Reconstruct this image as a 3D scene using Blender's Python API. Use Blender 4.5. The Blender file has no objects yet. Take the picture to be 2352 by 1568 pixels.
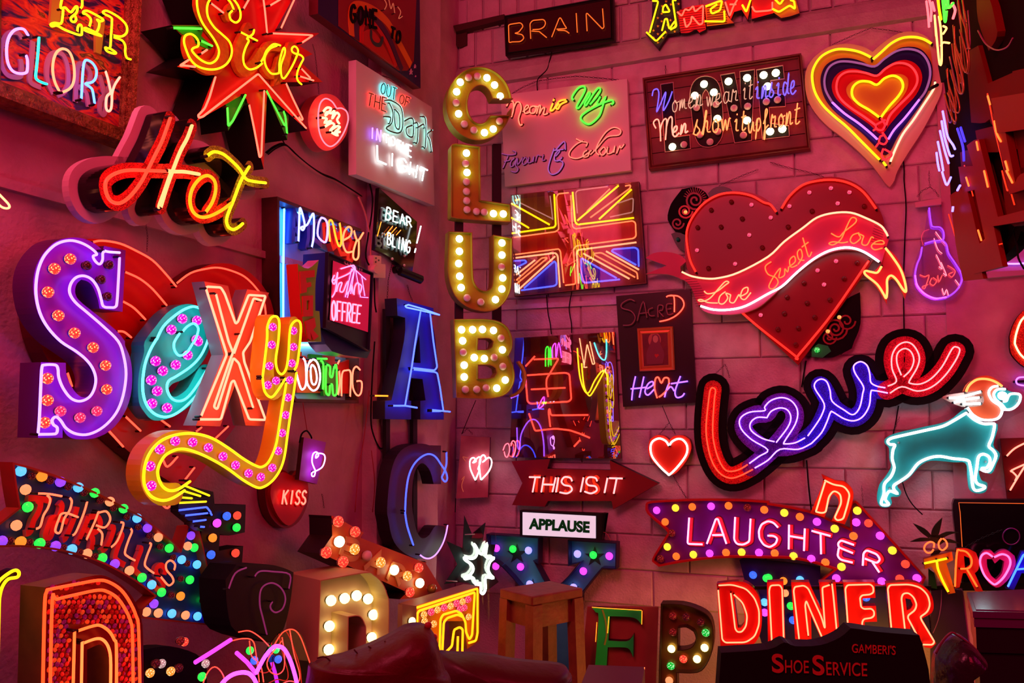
import bpy, math, random
from mathutils import Vector, Matrix
from mathutils.geometry import tessellate_polygon
random.seed(7)
C = bpy.context.scene.collection
# ---------------------------------------------------------------- camera
FPX = 1950.0; PITCH = math.radians(5.0); CAM = Vector((0, 0, 1.5))
cd = bpy.data.cameras.new('camera'); cam = bpy.data.objects.new('camera', cd); C.objects.link(cam)
cd.sensor_width = 36.0; cd.lens = 36.0 * FPX / 2352.0; cd.clip_start = 0.02
cam.location = CAM; cam.rotation_euler = (math.pi / 2 + PITCH, 0, 0)
sc = bpy.context.scene; sc.camera = cam
sc.view_settings.view_transform = 'Standard'; sc.view_settings.look = 'None'
sc.view_settings.gamma = 1.0; sc.view_settings.use_curve_mapping = False
sc.view_settings.exposure = 0.0
sc.cycles.max_bounces = 5; sc.cycles.diffuse_bounces = 3; sc.cycles.transparent_max_bounces = 16
sc.cycles.sample_clamp_indirect = 3.0
# ---------------------------------------------------------------- world: dark warehouse
w = bpy.data.worlds.new('world'); sc.world = w; w.use_nodes = True
w.node_tree.nodes['Background'].inputs[0].default_value = (0.10, 0.004, 0.014, 1)
w.node_tree.nodes['Background'].inputs[1].default_value = 0.10
AZL, AZR = math.radians(21.5), math.radians(111.5)
KC = Vector((-0.33, 4.99, 0))                     # corner of the two walls, on the floor
def area(name, loc, target, size, energy, col):
    l = bpy.data.lights.new(name, 'AREA'); l.shape = 'DISK'; l.size = size; l.energy = energy; l.color = col
    o = bpy.data.objects.new(name, l); C.objects.link(o); o.location = loc
    o.rotation_euler = (Vector(target) - Vector(loc)).to_track_quat('-Z', 'Y').to_euler()
    return o
# glow of the rest of the neon hall behind and beside the viewer
area('hall_light', (-0.9, 0.6, 3.9), (1.5, 4.3, 2.5), 1.6, 112, (1.0, 0.085, 0.18))
area('hall_light', (2.3, -0.4, 2.9), (-0.8, 3.9, 2.6), 1.4, 54, (1.0, 0.015, 0.07))
area('hall_light', (3.4, 1.6, 1.9), (2.6, 3.9, 1.9), 0.8, 9, (1.0, 0.01, 0.22))
area('low_orange_fill', (1.5, 3.5, 0.12), (1.0, 4.6, 0.8), 0.4, 9, (1.0, 0.36, 0.06))  # unseen light added near the floor to warm the lower wall
# ---------------------------------------------------------------- helpers
FW = Vector((0, math.cos(PITCH), math.sin(PITCH))); UP = Vector((0, -math.sin(PITCH), math.cos(PITCH))); RT = Vector((1, 0, 0))
def ray(x, y): return FW * FPX + RT * (x - 1176.0) - UP * (y - 784.0)
def axes(az):
    u = Vector((math.sin(az), math.cos(az), 0)); n = Vector((math.cos(az), -math.sin(az), 0))
    if n.dot(Vector((0, -1, 0))) < 0 and abs(az) > 3: n = -n
    return u, n
def isect(x, y, O, n):
    d = ray(x, y); t = (O - CAM).dot(n) / d.dot(n); return CAM + d * t
def pts(s, tile='00'):
    out = []; i, j = int(tile[0]), int(tile[1]); k = 4.0; ox, oy = 588 * i, 392 * j
    for tk in s.split():
        if tk[0] == '@':
            if tk == '@px': ox = oy = 0; k = 1.0
            else: ox, oy, k = 588 * int(tk[1]), 392 * int(tk[2]), 4.0
            continue
        a, b = tk.split(','); out.append((ox + float(a) / k, oy + float(b) / k))
    return out
def crom(P, closed=False, m=4):
    n = len(P)
    if n < 3: return list(P)
    out = []
    for i in range(n if closed else n - 1):
        g = lambda k: P[k % n] if closed else P[max(0, min(n - 1, k))]
        p0, p1, p2, p3 = g(i - 1), g(i), g(i + 1), g(i + 2)
        for k in range(m):
            t = k / m; t2 = t * t; t3 = t2 * t
            out.append(tuple(0.5 * (2 * b + (c - a) * t + (2 * a - 5 * b + 4 * c - d) * t2 + (3 * b - a - 3 * c + d) * t3) for a, b, c, d in zip(p0, p1, p2, p3)))
    if not closed: out.append(tuple(P[-1]))
    return out
def fillet(P, closed=False, r=0.22):
    """cut each corner of a polyline into a small arc"""
    n = len(P); out = []
    for i in range(n):
        if not closed and i in (0, n - 1): out.append(P[i]); continue
        a, b, c = P[i - 1], P[i], P[(i + 1) % n]
        la = math.dist(a, b); lc = math.dist(b, c); d = min(la, lc) * 0.45; d = min(d, r)
        if la < 1e-6 or lc < 1e-6: continue
        q0 = tuple(b[k] + (a[k] - b[k]) * d / la for k in range(len(b))); q2 = tuple(b[k] + (c[k] - b[k]) * d / lc for k in range(len(b)))
        for t in (0, .25, .5, .75, 1):
            out.append(tuple((1 - t) ** 2 * q0[k] + 2 * t * (1 - t) * b[k] + t * t * q2[k] for k in range(len(b))))
    return out
def smart(P, lim=44):
    """closed outline: keep the sharp corners, round the runs of shallow ones"""
    n = len(P); sharp = []
    for i in range(n):
        a, b, c = P[i - 1], P[i], P[(i + 1) % n]
        v = math.atan2(c[1] - b[1], c[0] - b[0]) - math.atan2(b[1] - a[1], b[0] - a[0]); v = abs((v + math.pi) % (2 * math.pi) - math.pi)
        if math.degrees(v) > lim: sharp.append(i)
    if not sharp: return crom(P, True, 3)
    out = []
    for k, i in enumerate(sharp):
        j = sharp[(k + 1) % len(sharp)]; j = j if j > i else j + n
        out += crom([P[q % n] for q in range(i, j + 1)], False, 3)[:-1] if j - i > 1 else [P[i]]
    return out
MATS = {}
def mat(name, col=(.5, .5, .5), rough=0.5, metal=0.0, emit=None, es=1.0, noise=None, bump=None, glit=None, alpha=None, spec=0.3):
    """procedural material; noise=(scale, colour2, amount), bump=(scale, strength), glit=scale of glitter flakes"""
    if name in MATS: return MATS[name]
    m = bpy.data.materials.new(name); m.use_nodes = True; nt = m.node_tree; N = nt.nodes; L = nt.links
    b = N['Principled BSDF']; b.inputs['Base Color'].default_value = (*col, 1); b.inputs['Roughness'].default_value = rough
    b.inputs['Metallic'].default_value = metal; b.inputs['Specular IOR Level'].default_value = spec
    if emit: b.inputs['Emission Color'].default_value = (*emit, 1); b.inputs['Emission Strength'].default_value = es
    if noise or bump or glit: tc = N.new('ShaderNodeTexCoord')
    if noise:
        t = N.new('ShaderNodeTexNoise'); t.inputs['Scale'].default_value = noise[0]; t.inputs['Detail'].default_value = 5
        L.new(tc.outputs['Object'], t.inputs['Vector'])
        r = N.new('ShaderNodeValToRGB'); r.color_ramp.elements[0].position = .5 - noise[2] / 2; r.color_ramp.elements[1].position = .5 + noise[2] / 2
        r.color_ramp.elements[0].color = (*noise[1], 1); r.color_ramp.elements[1].color = (*col, 1)
        L.new(t.outputs['Fac'], r.inputs['Fac']); L.new(r.outputs['Color'], b.inputs['Base Color'])
    if bump:
        t = N.new('ShaderNodeTexNoise'); t.inputs['Scale'].default_value = bump[0]; t.inputs['Detail'].default_value = 6
        L.new(tc.outputs['Object'], t.inputs['Vector']); q = N.new('ShaderNodeBump'); q.inputs['Strength'].default_value = bump[1]
        q.inputs['Distance'].default_value = 0.01; L.new(t.outputs['Fac'], q.inputs['Height']); L.new(q.outputs['Normal'], b.inputs['Normal'])
    if glit:
        v = N.new('ShaderNodeTexVoronoi'); v.inputs['Scale'].default_value = glit; L.new(tc.outputs['Object'], v.inputs['Vector'])
        r = N.new('ShaderNodeMix'); r.data_type = 'RGBA'; r.inputs['A'].default_value = tuple(c * .25 for c in col) + (1,)
        r.inputs['B'].default_value = tuple(min(1, c * 1.5 + .02) for c in col) + (1,)
        s = N.new('ShaderNodeSeparateColor'); L.new(v.outputs['Color'], s.inputs['Color']); L.new(s.outputs[0], r.inputs['Factor'])
        L.new(r.outputs['Result'], b.inputs['Base Color'])
    MATS[name] = m; return m
NE = {}
def neon(*c):
    if c not in NE:
        n = 'neon_%d' % len(NE); m = bpy.data.materials.new(n); m.use_nodes = True
        b = m.node_tree.nodes['Principled BSDF']; b.inputs['Base Color'].default_value = (.02, .02, .02, 1); b.inputs['Roughness'].default_value = .3
        b.inputs['Emission Color'].default_value = (*[x / max(c) for x in c], 1); b.inputs['Emission Strength'].default_value = max(c)
        NE[c] = m
    return NE[c]
def glass(name, tint=(1, 1, 1), refl=0.06, rough=0.02, dens=0.0):
    """thin clear sheet: transparent with a fresnel mirror on top; dens = share of milky tint"""
    if name in MATS: return MATS[name]
    m = bpy.data.materials.new(name); m.use_nodes = True; nt = m.node_tree; N = nt.nodes; L = nt.links; N.clear()
    o = N.new('ShaderNodeOutputMaterial'); t = N.new('ShaderNodeBsdfTransparent'); t.inputs[0].default_value = (*tint, 1)
    g = N.new('ShaderNodeBsdfGlossy'); g.inputs['Roughness'].default_value = rough; g.inputs[0].default_value = (1, 1, 1, 1)
    lw = N.new('ShaderNodeFresnel'); lw.inputs[0].default_value = 1.5
    ad = N.new('ShaderNodeMath'); ad.operation = 'ADD'; ad.inputs[1].default_value = refl; L.new(lw.outputs[0], ad.inputs[0])
    mx = N.new('ShaderNodeMixShader'); L.new(ad.outputs[0], mx.inputs[0]); L.new(t.outputs[0], mx.inputs[1]); L.new(g.outputs[0], mx.inputs[2])
    last = mx
    if dens:
        d = N.new('ShaderNodeBsdfDiffuse'); d.inputs[0].default_value = (*tint, 1); m2 = N.new('ShaderNodeMixShader'); m2.inputs[0].default_value = dens
        L.new(mx.outputs[0], m2.inputs[1]); L.new(d.outputs[0], m2.inputs[2]); last = m2
    L.new(last.outputs[0], o.inputs[0]); MATS[name] = m; return m
def link(name, verts, faces, mats, parent=None, fm=None, smooth=False, label=None):
    me = bpy.data.meshes.new(name); me.from_pydata([tuple(v) for v in verts], [], faces)
    for m in (mats if isinstance(mats, (list, tuple)) else [mats]): me.materials.append(m)
    if fm:
        for p, i in zip(me.polygons, fm): p.material_index = i
    if smooth: me.polygons.foreach_set('use_smooth', [True] * len(me.polygons))
    o = bpy.data.objects.new(name, me); C.objects.link(o)
    if parent is not None: o.parent = parent
    if label: o['label'] = label
    return o
def tag(o, label, cat, group=None):
    o['label'] = label; o['category'] = cat
    if group: o['group'] = group
    return o
def tube_geo(P, r, closed=False, seg=7, V=None, F=None):
    V = [] if V is None else V; F = [] if F is None else F
    P = [Vector(p) for p in P]
    Q = [P[0]]
    for p in P[1:]:
        if (p - Q[-1]).length > 1e-5: Q.append(p)
    P = Q; n = len(P)
    if closed and (P[0] - P[-1]).length < 1e-5: P.pop(); n -= 1
    if n < 2: return V, F
    base = len(V); nrm = None
    for i in range(n):
        if closed: t = (P[(i + 1) % n] - P[i - 1])
        elif i == 0: t = P[1] - P[0]
        elif i == n - 1: t = P[-1] - P[-2]
        else: t = (P[i + 1] - P[i]).normalized() + (P[i] - P[i - 1]).normalized()
        if t.length < 1e-7: t = P[i] - P[i - 1]
        t.normalize()
        if nrm is None: nrm = Vector((0, 1, 0)) if abs(t.y) < .9 else Vector((1, 0, 0))
        nrm = nrm - t * nrm.dot(t)
        if nrm.length < 1e-4: nrm = t.orthogonal()
        nrm.normalize(); b = t.cross(nrm)
        for k in range(seg):
            a = 2 * math.pi * k / seg; V.append(P[i] + (nrm * math.cos(a) + b * math.sin(a)) * r)
    for i in range(n if closed else n - 1):
        for k in range(seg):
            a = base + i * seg + k; b_ = base + i * seg + (k + 1) % seg; j = (i + 1) % n
            F.append((a, b_, base + j * seg + (k + 1) % seg, base + j * seg + k))
    if not closed:
        F.append(tuple(base + k for k in range(seg))[::-1]); F.append(tuple(base + (n - 1) * seg + k for k in range(seg)))
    return V, F
def prism_geo(polys, y0, y1, V=None, F=None, FM=None, back=True):
    """polys: outline [+ holes] of (u, v); local y0 = back, y1 = front (front is smaller y)"""
    V = [] if V is None else V; F = [] if F is None else F; FM = [] if FM is None else FM
    base = len(V); flat = []
    for pl in polys: flat += list(pl)
    n = len(flat)
    tri = tessellate_polygon([[Vector((a, b, 0)) for a, b in pl] for pl in polys])
    for (a, b) in flat: V.append((a, y1, b))
    for (a, b) in flat: V.append((a, y0, b))
    for t in tri:
        a, b, c = (flat[k] for k in t)
        s = (b[0] - a[0]) * (c[1] - a[1]) - (b[1] - a[1]) * (c[0] - a[0])
        if abs(s) < 1e-12: continue
        t = tuple(t) if s > 0 else tuple(t)[::-1]
        F.append(tuple(base + k for k in t)); FM.append(0)
        if back: F.append(tuple(base + n + k for k in t)[::-1]); FM.append(1)
    o = base
    for q, pl in enumerate(polys):
        m = len(pl); ar = sum(pl[k][0] * pl[(k + 1) % m][1] - pl[(k + 1) % m][0] * pl[k][1] for k in range(m))
        ccw = ar > 0
        if q: ccw = not ccw
        for k in range(m):
            a, b = o + k, o + (k + 1) % m
            F.append((a, a + n, b + n, b) if ccw else (b, b + n, a + n, a)); FM.append(1)
        o += m
    return V, F, FM
def ribbon_outline(P, w, closed=False):
    """left/right offset points for a stroke in the plane; w scalar or list"""
    n = len(P); L, R = [], []
    for i in range(n):
        a = P[i - 1] if (i or closed) else P[i]; c = P[(i + 1) % n] if (i < n - 1 or closed) else P[i]
        b = P[i]
        d1 = Vector((b[0] - a[0], b[1] - a[1])); d2 = Vector((c[0] - b[0], c[1] - b[1]))
        if d1.length < 1e-9: d1 = d2.copy()
        if d2.length < 1e-9: d2 = d1.copy()
        d1.normalize(); d2.normalize(); t = d1 + d2
        if t.length < 1e-3: t = Vector((-d1.y, d1.x))
        t.normalize(); nn = Vector((-t.y, t.x)); k = min(2.0, 1 / max(.3, nn.dot(Vector((-d1.y, d1.x)))))
        ww = (w[i] if isinstance(w, (list, tuple)) else w) / 2 * k
        L.append((b[0] + nn.x * ww, b[1] + nn.y * ww)); R.append((b[0] - nn.x * ww, b[1] - nn.y * ww))
    return L, R
FONT = {}   # single-stroke glyphs on a 0..1 square (x right, y up): strokes of x,y pairs, '~' marks a curve
for row in '''A .0,0 .5,1 1,0;.2,.38 .8,.38
B ~0,0 0,1;~0,1 .6,1 .85,.78 .55,.53 0,.53;~.55,.53 .95,.28 .6,0 0,0
C ~.95,.8 .5,1 .05,.75 .05,.25 .5,0 .95,.2
D ~0,0 0,1;~0,1 .5,1 .95,.72 .95,.28 .5,0 0,0
E .95,1 0,1 0,0 .95,0;0,.52 .8,.52
F .95,1 0,1 0,0;0,.52 .75,.52
G ~.92,.82 .5,1 .05,.75 .05,.25 .5,0 .95,.15 .95,.45 .55,.45
H 0,0 0,1;1,0 1,1;0,.5 1,.5
I .5,0 .5,1
J ~.7,1 .7,.25 .4,0 .05,.2
K 0,0 0,1;.9,1 0,.45;.25,.6 .95,0
L 0,1 0,0 .85,0
M 0,0 .1,1 .5,.3 .9,1 1,0
N 0,0 0,1 1,0 1,1
O ~.5,1 .05,.75 .05,.25 .5,0 .95,.25 .95,.75 .5,1
P ~0,0 0,1;~0,1 .6,1 .95,.75 .6,.47 0,.47
R ~0,0 0,1;~0,1 .6,1 .95,.76 .6,.5 0,.5;.45,.5 .95,0
S ~.9,.85 .5,1 .08,.8 .3,.56 .7,.45 .92,.2 .5,0 .05,.15
T 0,1 1,1;.5,1 .5,0
U ~0,1 0,.3 .5,0 1,.3 1,1
V 0,1 .5,0 1,1
W 0,1 .25,0 .5,.8 .75,0 1,1
X 0,1 1,0;1,1 0,0
Y 0,1 .5,.5 1,1;.5,.5 .5,0
Z 0,1 1,1 0,0 1,0
' .5,1 .45,.75
a ~.75,.55 .35,.6 .1,.3 .3,0 .7,.15 .8,.6 .75,.15 1,.05
b ~.1,.1 .5,.9 .4,1 .2,.5 .2,.1 .6,0 .8,.3 .5,.55 .3,.4
c ~.8,.5 .5,.6 .15,.35 .35,0 .9,.15
d ~.7,.5 .3,.6 .1,.25 .35,0 .7,.3 .95,1 .75,.2 1,.05
e ~.1,.25 .6,.35 .65,.58 .35,.55 .15,.2 .45,0 .95,.15
f ~.1,.3 .6,.8 .55,1 .35,.8 .3,-.35 .15,-.4 .3,.0 .8,.2
h ~0,0 .5,.9 .4,1 .15,.1 .15,0 .35,.5 .6,.55 .6,.1 .95,.05
i ~.2,.5 .5,.6 .4,.1 .8,.05;.55,.82 .57,.88
l ~.1,.2 .7,.85 .6,1 .35,.6 .35,.05 .9,.1
m ~0,0 .1,.55 .1,.1 .35,.58 .4,.1 .65,.58 .7,.1 1,.05
n ~.05,.0 .2,.6 .15,.05 .5,.6 .7,.5 .65,.05 1,.1
o ~.5,.6 .15,.4 .2,.05 .55,0 .75,.3 .5,.6 .6,.45 1,.5
p ~.1,.3 .3,.6 .05,-.4 .3,.5 .6,.6 .75,.3 .4,0 .25,.1
r ~.05,0 .25,.65 .4,.5 .7,.55 .6,.1 .9,.05
s ~.1,.05 .55,.7 .45,.45 .8,.2 .5,0 .2,.05
t ~.6,.95 .35,.1 .6,0 .9,.1;.2,.65 .95,.7
u ~.1,.55 .15,.1 .4,0 .75,.5 .8,.1 1,.05
v ~.1,.55 .3,.0 .7,.5 .95,.5
w ~.05,.55 .2,0 .45,.5 .6,0 .85,.5 1,.5
y ~.1,.55 .25,.1 .6,.2 .85,.6 .5,-.35 .15,-.35 .4,.0 .95,.2'''.split('\n'):
    ch, st = row[0], row[2:]
    FONT[ch] = [(s[0] == '~', [tuple(float(q) for q in a.split(',')) for a in s.lstrip('~').split()]) for s in st.split(';')]
BULB = {}
def bulb_mesh(m, socket):
    key = (m.name, socket.name)
    if key not in BULB:
        V, F, FM = [], [], []; prof = [(.0, 1.0), (.5, .92), (.86, .62), (1.0, .2), (.9, -.2), (.72, -.5), (.72, -.8)]; S = 12
        V.append((0, -1.0, 0))
        for (r, d) in prof[1:]:
            for k in range(S): V.append((r * math.cos(2 * math.pi * k / S), -d, r * math.sin(2 * math.pi * k / S)))
        for k in range(S): F.append((0, 1 + k, 1 + (k + 1) % S)); FM.append(0)
        for i in range(len(prof) - 2):
            for k in range(S):
                a = 1 + i * S + k; b = 1 + i * S + (k + 1) % S; F.append((a, a + S, b + S, b)); FM.append(0 if i < 4 else 1)
        me = bpy.data.meshes.new('bulb'); me.from_pydata(V, [], F); me.materials.append(m); me.materials.append(socket)
        for p, i in zip(me.polygons, FM): p.material_index = i
        me.polygons.foreach_set('use_smooth', [True] * len(me.polygons)); BULB[key] = me
    return BULB[key]
class Sign:
    """one thing whose face is a plane: wall-parallel or turned (az), standing 'off' metres in front of a wall at pixel (px, py)"""
    def __init__(s, name, label, cat, px, py, wall='R', off=0.0, az=None, tilt=0.0, tile='00', group=None, dist=None):
        az0 = AZL if wall == 'L' else AZR; u, n = axes(az0)
        if wall == 'R': n = Vector((-math.sin(AZL), -math.cos(AZL), 0))
        p = isect(px, py, KC + n * off, n) if dist is None else CAM + ray(px, py).normalized() * dist
        if az is not None:
            a = math.radians(az); u = Vector((math.sin(a), math.cos(a), 0)); n = Vector((u.y, -u.x, 0))
        v = Vector((0, 0, 1))
        if tilt:
            t = math.radians(tilt); v2 = v * math.cos(t) + n * math.sin(t); n = n * math.cos(t) - v * math.sin(t); v = v2
        s.o = p; s.u = u; s.v = v; s.n = n; s.tile = tile
        s.mpp = (p - CAM).dot(FW) / FPX
        e = bpy.data.objects.new(name, None); C.objects.link(e); e.empty_display_size = .05
        e.matrix_world = Matrix(((u.x, -n.x, v.x, p.x), (u.y, -n.y, v.y, p.y), (u.z, -n.z, v.z, p.z), (0, 0, 0, 1)))
        s.root = tag(e, label, cat, group)
    def P(s, x, y, h):
        q = isect(x, y, s.o + s.n * h, s.n) - s.o
        return (q.dot(s.u), q.dot(s.v))
    def path(s, st, h, mode=None, closed=False, fr=3):
        p = pts(st, s.tile) if isinstance(st, str) else st
        q = [s.P(x, y, h) for x, y in p]
        if mode == 'c': q = crom(q, closed)
        elif mode == 'f': q = fillet(q, closed, fr * s.mpp)
        elif mode == 's': q = smart(q)
        return q
    def slab(s, name, st, h0, h1, m, side=None, holes=(), mode=None, parent=None, label=None, fr=3, hmode=None):
        mode = mode or 's'; polys = [s.path(st, h1, mode, True, fr)] + [s.path(x, h1, hmode or mode, True, fr) for x in holes]
        V, F, FM = prism_geo(polys, -h0, -h1)
        return link(name, V, F, [m, side or m], parent or s.root, FM, label=label)
    def tray(s, name, st, h0, h1, m, side, holes=(), mode=None, rim=1.5, fr=3, hmode=None, parent=None, label=None, floor=None):
        """open letter box: floor plus upstanding rim walls; outline traced at the rim (h1)"""
        hf = h0 + .004 if floor is None else floor
        mode = mode or 's'; o = s.path(st, h1, mode, True, fr); hs = [s.path(x, h1, hmode or mode, True, fr) for x in holes]
        V, F, FM = prism_geo([o] + hs, -h0, -hf)
        for q in [o] + hs:
            n = len(q); L, R = ribbon_outline(q, rim * s.mpp, True)
            b = len(V)
            for A in (L, R):
                V += [(a, -h1, c) for a, c in A]; V += [(a, -h0, c) for a, c in A]
            for k in range(n):
                j = (k + 1) % n
                F += [(b + k, b + j, b + 2 * n + j, b + 2 * n + k), (b + k, b + n + k, b + n + j, b + j), (b + 2 * n + j, b + 3 * n + j, b + 3 * n + k, b + 2 * n + k)]; FM += [1, 1, 1]
        return link(name, V, F, [m, side], parent or s.root, FM, label=label)
    def tube(s, st, m, h=.03, r=1.6, mode='c', closed=False, name='neon_tube', parent=None, drop=None, label=None, fr=5):
        q = s.path(st, h, mode, closed, fr); P = [(a, -h, b) for a, b in q]
        if drop is not None and not closed and len(P) > 1:
            dr = max(drop, h - .022)
            def end(a, b):
                d = Vector(a) - Vector(b); d.y = 0; d = d.normalized() * (r * s.mpp * .8) if d.length else d
                return [(a[0] + d.x, -(h * .75 + dr * .25), a[2] + d.z), (a[0] + d.x * 1.1, -dr, a[2] + d.z * 1.1)]
            e0 = end(P[0], P[1]); e1 = end(P[-1], P[-2]); P = [e0[1], e0[0]] + P + e1
        V, F = tube_geo(P, r * s.mpp * .88, closed); FM = None; mm = m
        if drop is not None and not closed and len(V) == 7 * len(P):
            k = len(P) - 1; FM = [1 if (f // 7 < 2 or f // 7 >= k - 2) else 0 for f in range(7 * k)] + [1, 1]; mm = [m, EDGE]
        return link(name, V, F, mm, parent or s.root, FM, smooth=True, label=label)
    def tubes(s, lst, m, **k):
        for x in lst: s.tube(x, m, **k)
    def ribbon(s, name, st, wpx, h0, h1, m, side=None, mode='c', closed=False, caps=True, parent=None, label=None):
        q = s.path(st, h1, mode, closed); w = wpx * s.mpp
        return s.ribbon_uv(name, q, w, h0, h1, m, side, closed, caps, parent, label)
    def ribbon_uv(s, name, q, w, h0, h1, m, side=None, closed=False, caps=True, parent=None, label=None, data=None):
        V, F, FM = data if data else ([], [], [])
        Q = [q[0]]
        for p in q[1:]:
            if math.dist(p, Q[-1]) > 1e-4: Q.append(p)
        q = Q
        L, R = ribbon_outline(q, w, closed); n = len(q); b = len(V)
        for A in (L, R):
            V += [(a, -h1, c) for a, c in A]; V += [(a, -h0, c) for a, c in A]
        for k in range(n if closed else n - 1):
            j = (k + 1) % n
            F += [(b + j, b + k, b + 2 * n + k, b + 2 * n + j), (b + k, b + j, b + n + j, b + n + k), (b + 2 * n + j, b + 2 * n + k, b + 3 * n + k, b + 3 * n + j)]; FM += [0, 1, 1]
        if not closed:
            for e, (p, o) in enumerate(((q[0], q[1]), (q[-1], q[-2]))):
                if caps:
                    ang = math.atan2(p[1] - o[1], p[0] - o[0]); K = 8
                    pl = [(p[0] + w / 2 * math.cos(ang - math.pi / 2 + math.pi * k / K), p[1] + w / 2 * math.sin(ang - math.pi / 2 + math.pi * k / K)) for k in range(K + 1)]
                    prism_geo([pl], -h0, -(h1 - .0001), V, F, FM)
                else:
                    i = 0 if e == 0 else n - 1; F.append((b + i, b + n + i, b + 3 * n + i, b + 2 * n + i)); FM.append(1)
        if data: return
        return link(name, V, F, [m, side or m], parent or s.root, FM, label=label)
    def bulb(s, x, y, h, rpx, m, socket, parent=None, name='bulb', stand=.8):
        r = rpx * s.mpp; q = s.P(x, y, h + r * stand)
        o = bpy.data.objects.new(name, bulb_mesh(m, socket)); C.objects.link(o); o.parent = parent or s.root
        o.location = (q[0], -(h + r * stand), q[1]); o.scale = (r, r, r); return o
    def bulbs(s, st, h, rpx, ms, socket, parent=None, seq=None):
        for i, (x, y) in enumerate(pts(st, s.tile)):
            m = ms[seq[i] if seq else i % len(ms)] if isinstance(ms, (list, tuple)) else ms
            s.bulb(x, y, h, rpx, m, socket, parent)
    def glyphs(s, text, quad, h, sx=.72, slant=0.0):
        """single-stroke text fitted to the quad tl, tr, br, bl (pixels); returns one list of strokes per letter"""
        q = [s.P(x, y, h) for x, y in pts(quad, s.tile)]; n = len(text); out = []
        for i, ch in enumerate(text):
            if ch == ' ': continue
            g = []
            for curved, st in FONT[ch]:
                st = crom(st, False, 5) if curved and len(st) > 2 else st; r = []
                for (a, b) in st:
                    t = (i + (1 - sx) / 2 + a * sx + slant * (b - .5)) / n
                    r.append(tuple((q[0][k] * (1 - t) + q[1][k] * t) * b + (q[3][k] * (1 - t) + q[2][k] * t) * (1 - b) for k in (0, 1)))
                g.append(r)
            out.append(g)
        return out
    def neontext(s, text, quad, m, h=.03, r=1.4, sx=.72, slant=0.0, parent=None, name='neon_letter', drop=None):
        for i, g in enumerate(s.glyphs(text, quad, h, sx, slant)):
            V, F = [], []
            for st in g:
                P = [(a, -h, b) for a, b in st]
                tube_geo(P, r * s.mpp, False, 6, V, F)
            link(name, V, F, m[i % len(m)] if isinstance(m, (list, tuple)) else m, parent or s.root, smooth=True)
    def slabtext(s, text, quad, wpx, h0, h1, m, side=None, sx=.72, slant=0.0, parent=None, name='letter', caps=False):
        for i, g in enumerate(s.glyphs(text, quad, h1, sx, slant)):
            D = ([], [], [])
            for k, st in enumerate(g): s.ribbon_uv(name, st, wpx * s.mpp, h0, h1 + k * .0002, None, None, False, caps, data=D)
            mm = m[i % len(m)] if isinstance(m, (list, tuple)) else m
            link(name, D[0], D[1], [mm, side or mm], parent or s.root, D[2])
    def chain(s, st, h=.008, r=.7, m=None, name='chain', parent=None):
        """real links along a line"""
        q = s.path(st, h); V, F = [], []; L = 5.5 * s.mpp; k = 0
        for a, b in zip(q[:-1], q[1:]):
            d = Vector((b[0] - a[0], b[1] - a[1])); nl = max(1, int(d.length / L)); st_ = d / nl; t = d.normalized(); nn = Vector((-t.y, t.x))
            for i in range(nl):
                c = Vector(a) + st_ * (i + .5); ring = []
                for e in range(8):
                    an = math.pi * e / 4; x, y = math.cos(an) * L * .62, math.sin(an) * L * .3
                    p = c + t * x; ring.append((p.x + (nn.x * y if k % 2 else 0), -h + (0 if k % 2 else y), p.y + (nn.y * y if k % 2 else 0)))
                tube_geo(ring, r * s.mpp * .45, True, 4, V, F); k += 1
        return link(name, V, F, m or MT_CHAIN, parent or s.root)
    def filltext(s, text, quad, h0, h1, m, name='lettering', bold=0.0, parent=None):
        q = [s.P(x, y, h1) for x, y in pts(quad, s.tile)]
        cu = bpy.data.curves.new('t', 'FONT'); cu.body = text; cu.offset = bold; cu.extrude = .05
        o = bpy.data.objects.new('t', cu); C.objects.link(o); bpy.context.view_layer.update()
        me = bpy.data.meshes.new_from_object(o.evaluated_get(bpy.context.evaluated_depsgraph_get())); bpy.data.objects.remove(o)
        xs = [v.co.x for v in me.vertices]; ys = [v.co.y for v in me.vertices]; x0, x1, y0, y1 = min(xs), max(xs), min(ys), max(ys)
        for v in me.vertices:
            a = (v.co.x - x0) / (x1 - x0); b = (v.co.y - y0) / (y1 - y0); z = v.co.z
            c = [(q[0][k] * (1 - a) + q[1][k] * a) * b + (q[3][k] * (1 - a) + q[2][k] * a) * (1 - b) for k in (0, 1)]
            v.co = (c[0], -(h1 if z > 0 else h0), c[1])
        me.materials.clear(); me.materials.append(m); ob = bpy.data.objects.new(name, me); C.objects.link(ob); ob.parent = parent or s.root
        return ob
def box_geo(x0, x1, y0, y1, z0, z1, V, F):
    b = len(V); V += [(x, y, z) for z in (z0, z1) for y in (y0, y1) for x in (x0, x1)]
    F += [tuple(b + k for k in f) for f in ((0, 2, 3, 1), (4, 5, 7, 6), (0, 1, 5, 4), (2, 6, 7, 3), (0, 4, 6, 2), (1, 3, 7, 5))]
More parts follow.
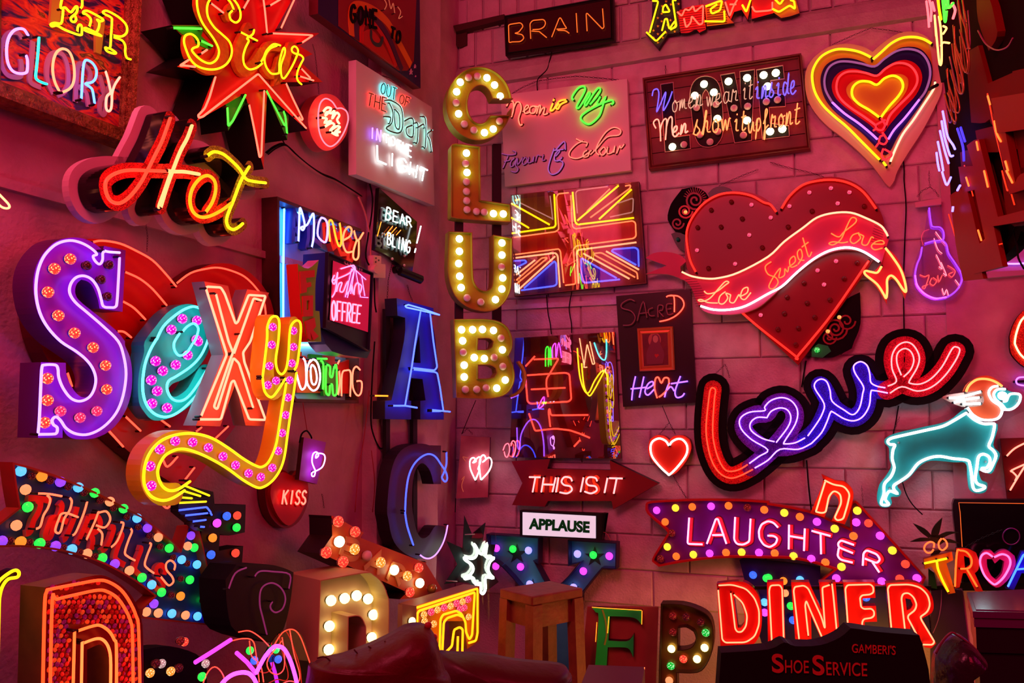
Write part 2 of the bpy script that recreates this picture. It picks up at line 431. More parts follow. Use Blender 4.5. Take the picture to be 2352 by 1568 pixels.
# ---------------------------------------------------------------- materials
MT_CHAIN = mat('chain_metal', (.05, .04, .04), .45, .8)
BLACK = mat('black_paint', (.006, .004, .005), .4, spec=.25)
MBLACK = mat('matt_black', (.005, .004, .005), .8, spec=.1)
GLOSSB = mat('gloss_black', (.006, .004, .005), .12)
DWOOD = mat('dark_wood', (.10, .03, .025), .5, noise=(14, (.05, .012, .01), .5))
RWOOD = mat('red_wood', (.20, .04, .03), .5, noise=(9, (.10, .02, .015), .5))
CREAM = mat('cream_paint', (.72, .66, .62), .6)
WHITEP = mat('white_paint', (.75, .72, .72), .55)
SOCK = mat('socket_metal', (.25, .2, .18), .35, .8)
SOCKD = mat('socket_dark', (.03, .02, .02), .4, .3)
EDGE = mat('electrode', (.01, .008, .01), .4)
N_RED = neon(7, .22, .12); N_DRED = neon(3, .06, .03); N_CORAL = neon(5, .36, .2); N_PINK = neon(6, .35, .5)
N_YEL = neon(2.6, 1.5, .008); N_AMB = neon(5, .75, .04); N_GRN = neon(.12, 3.6, .08); N_WHT = neon(4.5, 5, 5)
N_WARM = neon(5, .8, .35); N_PEACH = neon(5, .66, .3); N_VIO = neon(1.4, .6, 5); N_BLU = neon(.12, .25, 5); N_LBLU = neon(.3, 1.0, 6)
N_CYAN = neon(.25, 4.5, 4.8); N_MAG = neon(5, .2, 6); N_TEAL = neon(.02, 2.2, 1.3); N_PUR = neon(1.0, .25, 5); N_DIM = neon(.5, .08, .04)
G_CLEAR = glass('clear_acrylic'); G_SHINE = glass('glossy_acrylic', (.93, .93, .93), .14, .0)
def bm(name, c): return mat(name, c, .25, emit=c, es=1.0)
B_ON = mat('bulb_lit', (.9, .9, .8), .3, emit=(1, .95, .5), es=4.5)
B_WARM = mat('bulb_lit_warm', (.9, .8, .5), .3, emit=(1, .78, .28), es=3.2)
B_OFF = mat('bulb_unlit', (.72, .62, .60), .3)
def eb(name, c, e): return mat(name, tuple(min(.8, x) for x in c), .25, emit=c, es=e)
B_GRN = eb('bulb_green', (.02, .9, .08), 1.2); B_BLU = eb('bulb_blue', (.03, .12, 1), 1.4); B_SKY = eb('bulb_sky', (.08, .42, 1), 1.6)
B_VIO = eb('bulb_violet', (.22, .05, .9), 1.3); B_ORG = eb('bulb_orange', (1, .22, .02), 1.4); B_PCH = eb('bulb_peach', (1, .25, .10), 1.5)
B_MAG = eb('bulb_magenta', (1, .06, .9), 1.5); B_YEL = eb('bulb_yellow', (1, .6, .03), 1.5); B_RED = eb('bulb_red', (1, .06, .03), 1.2)
# ================================================================ the room
def struct(o): o['kind'] = 'structure'; return o
def wall_frame(az):
    u = Vector((math.sin(az), math.cos(az), 0)); n = Vector((u.y, -u.x, 0))
    return Matrix(((u.x, -n.x, 0, KC.x), (u.y, -n.y, 0, KC.y), (0, 0, 1, 0), (0, 0, 0, 1)))
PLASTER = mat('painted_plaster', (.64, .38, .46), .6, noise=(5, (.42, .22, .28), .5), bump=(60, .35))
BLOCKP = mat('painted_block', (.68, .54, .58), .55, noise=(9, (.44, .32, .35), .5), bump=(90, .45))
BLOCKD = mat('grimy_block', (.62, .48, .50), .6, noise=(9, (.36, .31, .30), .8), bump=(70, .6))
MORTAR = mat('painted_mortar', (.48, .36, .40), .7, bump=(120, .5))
FLOORM = mat('concrete_floor', (.10, .08, .08), .5, noise=(4, (.06, .05, .05), .6))
CEIL = mat('ceiling_board', (.30, .25, .25), .7, noise=(5, (.2, .17, .17), .6))
def wbox(name, az, a0, a1, d0, d1, z0, z1, m, kind=True, parent=None):
    """box on a wall: a along the wall from the corner (positive = away from it in the u direction), d in front of it"""
    V, F = [], []; box_geo(a0, a1, -d1, -d0, z0, z1, V, F); o = link(name, V, F, m, parent)
    if parent is None: o.matrix_world = wall_frame(az)
    if kind: struct(o)
    return o
ZC = 4.3
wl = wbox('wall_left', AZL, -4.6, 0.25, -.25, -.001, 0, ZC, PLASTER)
def ualong(x, az, off=0):
    u = Vector((math.sin(az), math.cos(az), 0)); n = Vector((u.y, -u.x, 0)); p = isect(x, 955, KC + n * off, n); return (p - KC).dot(u)
a834, a1010 = ualong(834, AZL), ualong(1008, AZL, .07)
def slab_rough(name, az, a0, a1, d0, d1, z0, z1, m, kind=True):
    """pier with a slightly irregular front edge"""
    V, F = [], []; K = 14; rnd = random.Random(3)
    for i in range(K + 1):
        z = z0 + (z1 - z0) * i / K; j = rnd.uniform(-.004, .004); e = rnd.uniform(-.005, .005)
        V += [(a0 + e, -d0, z), (a0 + e + .012, -d1 + j, z), (a1 + e - .015, -d1 + j, z), (a1 + e, -d1 + .015, z), (a1 + e, -d0, z)]
    for i in range(K):
        for k in range(4): b = i * 5 + k; F.append((b, b + 1, b + 6, b + 5))
    o = link(name, V, F, m); o.matrix_world = wall_frame(az); return struct(o)
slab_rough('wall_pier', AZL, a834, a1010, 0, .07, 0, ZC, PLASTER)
# right wall: core with painted concrete blocks in courses, a concrete band, and headers above it
a2184 = ualong(2184, AZR, .012)
wr = wbox('wall_right', AZR, -.25, 4.6, -.25, -.012, 0, ZC, MORTAR)
zl = isect(1764, 92, KC, Vector((-math.sin(AZL), -math.cos(AZL), 0))).z
PW, PH = .385, .186
def blockmesh(w_, h_, d_, ch=.006):
    V = []; 
    for (dd, c) in ((0, 0), (d_ - ch, 0), (d_, ch)):
        V += [(c, -dd, c), (w_ - c, -dd, c), (w_ - c, -dd, h_ - c), (c, -dd, h_ - c)]
    F = [(8, 9, 10, 11)]
    for r in (0, 4):
        for k in range(4): F.append((r + k, r + (k + 1) % 4, r + 4 + (k + 1) % 4, r + 4 + k))
    me = bpy.data.meshes.new('block'); me.from_pydata(V, [], F); return me
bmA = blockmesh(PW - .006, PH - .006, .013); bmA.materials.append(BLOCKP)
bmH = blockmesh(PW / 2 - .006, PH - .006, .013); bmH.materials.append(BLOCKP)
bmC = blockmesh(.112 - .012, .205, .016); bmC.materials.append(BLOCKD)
rnd = random.Random(11)
wf = wr.matrix_world
def block(me, a, z, dj):
    o = bpy.data.objects.new('block', me); C.objects.link(o); o.parent = wr; o.location = (a, .012 + dj, z); return o
r = 0; z = zl - PH
while z > .35:
    a = .0 if r % 2 else -PW / 2
    while a < a2184 + .1:
        me = bmA
        aa = a
        if a < 0: aa = .004; me = bmH
        block(me, aa, z, rnd.uniform(-.0015, .0015)); a += PW
    z -= PH; r += 1
z = zl + .125; r = 0
while z < zl + .7:
    a = .01 + (r % 2) * .05
    while a < a2184 + .1: block(bmC, a, z, rnd.uniform(-.004, .003)); a += .112
    z += .214; r += 1
# bevelled concrete band with a chipped lower lip
V, F = [], []; K = 40
for i in range(K + 1):
    a = a2184 * i / K + .0; j = rnd.uniform(-.006, .006)
    V += [(a, .0, zl - .02), (a, -.03, zl - .012 + j * .3), (a, -.034, zl + .05), (a, -.02 + j * .4, zl + .095 + j), (a, .0, zl + .12 + j)]
for i in range(K):
    for k in range(4): b = i * 5 + k; F.append((b, b + 5, b + 6, b + 1))
o = link('trim_1', V, F, mat('concrete_band', (.50, .44, .42), .7, noise=(12, (.32, .27, .25), .8), bump=(60, .6))); o.matrix_world = wall_frame(AZR); struct(o)
# far end of the right wall steps forward
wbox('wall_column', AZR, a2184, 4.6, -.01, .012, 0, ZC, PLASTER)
# batten along the left wall and ledge above it
zt = isect(300, 503, KC, Vector((math.cos(AZL), -math.sin(AZL), 0))).z
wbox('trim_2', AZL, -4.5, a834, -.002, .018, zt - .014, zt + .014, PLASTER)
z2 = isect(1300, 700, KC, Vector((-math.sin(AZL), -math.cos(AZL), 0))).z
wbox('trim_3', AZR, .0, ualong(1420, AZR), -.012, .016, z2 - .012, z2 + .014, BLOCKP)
V, F = [], []; box_geo(-6, 6, -3.5, 7, -.05, 0, V, F); struct(link('floor', V, F, FLOORM))
V, F = [], []; box_geo(-6, 6, -3.5, 7, ZC, ZC + .05, V, F); struct(link('ceiling', V, F, CEIL))
FRM = {'@b': (330, 0, 5.2267), '@h': (0, 250, 5.2267), '@f': (1140, 170, 3.447), '@r': (2110, 0, 2.4876)}
_p0 = pts
def pts(st, tile='00'):
    """like before, but '@b' and '@h' mark two finer crops of the photograph used while tracing"""
    if not any(k in st for k in FRM): return _p0(st, tile)
    out = []; cur = '@' + tile; buf = []
    def flush():
        if not buf: return
        if cur in FRM:
            ox, oy, k = FRM[cur]
            for tk in buf: a, b = tk.split(','); out.append((ox + float(a) / k, oy + float(b) / k))
        else: out.extend(_p0(cur + ' ' + ' '.join(buf)))
        buf.clear()
    for tk in st.split():
        if tk[0] == '@': flush(); cur = tk
        else: buf.append(tk)
    flush(); return out
def sh(st, dx, dy, tile='00'): return [(x + dx, y + dy) for x, y in pts(st, tile)]
def frame(s, outer, inner, h0, h1, hin, m, parent=None, name='frame_rail'):
    O = s.path(outer, h1); I = s.path(inner, hin)
    for k in range(4):
        j = (k + 1) % 4; mid = lambda a, b, t: (a[0] * (1 - t) + b[0] * t, a[1] * (1 - t) + b[1] * t)
        V = []
        for (o_, i_) in ((O[k], I[k]), (O[j], I[j])):
            q = [(o_, h0), (o_, h1 * .8), (mid(o_, i_, .15), h1), (mid(o_, i_, .4), h1 * .93), (mid(o_, i_, .5), h1 * .7), (mid(o_, i_, .85), hin + (h1 - hin) * .25), (i_, hin), (i_, h0)]
            V += [(a[0], -h, a[1]) for a, h in q]
        F = [(a, a + 1, a + 9, a + 8) for a in range(7)] + [(7, 0, 8, 15), tuple(range(8))[::-1], tuple(range(8, 16))]
        link(name, V, F, m, parent or s.root)
def jewel(name, c1, c2, e):
    """cut glass bulb: glowing facets"""
    if name in MATS: return MATS[name]
    m = mat(name, tuple(min(.6, x) for x in c1), .15); nt = m.node_tree; N = nt.nodes; L = nt.links; b = N['Principled BSDF']
    tc = N.new('ShaderNodeTexCoord'); v = N.new('ShaderNodeTexVoronoi'); v.inputs['Scale'].default_value = 2.6
    L.new(tc.outputs['Object'], v.inputs['Vector']); r = N.new('ShaderNodeValToRGB')
    r.color_ramp.elements[0].position = .26; r.color_ramp.elements[0].color = (*c2, 1); r.color_ramp.elements[1].position = .42; r.color_ramp.elements[1].color = (*c1, 1)
    L.new(v.outputs['Distance'], r.inputs['Fac']); L.new(r.outputs['Color'], b.inputs['Emission Color']); b.inputs['Emission Strength'].default_value = e
    return m
J_ORG = jewel('jewel_orange', (.9, .03, .02), (1, .62, .2), 1.7); J_MAG = jewel('jewel_magenta', (.45, .0, .35), (1, .45, .95), 1.6)
J_PNK = jewel('jewel_pink', (.55, .02, .08), (1, .35, .5), 1.3); J_OFF = jewel('jewel_unlit', (.03, .002, .004), (.22, .01, .01), 1.0)
J_GLD = jewel('jewel_gold', (.7, .2, .02), (1, .8, .4), 1.6); J_RED = jewel('jewel_red', (.6, .03, .02), (1, .25, .1), 1.4); J_DRED = jewel('jewel_dark_red', (.08, .004, .004), (.5, .02, .02), .8)
J_GRN = jewel('jewel_green', (.0, .3, .02), (.5, 1, .5), 1.5); J_WHT = jewel('jewel_clear', (.3, .2, .2), (1, .8, .7), 1.2)
# ================================================================ left wall, upper signs
CANV = mat('abstract_canvas', (.5, .02, .03), .45)
def _canvas():
    nt = CANV.node_tree; N = nt.nodes; L = nt.links; b = N['Principled BSDF']; tc = N.new('ShaderNodeTexCoord'); mp = N.new('ShaderNodeMapping')
    mp.inputs['Scale'].default_value = (3, 3, 9); mp.inputs['Rotation'].default_value = (0, .7, 0); t = N.new('ShaderNodeTexNoise'); t.inputs['Scale'].default_value = 3.0; t.inputs['Detail'].default_value = 8; t.inputs['Distortion'].default_value = 1.5
    L.new(tc.outputs['Object'], mp.inputs[0]); L.new(mp.outputs[0], t.inputs['Vector']); r = N.new('ShaderNodeValToRGB'); e = r.color_ramp.elements
    e[0].position = .3; e[0].color = (.01, .005, .03, 1); e[1].position = .72; e[1].color = (.7, .3, .05, 1)
    for p, c in ((.42, (.04, .02, .14, 1)), (.5, (.55, .03, .03, 1)), (.58, (.75, .10, .04, 1)), (.64, (.05, .02, .03, 1))):
        x = e.new(p); x.color = c
    L.new(t.outputs['Fac'], r.inputs['Fac']); L.new(r.outputs['Color'], b.inputs['Base Color'])
_canvas()
GILT = mat('gilt_moulding', (.42, .16, .05), .35, .6, noise=(40, (.10, .02, .01), .5), bump=(120, .9))
s = Sign('framed_neon_art', 'gilt framed abstract canvas with multicoloured neon word GLORY, top left corner of the wall', 'sign', 150, 150, 'L', .03)
s.slab('canvas', '-100,-600 1200,-200 1150,1210 -40,790', 0, .02, CANV, DWOOD)
frame(s, '-140,-1050 1350,-560 1240,1366 -170,850', '20,-700 1180,-330 1110,1172 8,745', 0, .06, .03, GILT)
for st, c in (('258,325 225,275 180,262 130,280 85,335 62,420 62,520 80,600 120,655 180,675 235,670 250,640 252,560 240,510', N_VIO), ('358,345 350,470 338,600 328,700 345,735 395,760 430,772', N_TEAL),
              ('542,832 505,755 485,660 490,560 520,480 575,448 630,470 665,540 682,640 678,740 645,810 575,848', N_PEACH), ('748,905 755,760 765,620 778,565 800,552 850,580 885,640 880,710 845,755 785,768 820,795 850,830 870,950', neon(.35, .9, 5)),
              ('970,655 990,720 1008,800 1015,850 985,880 975,920 975,990 995,1022 1020,1000 1028,930 1030,860 1055,780 1100,710', neon(5, .75, .5))):
    s.tube(st, c, .085, 3.2, drop=.022); s.ribbon('painted_letter', sh(st, -13, 8), 11, .0205, .026, mat('pale_lilac_paint', (.45, .28, .42), .5), mode='c', caps=False)
s.tubes(['575,-30 557,70 600,70 650,112 695,62 712,70 700,120 655,160 655,190 680,202 700,180 690,145', '580,90 575,150 560,215 500,210 466,225 480,242 525,235 600,275 735,322 752,290 750,240 732,226 715,250 712,290', '752,-40 755,50 738,78',
         '790,130 764,122 775,102 820,106 944,175 925,195 892,180 912,210 905,260 885,298', '790,130 825,160 835,190 820,245', '770,268 800,260 932,328 870,314 790,284 770,268',
         '960,130 946,110 985,100 1080,150 1150,215 1168,270 1155,312 1110,335 1040,325', '960,130 1020,160 1028,200 1020,330 1010,440 968,436 985,470 1045,492 1065,482 1010,445', '1040,340 1120,370 1150,420 1150,480 1165,530 1200,545'], N_YEL, h=.1, r=3.0, drop=.022)
for st in ('480,-40 465,240 700,330 760,60', '860,300 900,520 1060,560'): pass
s.slab('painted_bar', '480,-60 575,-40 545,255 462,225', .0205, .03, mat('gold_paint', (.5, .35, .05), .4)); s.slab('painted_bar', '880,150 968,190 930,500 880,480', .0205, .03, MATS['gold_paint'])
# ---- starburst sign
REDP = mat('red_enamel', (.62, .012, .01), .3); GRNP = mat('green_enamel', (.02, .28, .02), .3); ORGP = mat('orange_paint', (.70, .16, .02), .35, noise=(60, (.5, .08, .01), .5))
s = Sign('starburst_sign', 'red starburst box sign with yellow neon script Star, upper left', 'sign', 560, 180, 'L', .02)
s.slab('starburst_box', '@b 335,300 740,305 560,-150 900,20 1000,-380 1230,-20 1430,-520 1560,-60 1920,-260 1570,380 2110,398 1870,550 2030,650 1850,720 2150,985 1700,985 1965,1565 1540,1180 1480,1140 1440,2030 1235,1190 1180,1140 640,1450 850,900 400,800 640,650 540,520', 0, .13, REDP, BLACK)
for st in ('@b 980,1220 1015,1570 1245,1190 1130,1090', '@b 1465,1090 1725,1680 1745,1310 1600,1240'): s.slab('green_spike', st, 0, .12, GRNP, BLACK)
s.slab('green_face', '@b 345,302 740,308 690,430 830,560 770,590 500,440', .1305, .133, GRNP)
s.ribbon('letter_panel', '@b 720,-90 690,80 770,270 930,480 965,640 880,790 740,800 600,700 555,600 555,500', 29, .134, .15, ORGP)
s.ribbon('letter_panel', '@b 1270,340 1160,560 1130,740 1200,850 1320,790 1420,640', 25, .134, .1505, ORGP); s.ribbon('letter_panel', '@b 1620,560 1500,560 1430,700 1480,860 1590,880 1650,700 1600,960 1700,800 1770,560 1850,640', 21, .134, .151, ORGP)
s.ribbon('letter_panel', '@b 1010,200 1040,120 1100,60 1060,-60', 20, .134, .15, ORGP)
s.tubes(['@b 810,40 955,152', '@b 1265,-10 1200,105', '@b 1435,-30 1455,120 1482,395', '@b 1815,-20 1650,340', '@b 1518,65 1680,-30', '@b 1548,400 1980,420 2032,425 1900,512', '@b 1892,822 2000,935', '@b 1875,915 2038,965', '@b 760,598 690,645', '@b 540,720 432,790 480,785 615,802',
         '@b 862,925 790,1170 735,1300 655,1385 662,1412 710,1400 1375,885 1950,1537', '@b 1710,1000 1790,1180 1912,1430 1895,1445 1860,1400', '@b 1268,1260 1330,1560 1392,1890 1412,1870 1425,1560 1447,1090'], N_CORAL, h=.155, r=2.4, mode='f', drop=.13)
s.tubes(['@b 355,335 690,345', '@b 690,490 820,550', '@b 1005,1295 1015,1515 1070,1450 1222,1140', '@b 1475,1090 1692,1505', '@b 1680,1335 1702,1400 1722,1600'], N_GRN, h=.15, r=2.5, mode='f', drop=.12)
s.tubes(['@b 640,-60 640,60 665,180 720,300 830,450 890,560 903,640 870,720 800,760 720,740 640,680 582,610 595,578 650,555 658,500 620,440 560,408 500,430 483,500 510,600 560,710 640,790 760,830 880,828 980,780 1040,700 1060,600 1030,500 950,420 850,330 780,220 760,120 775,30 820,-40',
         '@b 1000,-20 1050,40 1080,112', '@b 1062,130 1030,170 1050,240 1110,270 1155,230 1162,150 1130,60 1070,-20', '@b 1165,385 1270,440 1362,487', '@b 1325,358 1310,410 1242,460 1262,490 1220,580 1195,680 1210,780 1270,832 1350,815 1422,762',
         '@b 1405,745 1440,690 1480,600 1560,530 1640,545', '@b 1600,548 1510,590 1452,690 1470,800 1530,880 1610,882 1628,850 1632,740 1668,600 1692,575 1695,640 1650,780 1652,900 1680,942 1720,900 1790,780 1842,660 1852,600 1820,558 1785,570 1780,610 1810,640 1880,660 1917,700 1890,760 1850,850 1840,930 1860,980 1895,1012'], N_YEL, h=.185, r=2.4, drop=.15)
s.chain('@10 520,405 540,480 555,600 565,700 578,860', h=.05, r=1.2)
# ---- Hot
GLR = mat('red_glitter', (.65, .03, .02), .35, .3, glit=420); GLY = mat('gold_glitter', (.42, .36, .02), .35, .3, glit=420)
s = Sign('script_letter_sign', 'layered script Hot with red and gold glitter faces and pink backing, on the left wall', 'sign', 380, 400, 'L', .165)
H1 = '@h 2045,110 2000,240 1940,400 1860,560 1760,760 1680,900 1560,1050 1440,1130 1340,1110 1280,1020 1265,900 1310,820 1420,760 1560,735 1760,740 1900,745 2060,750'
H2 = '@h 2305,200 2250,350 2170,500 2090,700 2000,950 1930,1180'; HB = '@01 1540,0 1600,8 1700,10 1830,32'
HO = '@01 1890,380 1950,290 1982,180 1970,90 1910,45 1840,70 1770,160 1745,270 1770,370 1840,425 1930,415 2040,360 2135,290'
HT1 = '@00 1905,1430 1960,1395 2040,1410 2110,1460 2200,1550 @01 2260,75 2340,100 2440,112'; HT2 = '@00 2290,1530 @01 2215,90 2150,260 2085,430 2095,510 2140,540 2190,520 2230,485'
q = {k: s.path(v, .105, 'c') for k, v in (('a', H1), ('b', H2), ('c', HB), ('d', HO), ('e', HT1), ('f', HT2))}
for i, k in enumerate('abcdef'):
    g = GLR if k in 'abcd' else GLY; s.ribbon_uv('backing_board', q[k], 70 * s.mpp, 0, .025 + i * .0004, mat('pale_pink_paint', (.62, .42, .45), .5))
    s.ribbon_uv('letter_face', q[k], (31 if k in 'abc' else 29) * s.mpp, .028, .105 + i * .0005, g, GLOSSB)
s.tubes([H1], neon(5, .10, .04), h=.13, r=4.2, drop=.11); s.tubes([H2, HB], neon(5, .82, .28), h=.134, r=4.6, drop=.11); s.tube('@h 2040,770 1960,1000 1900,1170 1930,1190', neon(5, .82, .28), .132, 2.6, drop=.11)
s.tube(HO, neon(5, .62, .01), .132, 4.4, drop=.11); s.tubes([HT1, HT2], N_YEL, h=.134, r=4.2, drop=.11)
s.chain('@01 1340,490 1355,600 1350,740', h=.01, r=1.1)
# ---- rainbow board
s = Sign('painted_board', 'dark painted board with orange rainbow arch and star shapes, above the lit white panel', 'board', 850, 60, 'L', .10, tile='10')
s.slab('board_panel', '570,-420 570,125 1512,812 1502,-260', 0, .045, mat('navy_paint', (.012, .008, .06), .35), mat('dark_red_edge', (.12, .01, .015), .4))
s.slab('red_field', '760,-300 760,240 1315,650 1450,560 1480,-150', .0455, .047, mat('deep_red_paint', (.22, .01, .012), .35))
for st, w_, m, h in (('885,330 875,160 900,70 980,60 1100,110 1220,220 1330,420 1425,600', 22, mat('rainbow_orange', (.62, .16, .01), .35), .049), ('930,360 925,240 950,150 1030,140 1140,220 1230,360 1310,560 1345,640', 18, mat('rainbow_plum', (.05, .01, .05), .35), .0505), ('975,395 975,280 1000,200 1060,200 1140,290 1220,430 1290,610', 13, mat('rainbow_red', (.45, .01, .01), .35), .052)):
    s.ribbon('rainbow_band', st, w_, .047, h, m, mode='c', caps=False)
s.slab('arch_field', '985,400 990,290 1050,270 1120,330 1200,470 1270,610', .0475, .0535, mat('arch_red', (.40, .015, .01), .35))
s.slabtext('GONE', '870,40 1130,100 1130,260 860,190', 6, .0475, .056, MBLACK, sx=.62); s.slabtext('TO', '1240,240 1350,300 1330,410 1230,330', 5, .0475, .056, MBLACK, sx=.62)
s.ribbon('eye_fan', '1060,290 1060,350 1090,400 1140,410 1165,350', 9, .054, .0555, mat('dark_teal', (.02, .05, .04), .4))
for x, y, r_ in ((1428, 660, 30), (1465, 610, 20), (1345, 610, 12), (1470, 700, 9)):
    s.slab('star', [(588 + (x + r_ * (1 if k % 2 == 0 else .4) * math.sin(k * math.pi / 5) * .6) / 4, (y - r_ * (1 if k % 2 == 0 else .4) * math.cos(k * math.pi / 5)) / 4) for k in range(10)], .0455, .05, mat('star_pink', (.55, .3, .4), .4))
s.tubes(['1170,-20 1200,40 1180,90', '1220,-10 1240,80 1260,30 1275,120', '1300,60 1330,110 1310,170 1345,150'], N_DIM, h=.065, r=1.2, drop=.046)
# ---- out of the dark panel
s = Sign('halo_lit_sign', 'pale tilted panel with halo lit words OUT OF THE Dark INTO THE LIGHT', 'sign', 905, 300, 'L', .075, tile='10')
s.slab('panel', '920,550 1615,985 1640,1890 920,1600', 0, .04, mat('pale_panel', (.62, .60, .58), .35))
def halo(s, strokes, m, h=.05, r=1.8, mode='c'):
    for st in strokes:
        s.tube(st, m, h, r * .8, mode=mode, drop=.041)
        s.ribbon('black_front', st, r * 1.5, h + .006, h + .0085, BLACK, mode=mode)
def halotext(s, text, quad, m, h=.05, r=1.5, sx=.7):
    s.neontext(text, quad, m, h, r, sx, drop=.041); s.slabtext(text, quad, r * 1.5, h + .006, h + .0085, BLACK, sx=sx)
halotext(s, 'OUT', '1155,755 1300,815 1290,925 1140,850', N_CYAN); halotext(s, 'OF', '1325,860 1430,905 1410,990 1310,940', N_RED); halotext(s, 'THE', '1030,850 1215,905 1210,1030 1010,960', N_RED)
halo(s, ['1200,920 1250,925 1330,980 1352,1080 1345,1190 1295,1222 1200,1180 1250,1130 1262,1030 1230,950', '1275,1030 1285,1160 1320,1180 1320,1060 1285,1010', '1190,1070 1240,1080 1230,1130', '1370,1110 1420,1085 1450,1110 1445,1250 1395,1240 1385,1175 1440,1150', '1460,1130 1490,1140 1485,1300 1460,1310', '1490,1170 1540,1140 1550,1170', '1525,1070 1562,1100 1560,1340 1540,1350', '1620,1195 1575,1235 1600,1290 1615,1390'], neon(1.5, 4.5, 3.8), r=2.0)
s.neontext('IN', '1040,1165 1160,1200 1150,1300 1040,1265', N_VIO, .055, 1.8, .6, drop=.041); s.neontext('TO', '1165,1225 1290,1265 1285,1345 1170,1300', N_WHT, .055, 1.7, .6, drop=.041); s.neontext('THE', '1290,1280 1440,1345 1435,1450 1290,1360', N_WHT, .055, 1.7, .65, drop=.041)
s.neontext('L', '1100,1330 1220,1380 1220,1520 1105,1470', N_WHT, .055, 2.0, .8, drop=.041); s.neontext('IGHT', '1200,1385 1590,1570 1570,1680 1200,1500', N_WHT, .055, 1.9, .66, drop=.041)
s.chain('1160,695 1230,715 1290,760 1330,800', h=.03, r=1.1)
# ---- candy heart lamp
s = Sign('candy_heart_lamp', 'glowing pink heart shaped dish lamp with white squiggle neon, left of the pale panel', 'lamp', 750, 280, 'L', .05, az=26, tile='10')
s.slab('dish', '478,1090 500,980 560,890 640,860 730,885 790,950 840,1030 850,1120 830,1230 770,1320 680,1380 600,1370 530,1290 490,1190', 0, .05, mat('pink_dish', (.75, .12, .14), .35), mode='c')
s.tube('740,995 700,935 640,905 590,950 572,1060 580,1200 620,1300 680,1345 745,1310 805,1220 845,1110 835,1030 790,995 742,997', N_PINK, .085, 1.9, drop=.05)
s.tubes(['615,1030 650,990 690,1000 640,1060 650,1030 690,1040 720,1020 700,1090 740,1035 765,1060 745,1100 765,1135', '600,1080 650,1090 630,1130 690,1110 640,1160', '630,1165 690,1130 720,1150 680,1200 740,1160 770,1170 720,1220 770,1210', '690,1215 750,1245 720,1200'], neon(6, 1.6, .7), h=.085, r=3.0, drop=.05)
# ---- mains cables
s = Sign('mains_cable', 'bundle of black cables draped across the left wall under the heart lamp', 'cable', 700, 380, 'L', .012, tile='10')
for k, d in enumerate((0, 10, 22)):
    s.tube(sh('90,1400 170,1340 260,1320 360,1410 480,1510 600,1590 720,1640 850,1720 950,1785', d / 4, d / 5, '10'), MBLACK, .012 + .004 * k, 1.7, name='cable')
s.tube('235,1270 262,1320', MBLACK, .012, 1.5, name='cable')
s = Sign('mains_cable', 'black and red cables running down the pale corner pier beside the socket', 'cable', 850, 600, 'L', .072, tile='11')
s.tube('@11 1045,120 1070,250 1060,420 1030,600 1010,800 1080,950 1090,1200 1105,1300', MBLACK, .008, 2.2, name='cable')
s.tube('@11 940,240 1010,420 1045,640 1055,900', mat('pink_conduit', (.5, .2, .2), .4), .008, 2.6, name='conduit')
s.chain('@11 1250,850 1215,1000 1205,1180', h=.012, r=1.2); s.chain('@11 1390,1050 1410,1130 1440,1200', h=.012, r=1.2)
s.tube('@12 1090,0 1070,300 1055,700 1080,860 1140,980 1180,940 1175,720', MBLACK, .006, 2.0, name='cable'); s.tube('@12 1040,450 1020,650 990,900 940,1200 910,1568', mat('red_cable', (.3, .02, .03), .4), .012, 1.2, name='cable')
s.tube('@12 1060,1000 1090,1300 1070,1568', MATS['red_cable'], .012, 1.2, name='cable')
# ================================================================ left wall, middle
BLUEP = mat('blue_paint', (.02, .05, .45), .4); NAVY2 = mat('navy_paint_2', (.01, .015, .12), .4)
s = Sign('lit_cabinet', 'open dark wooden cabinet with sky blue inside, neon words Money and Nothing', 'sign', 735, 700, 'L', .0, tile='11')
s.tray('cabinet_box', '@11 205,255 960,545 @12 935,555 372,540 250,300 @11 215,1500', 0, .075, mat('sky_back', (.22, .62, .95), .4), DWOOD, rim=7, floor=.012)
NAVYL = mat('letter_navy', (.02, .03, .22), .35); REDL = mat('letter_red', (.60, .03, .02), .35); BLK2 = NAVYL
M1 = '390,648 396,480 402,345 425,390 448,500 430,545 415,520 470,495 520,395 532,440 530,600 512,702'
M2 = '600,430 575,490 570,600 640,655 658,520 640,450 600,430'; M3 = '680,650 668,480 700,465 730,600 760,690 782,670 780,560 768,480'; M4 = '800,640 865,600 878,540 850,515 812,560 798,660 830,745 888,742'; M5 = '900,550 920,620 940,640 985,570'; M6 = '925,640 900,720 893,790 918,818 942,780 945,650'
for i, (a, m) in enumerate(((M1, NAVYL), (M2, BLK2), (M3, REDL), (M4, REDL), (M5, REDL), (M6, REDL))): s.ribbon('letter', sh(a, -12, 5, '11'), 11, .02, .055 + i * .0003, m, mode=None, caps=False)
for a, m in ((M1, neon(.9, 1.0, 5)), (M2, neon(1.0, .75, 5)), (M3, N_AMB), (M4, neon(5, .55, .2)), (M5, neon(5, .55, .2)), (M6, neon(5, .6, .22))): s.tube(a, m, .095, 2.6, drop=.056)
s.ribbon('letter_panel', '520,640 640,700 740,740 840,800', 16, .02, .03, mat('letter_sky', (.1, .3, .6), .4), mode=None, caps=False)
s.tubes(['@11 258,350 250,900 250,1500', '@11 300,350 700,520 930,610'], neon(.7, 4.2, 18), h=.025, r=2.4, mode=None, drop=.014, name='blue_tube'); s.tube('@12 400,30 900,40', neon(6, 9, 9), .025, 2.4, mode=None, name='white_tube')
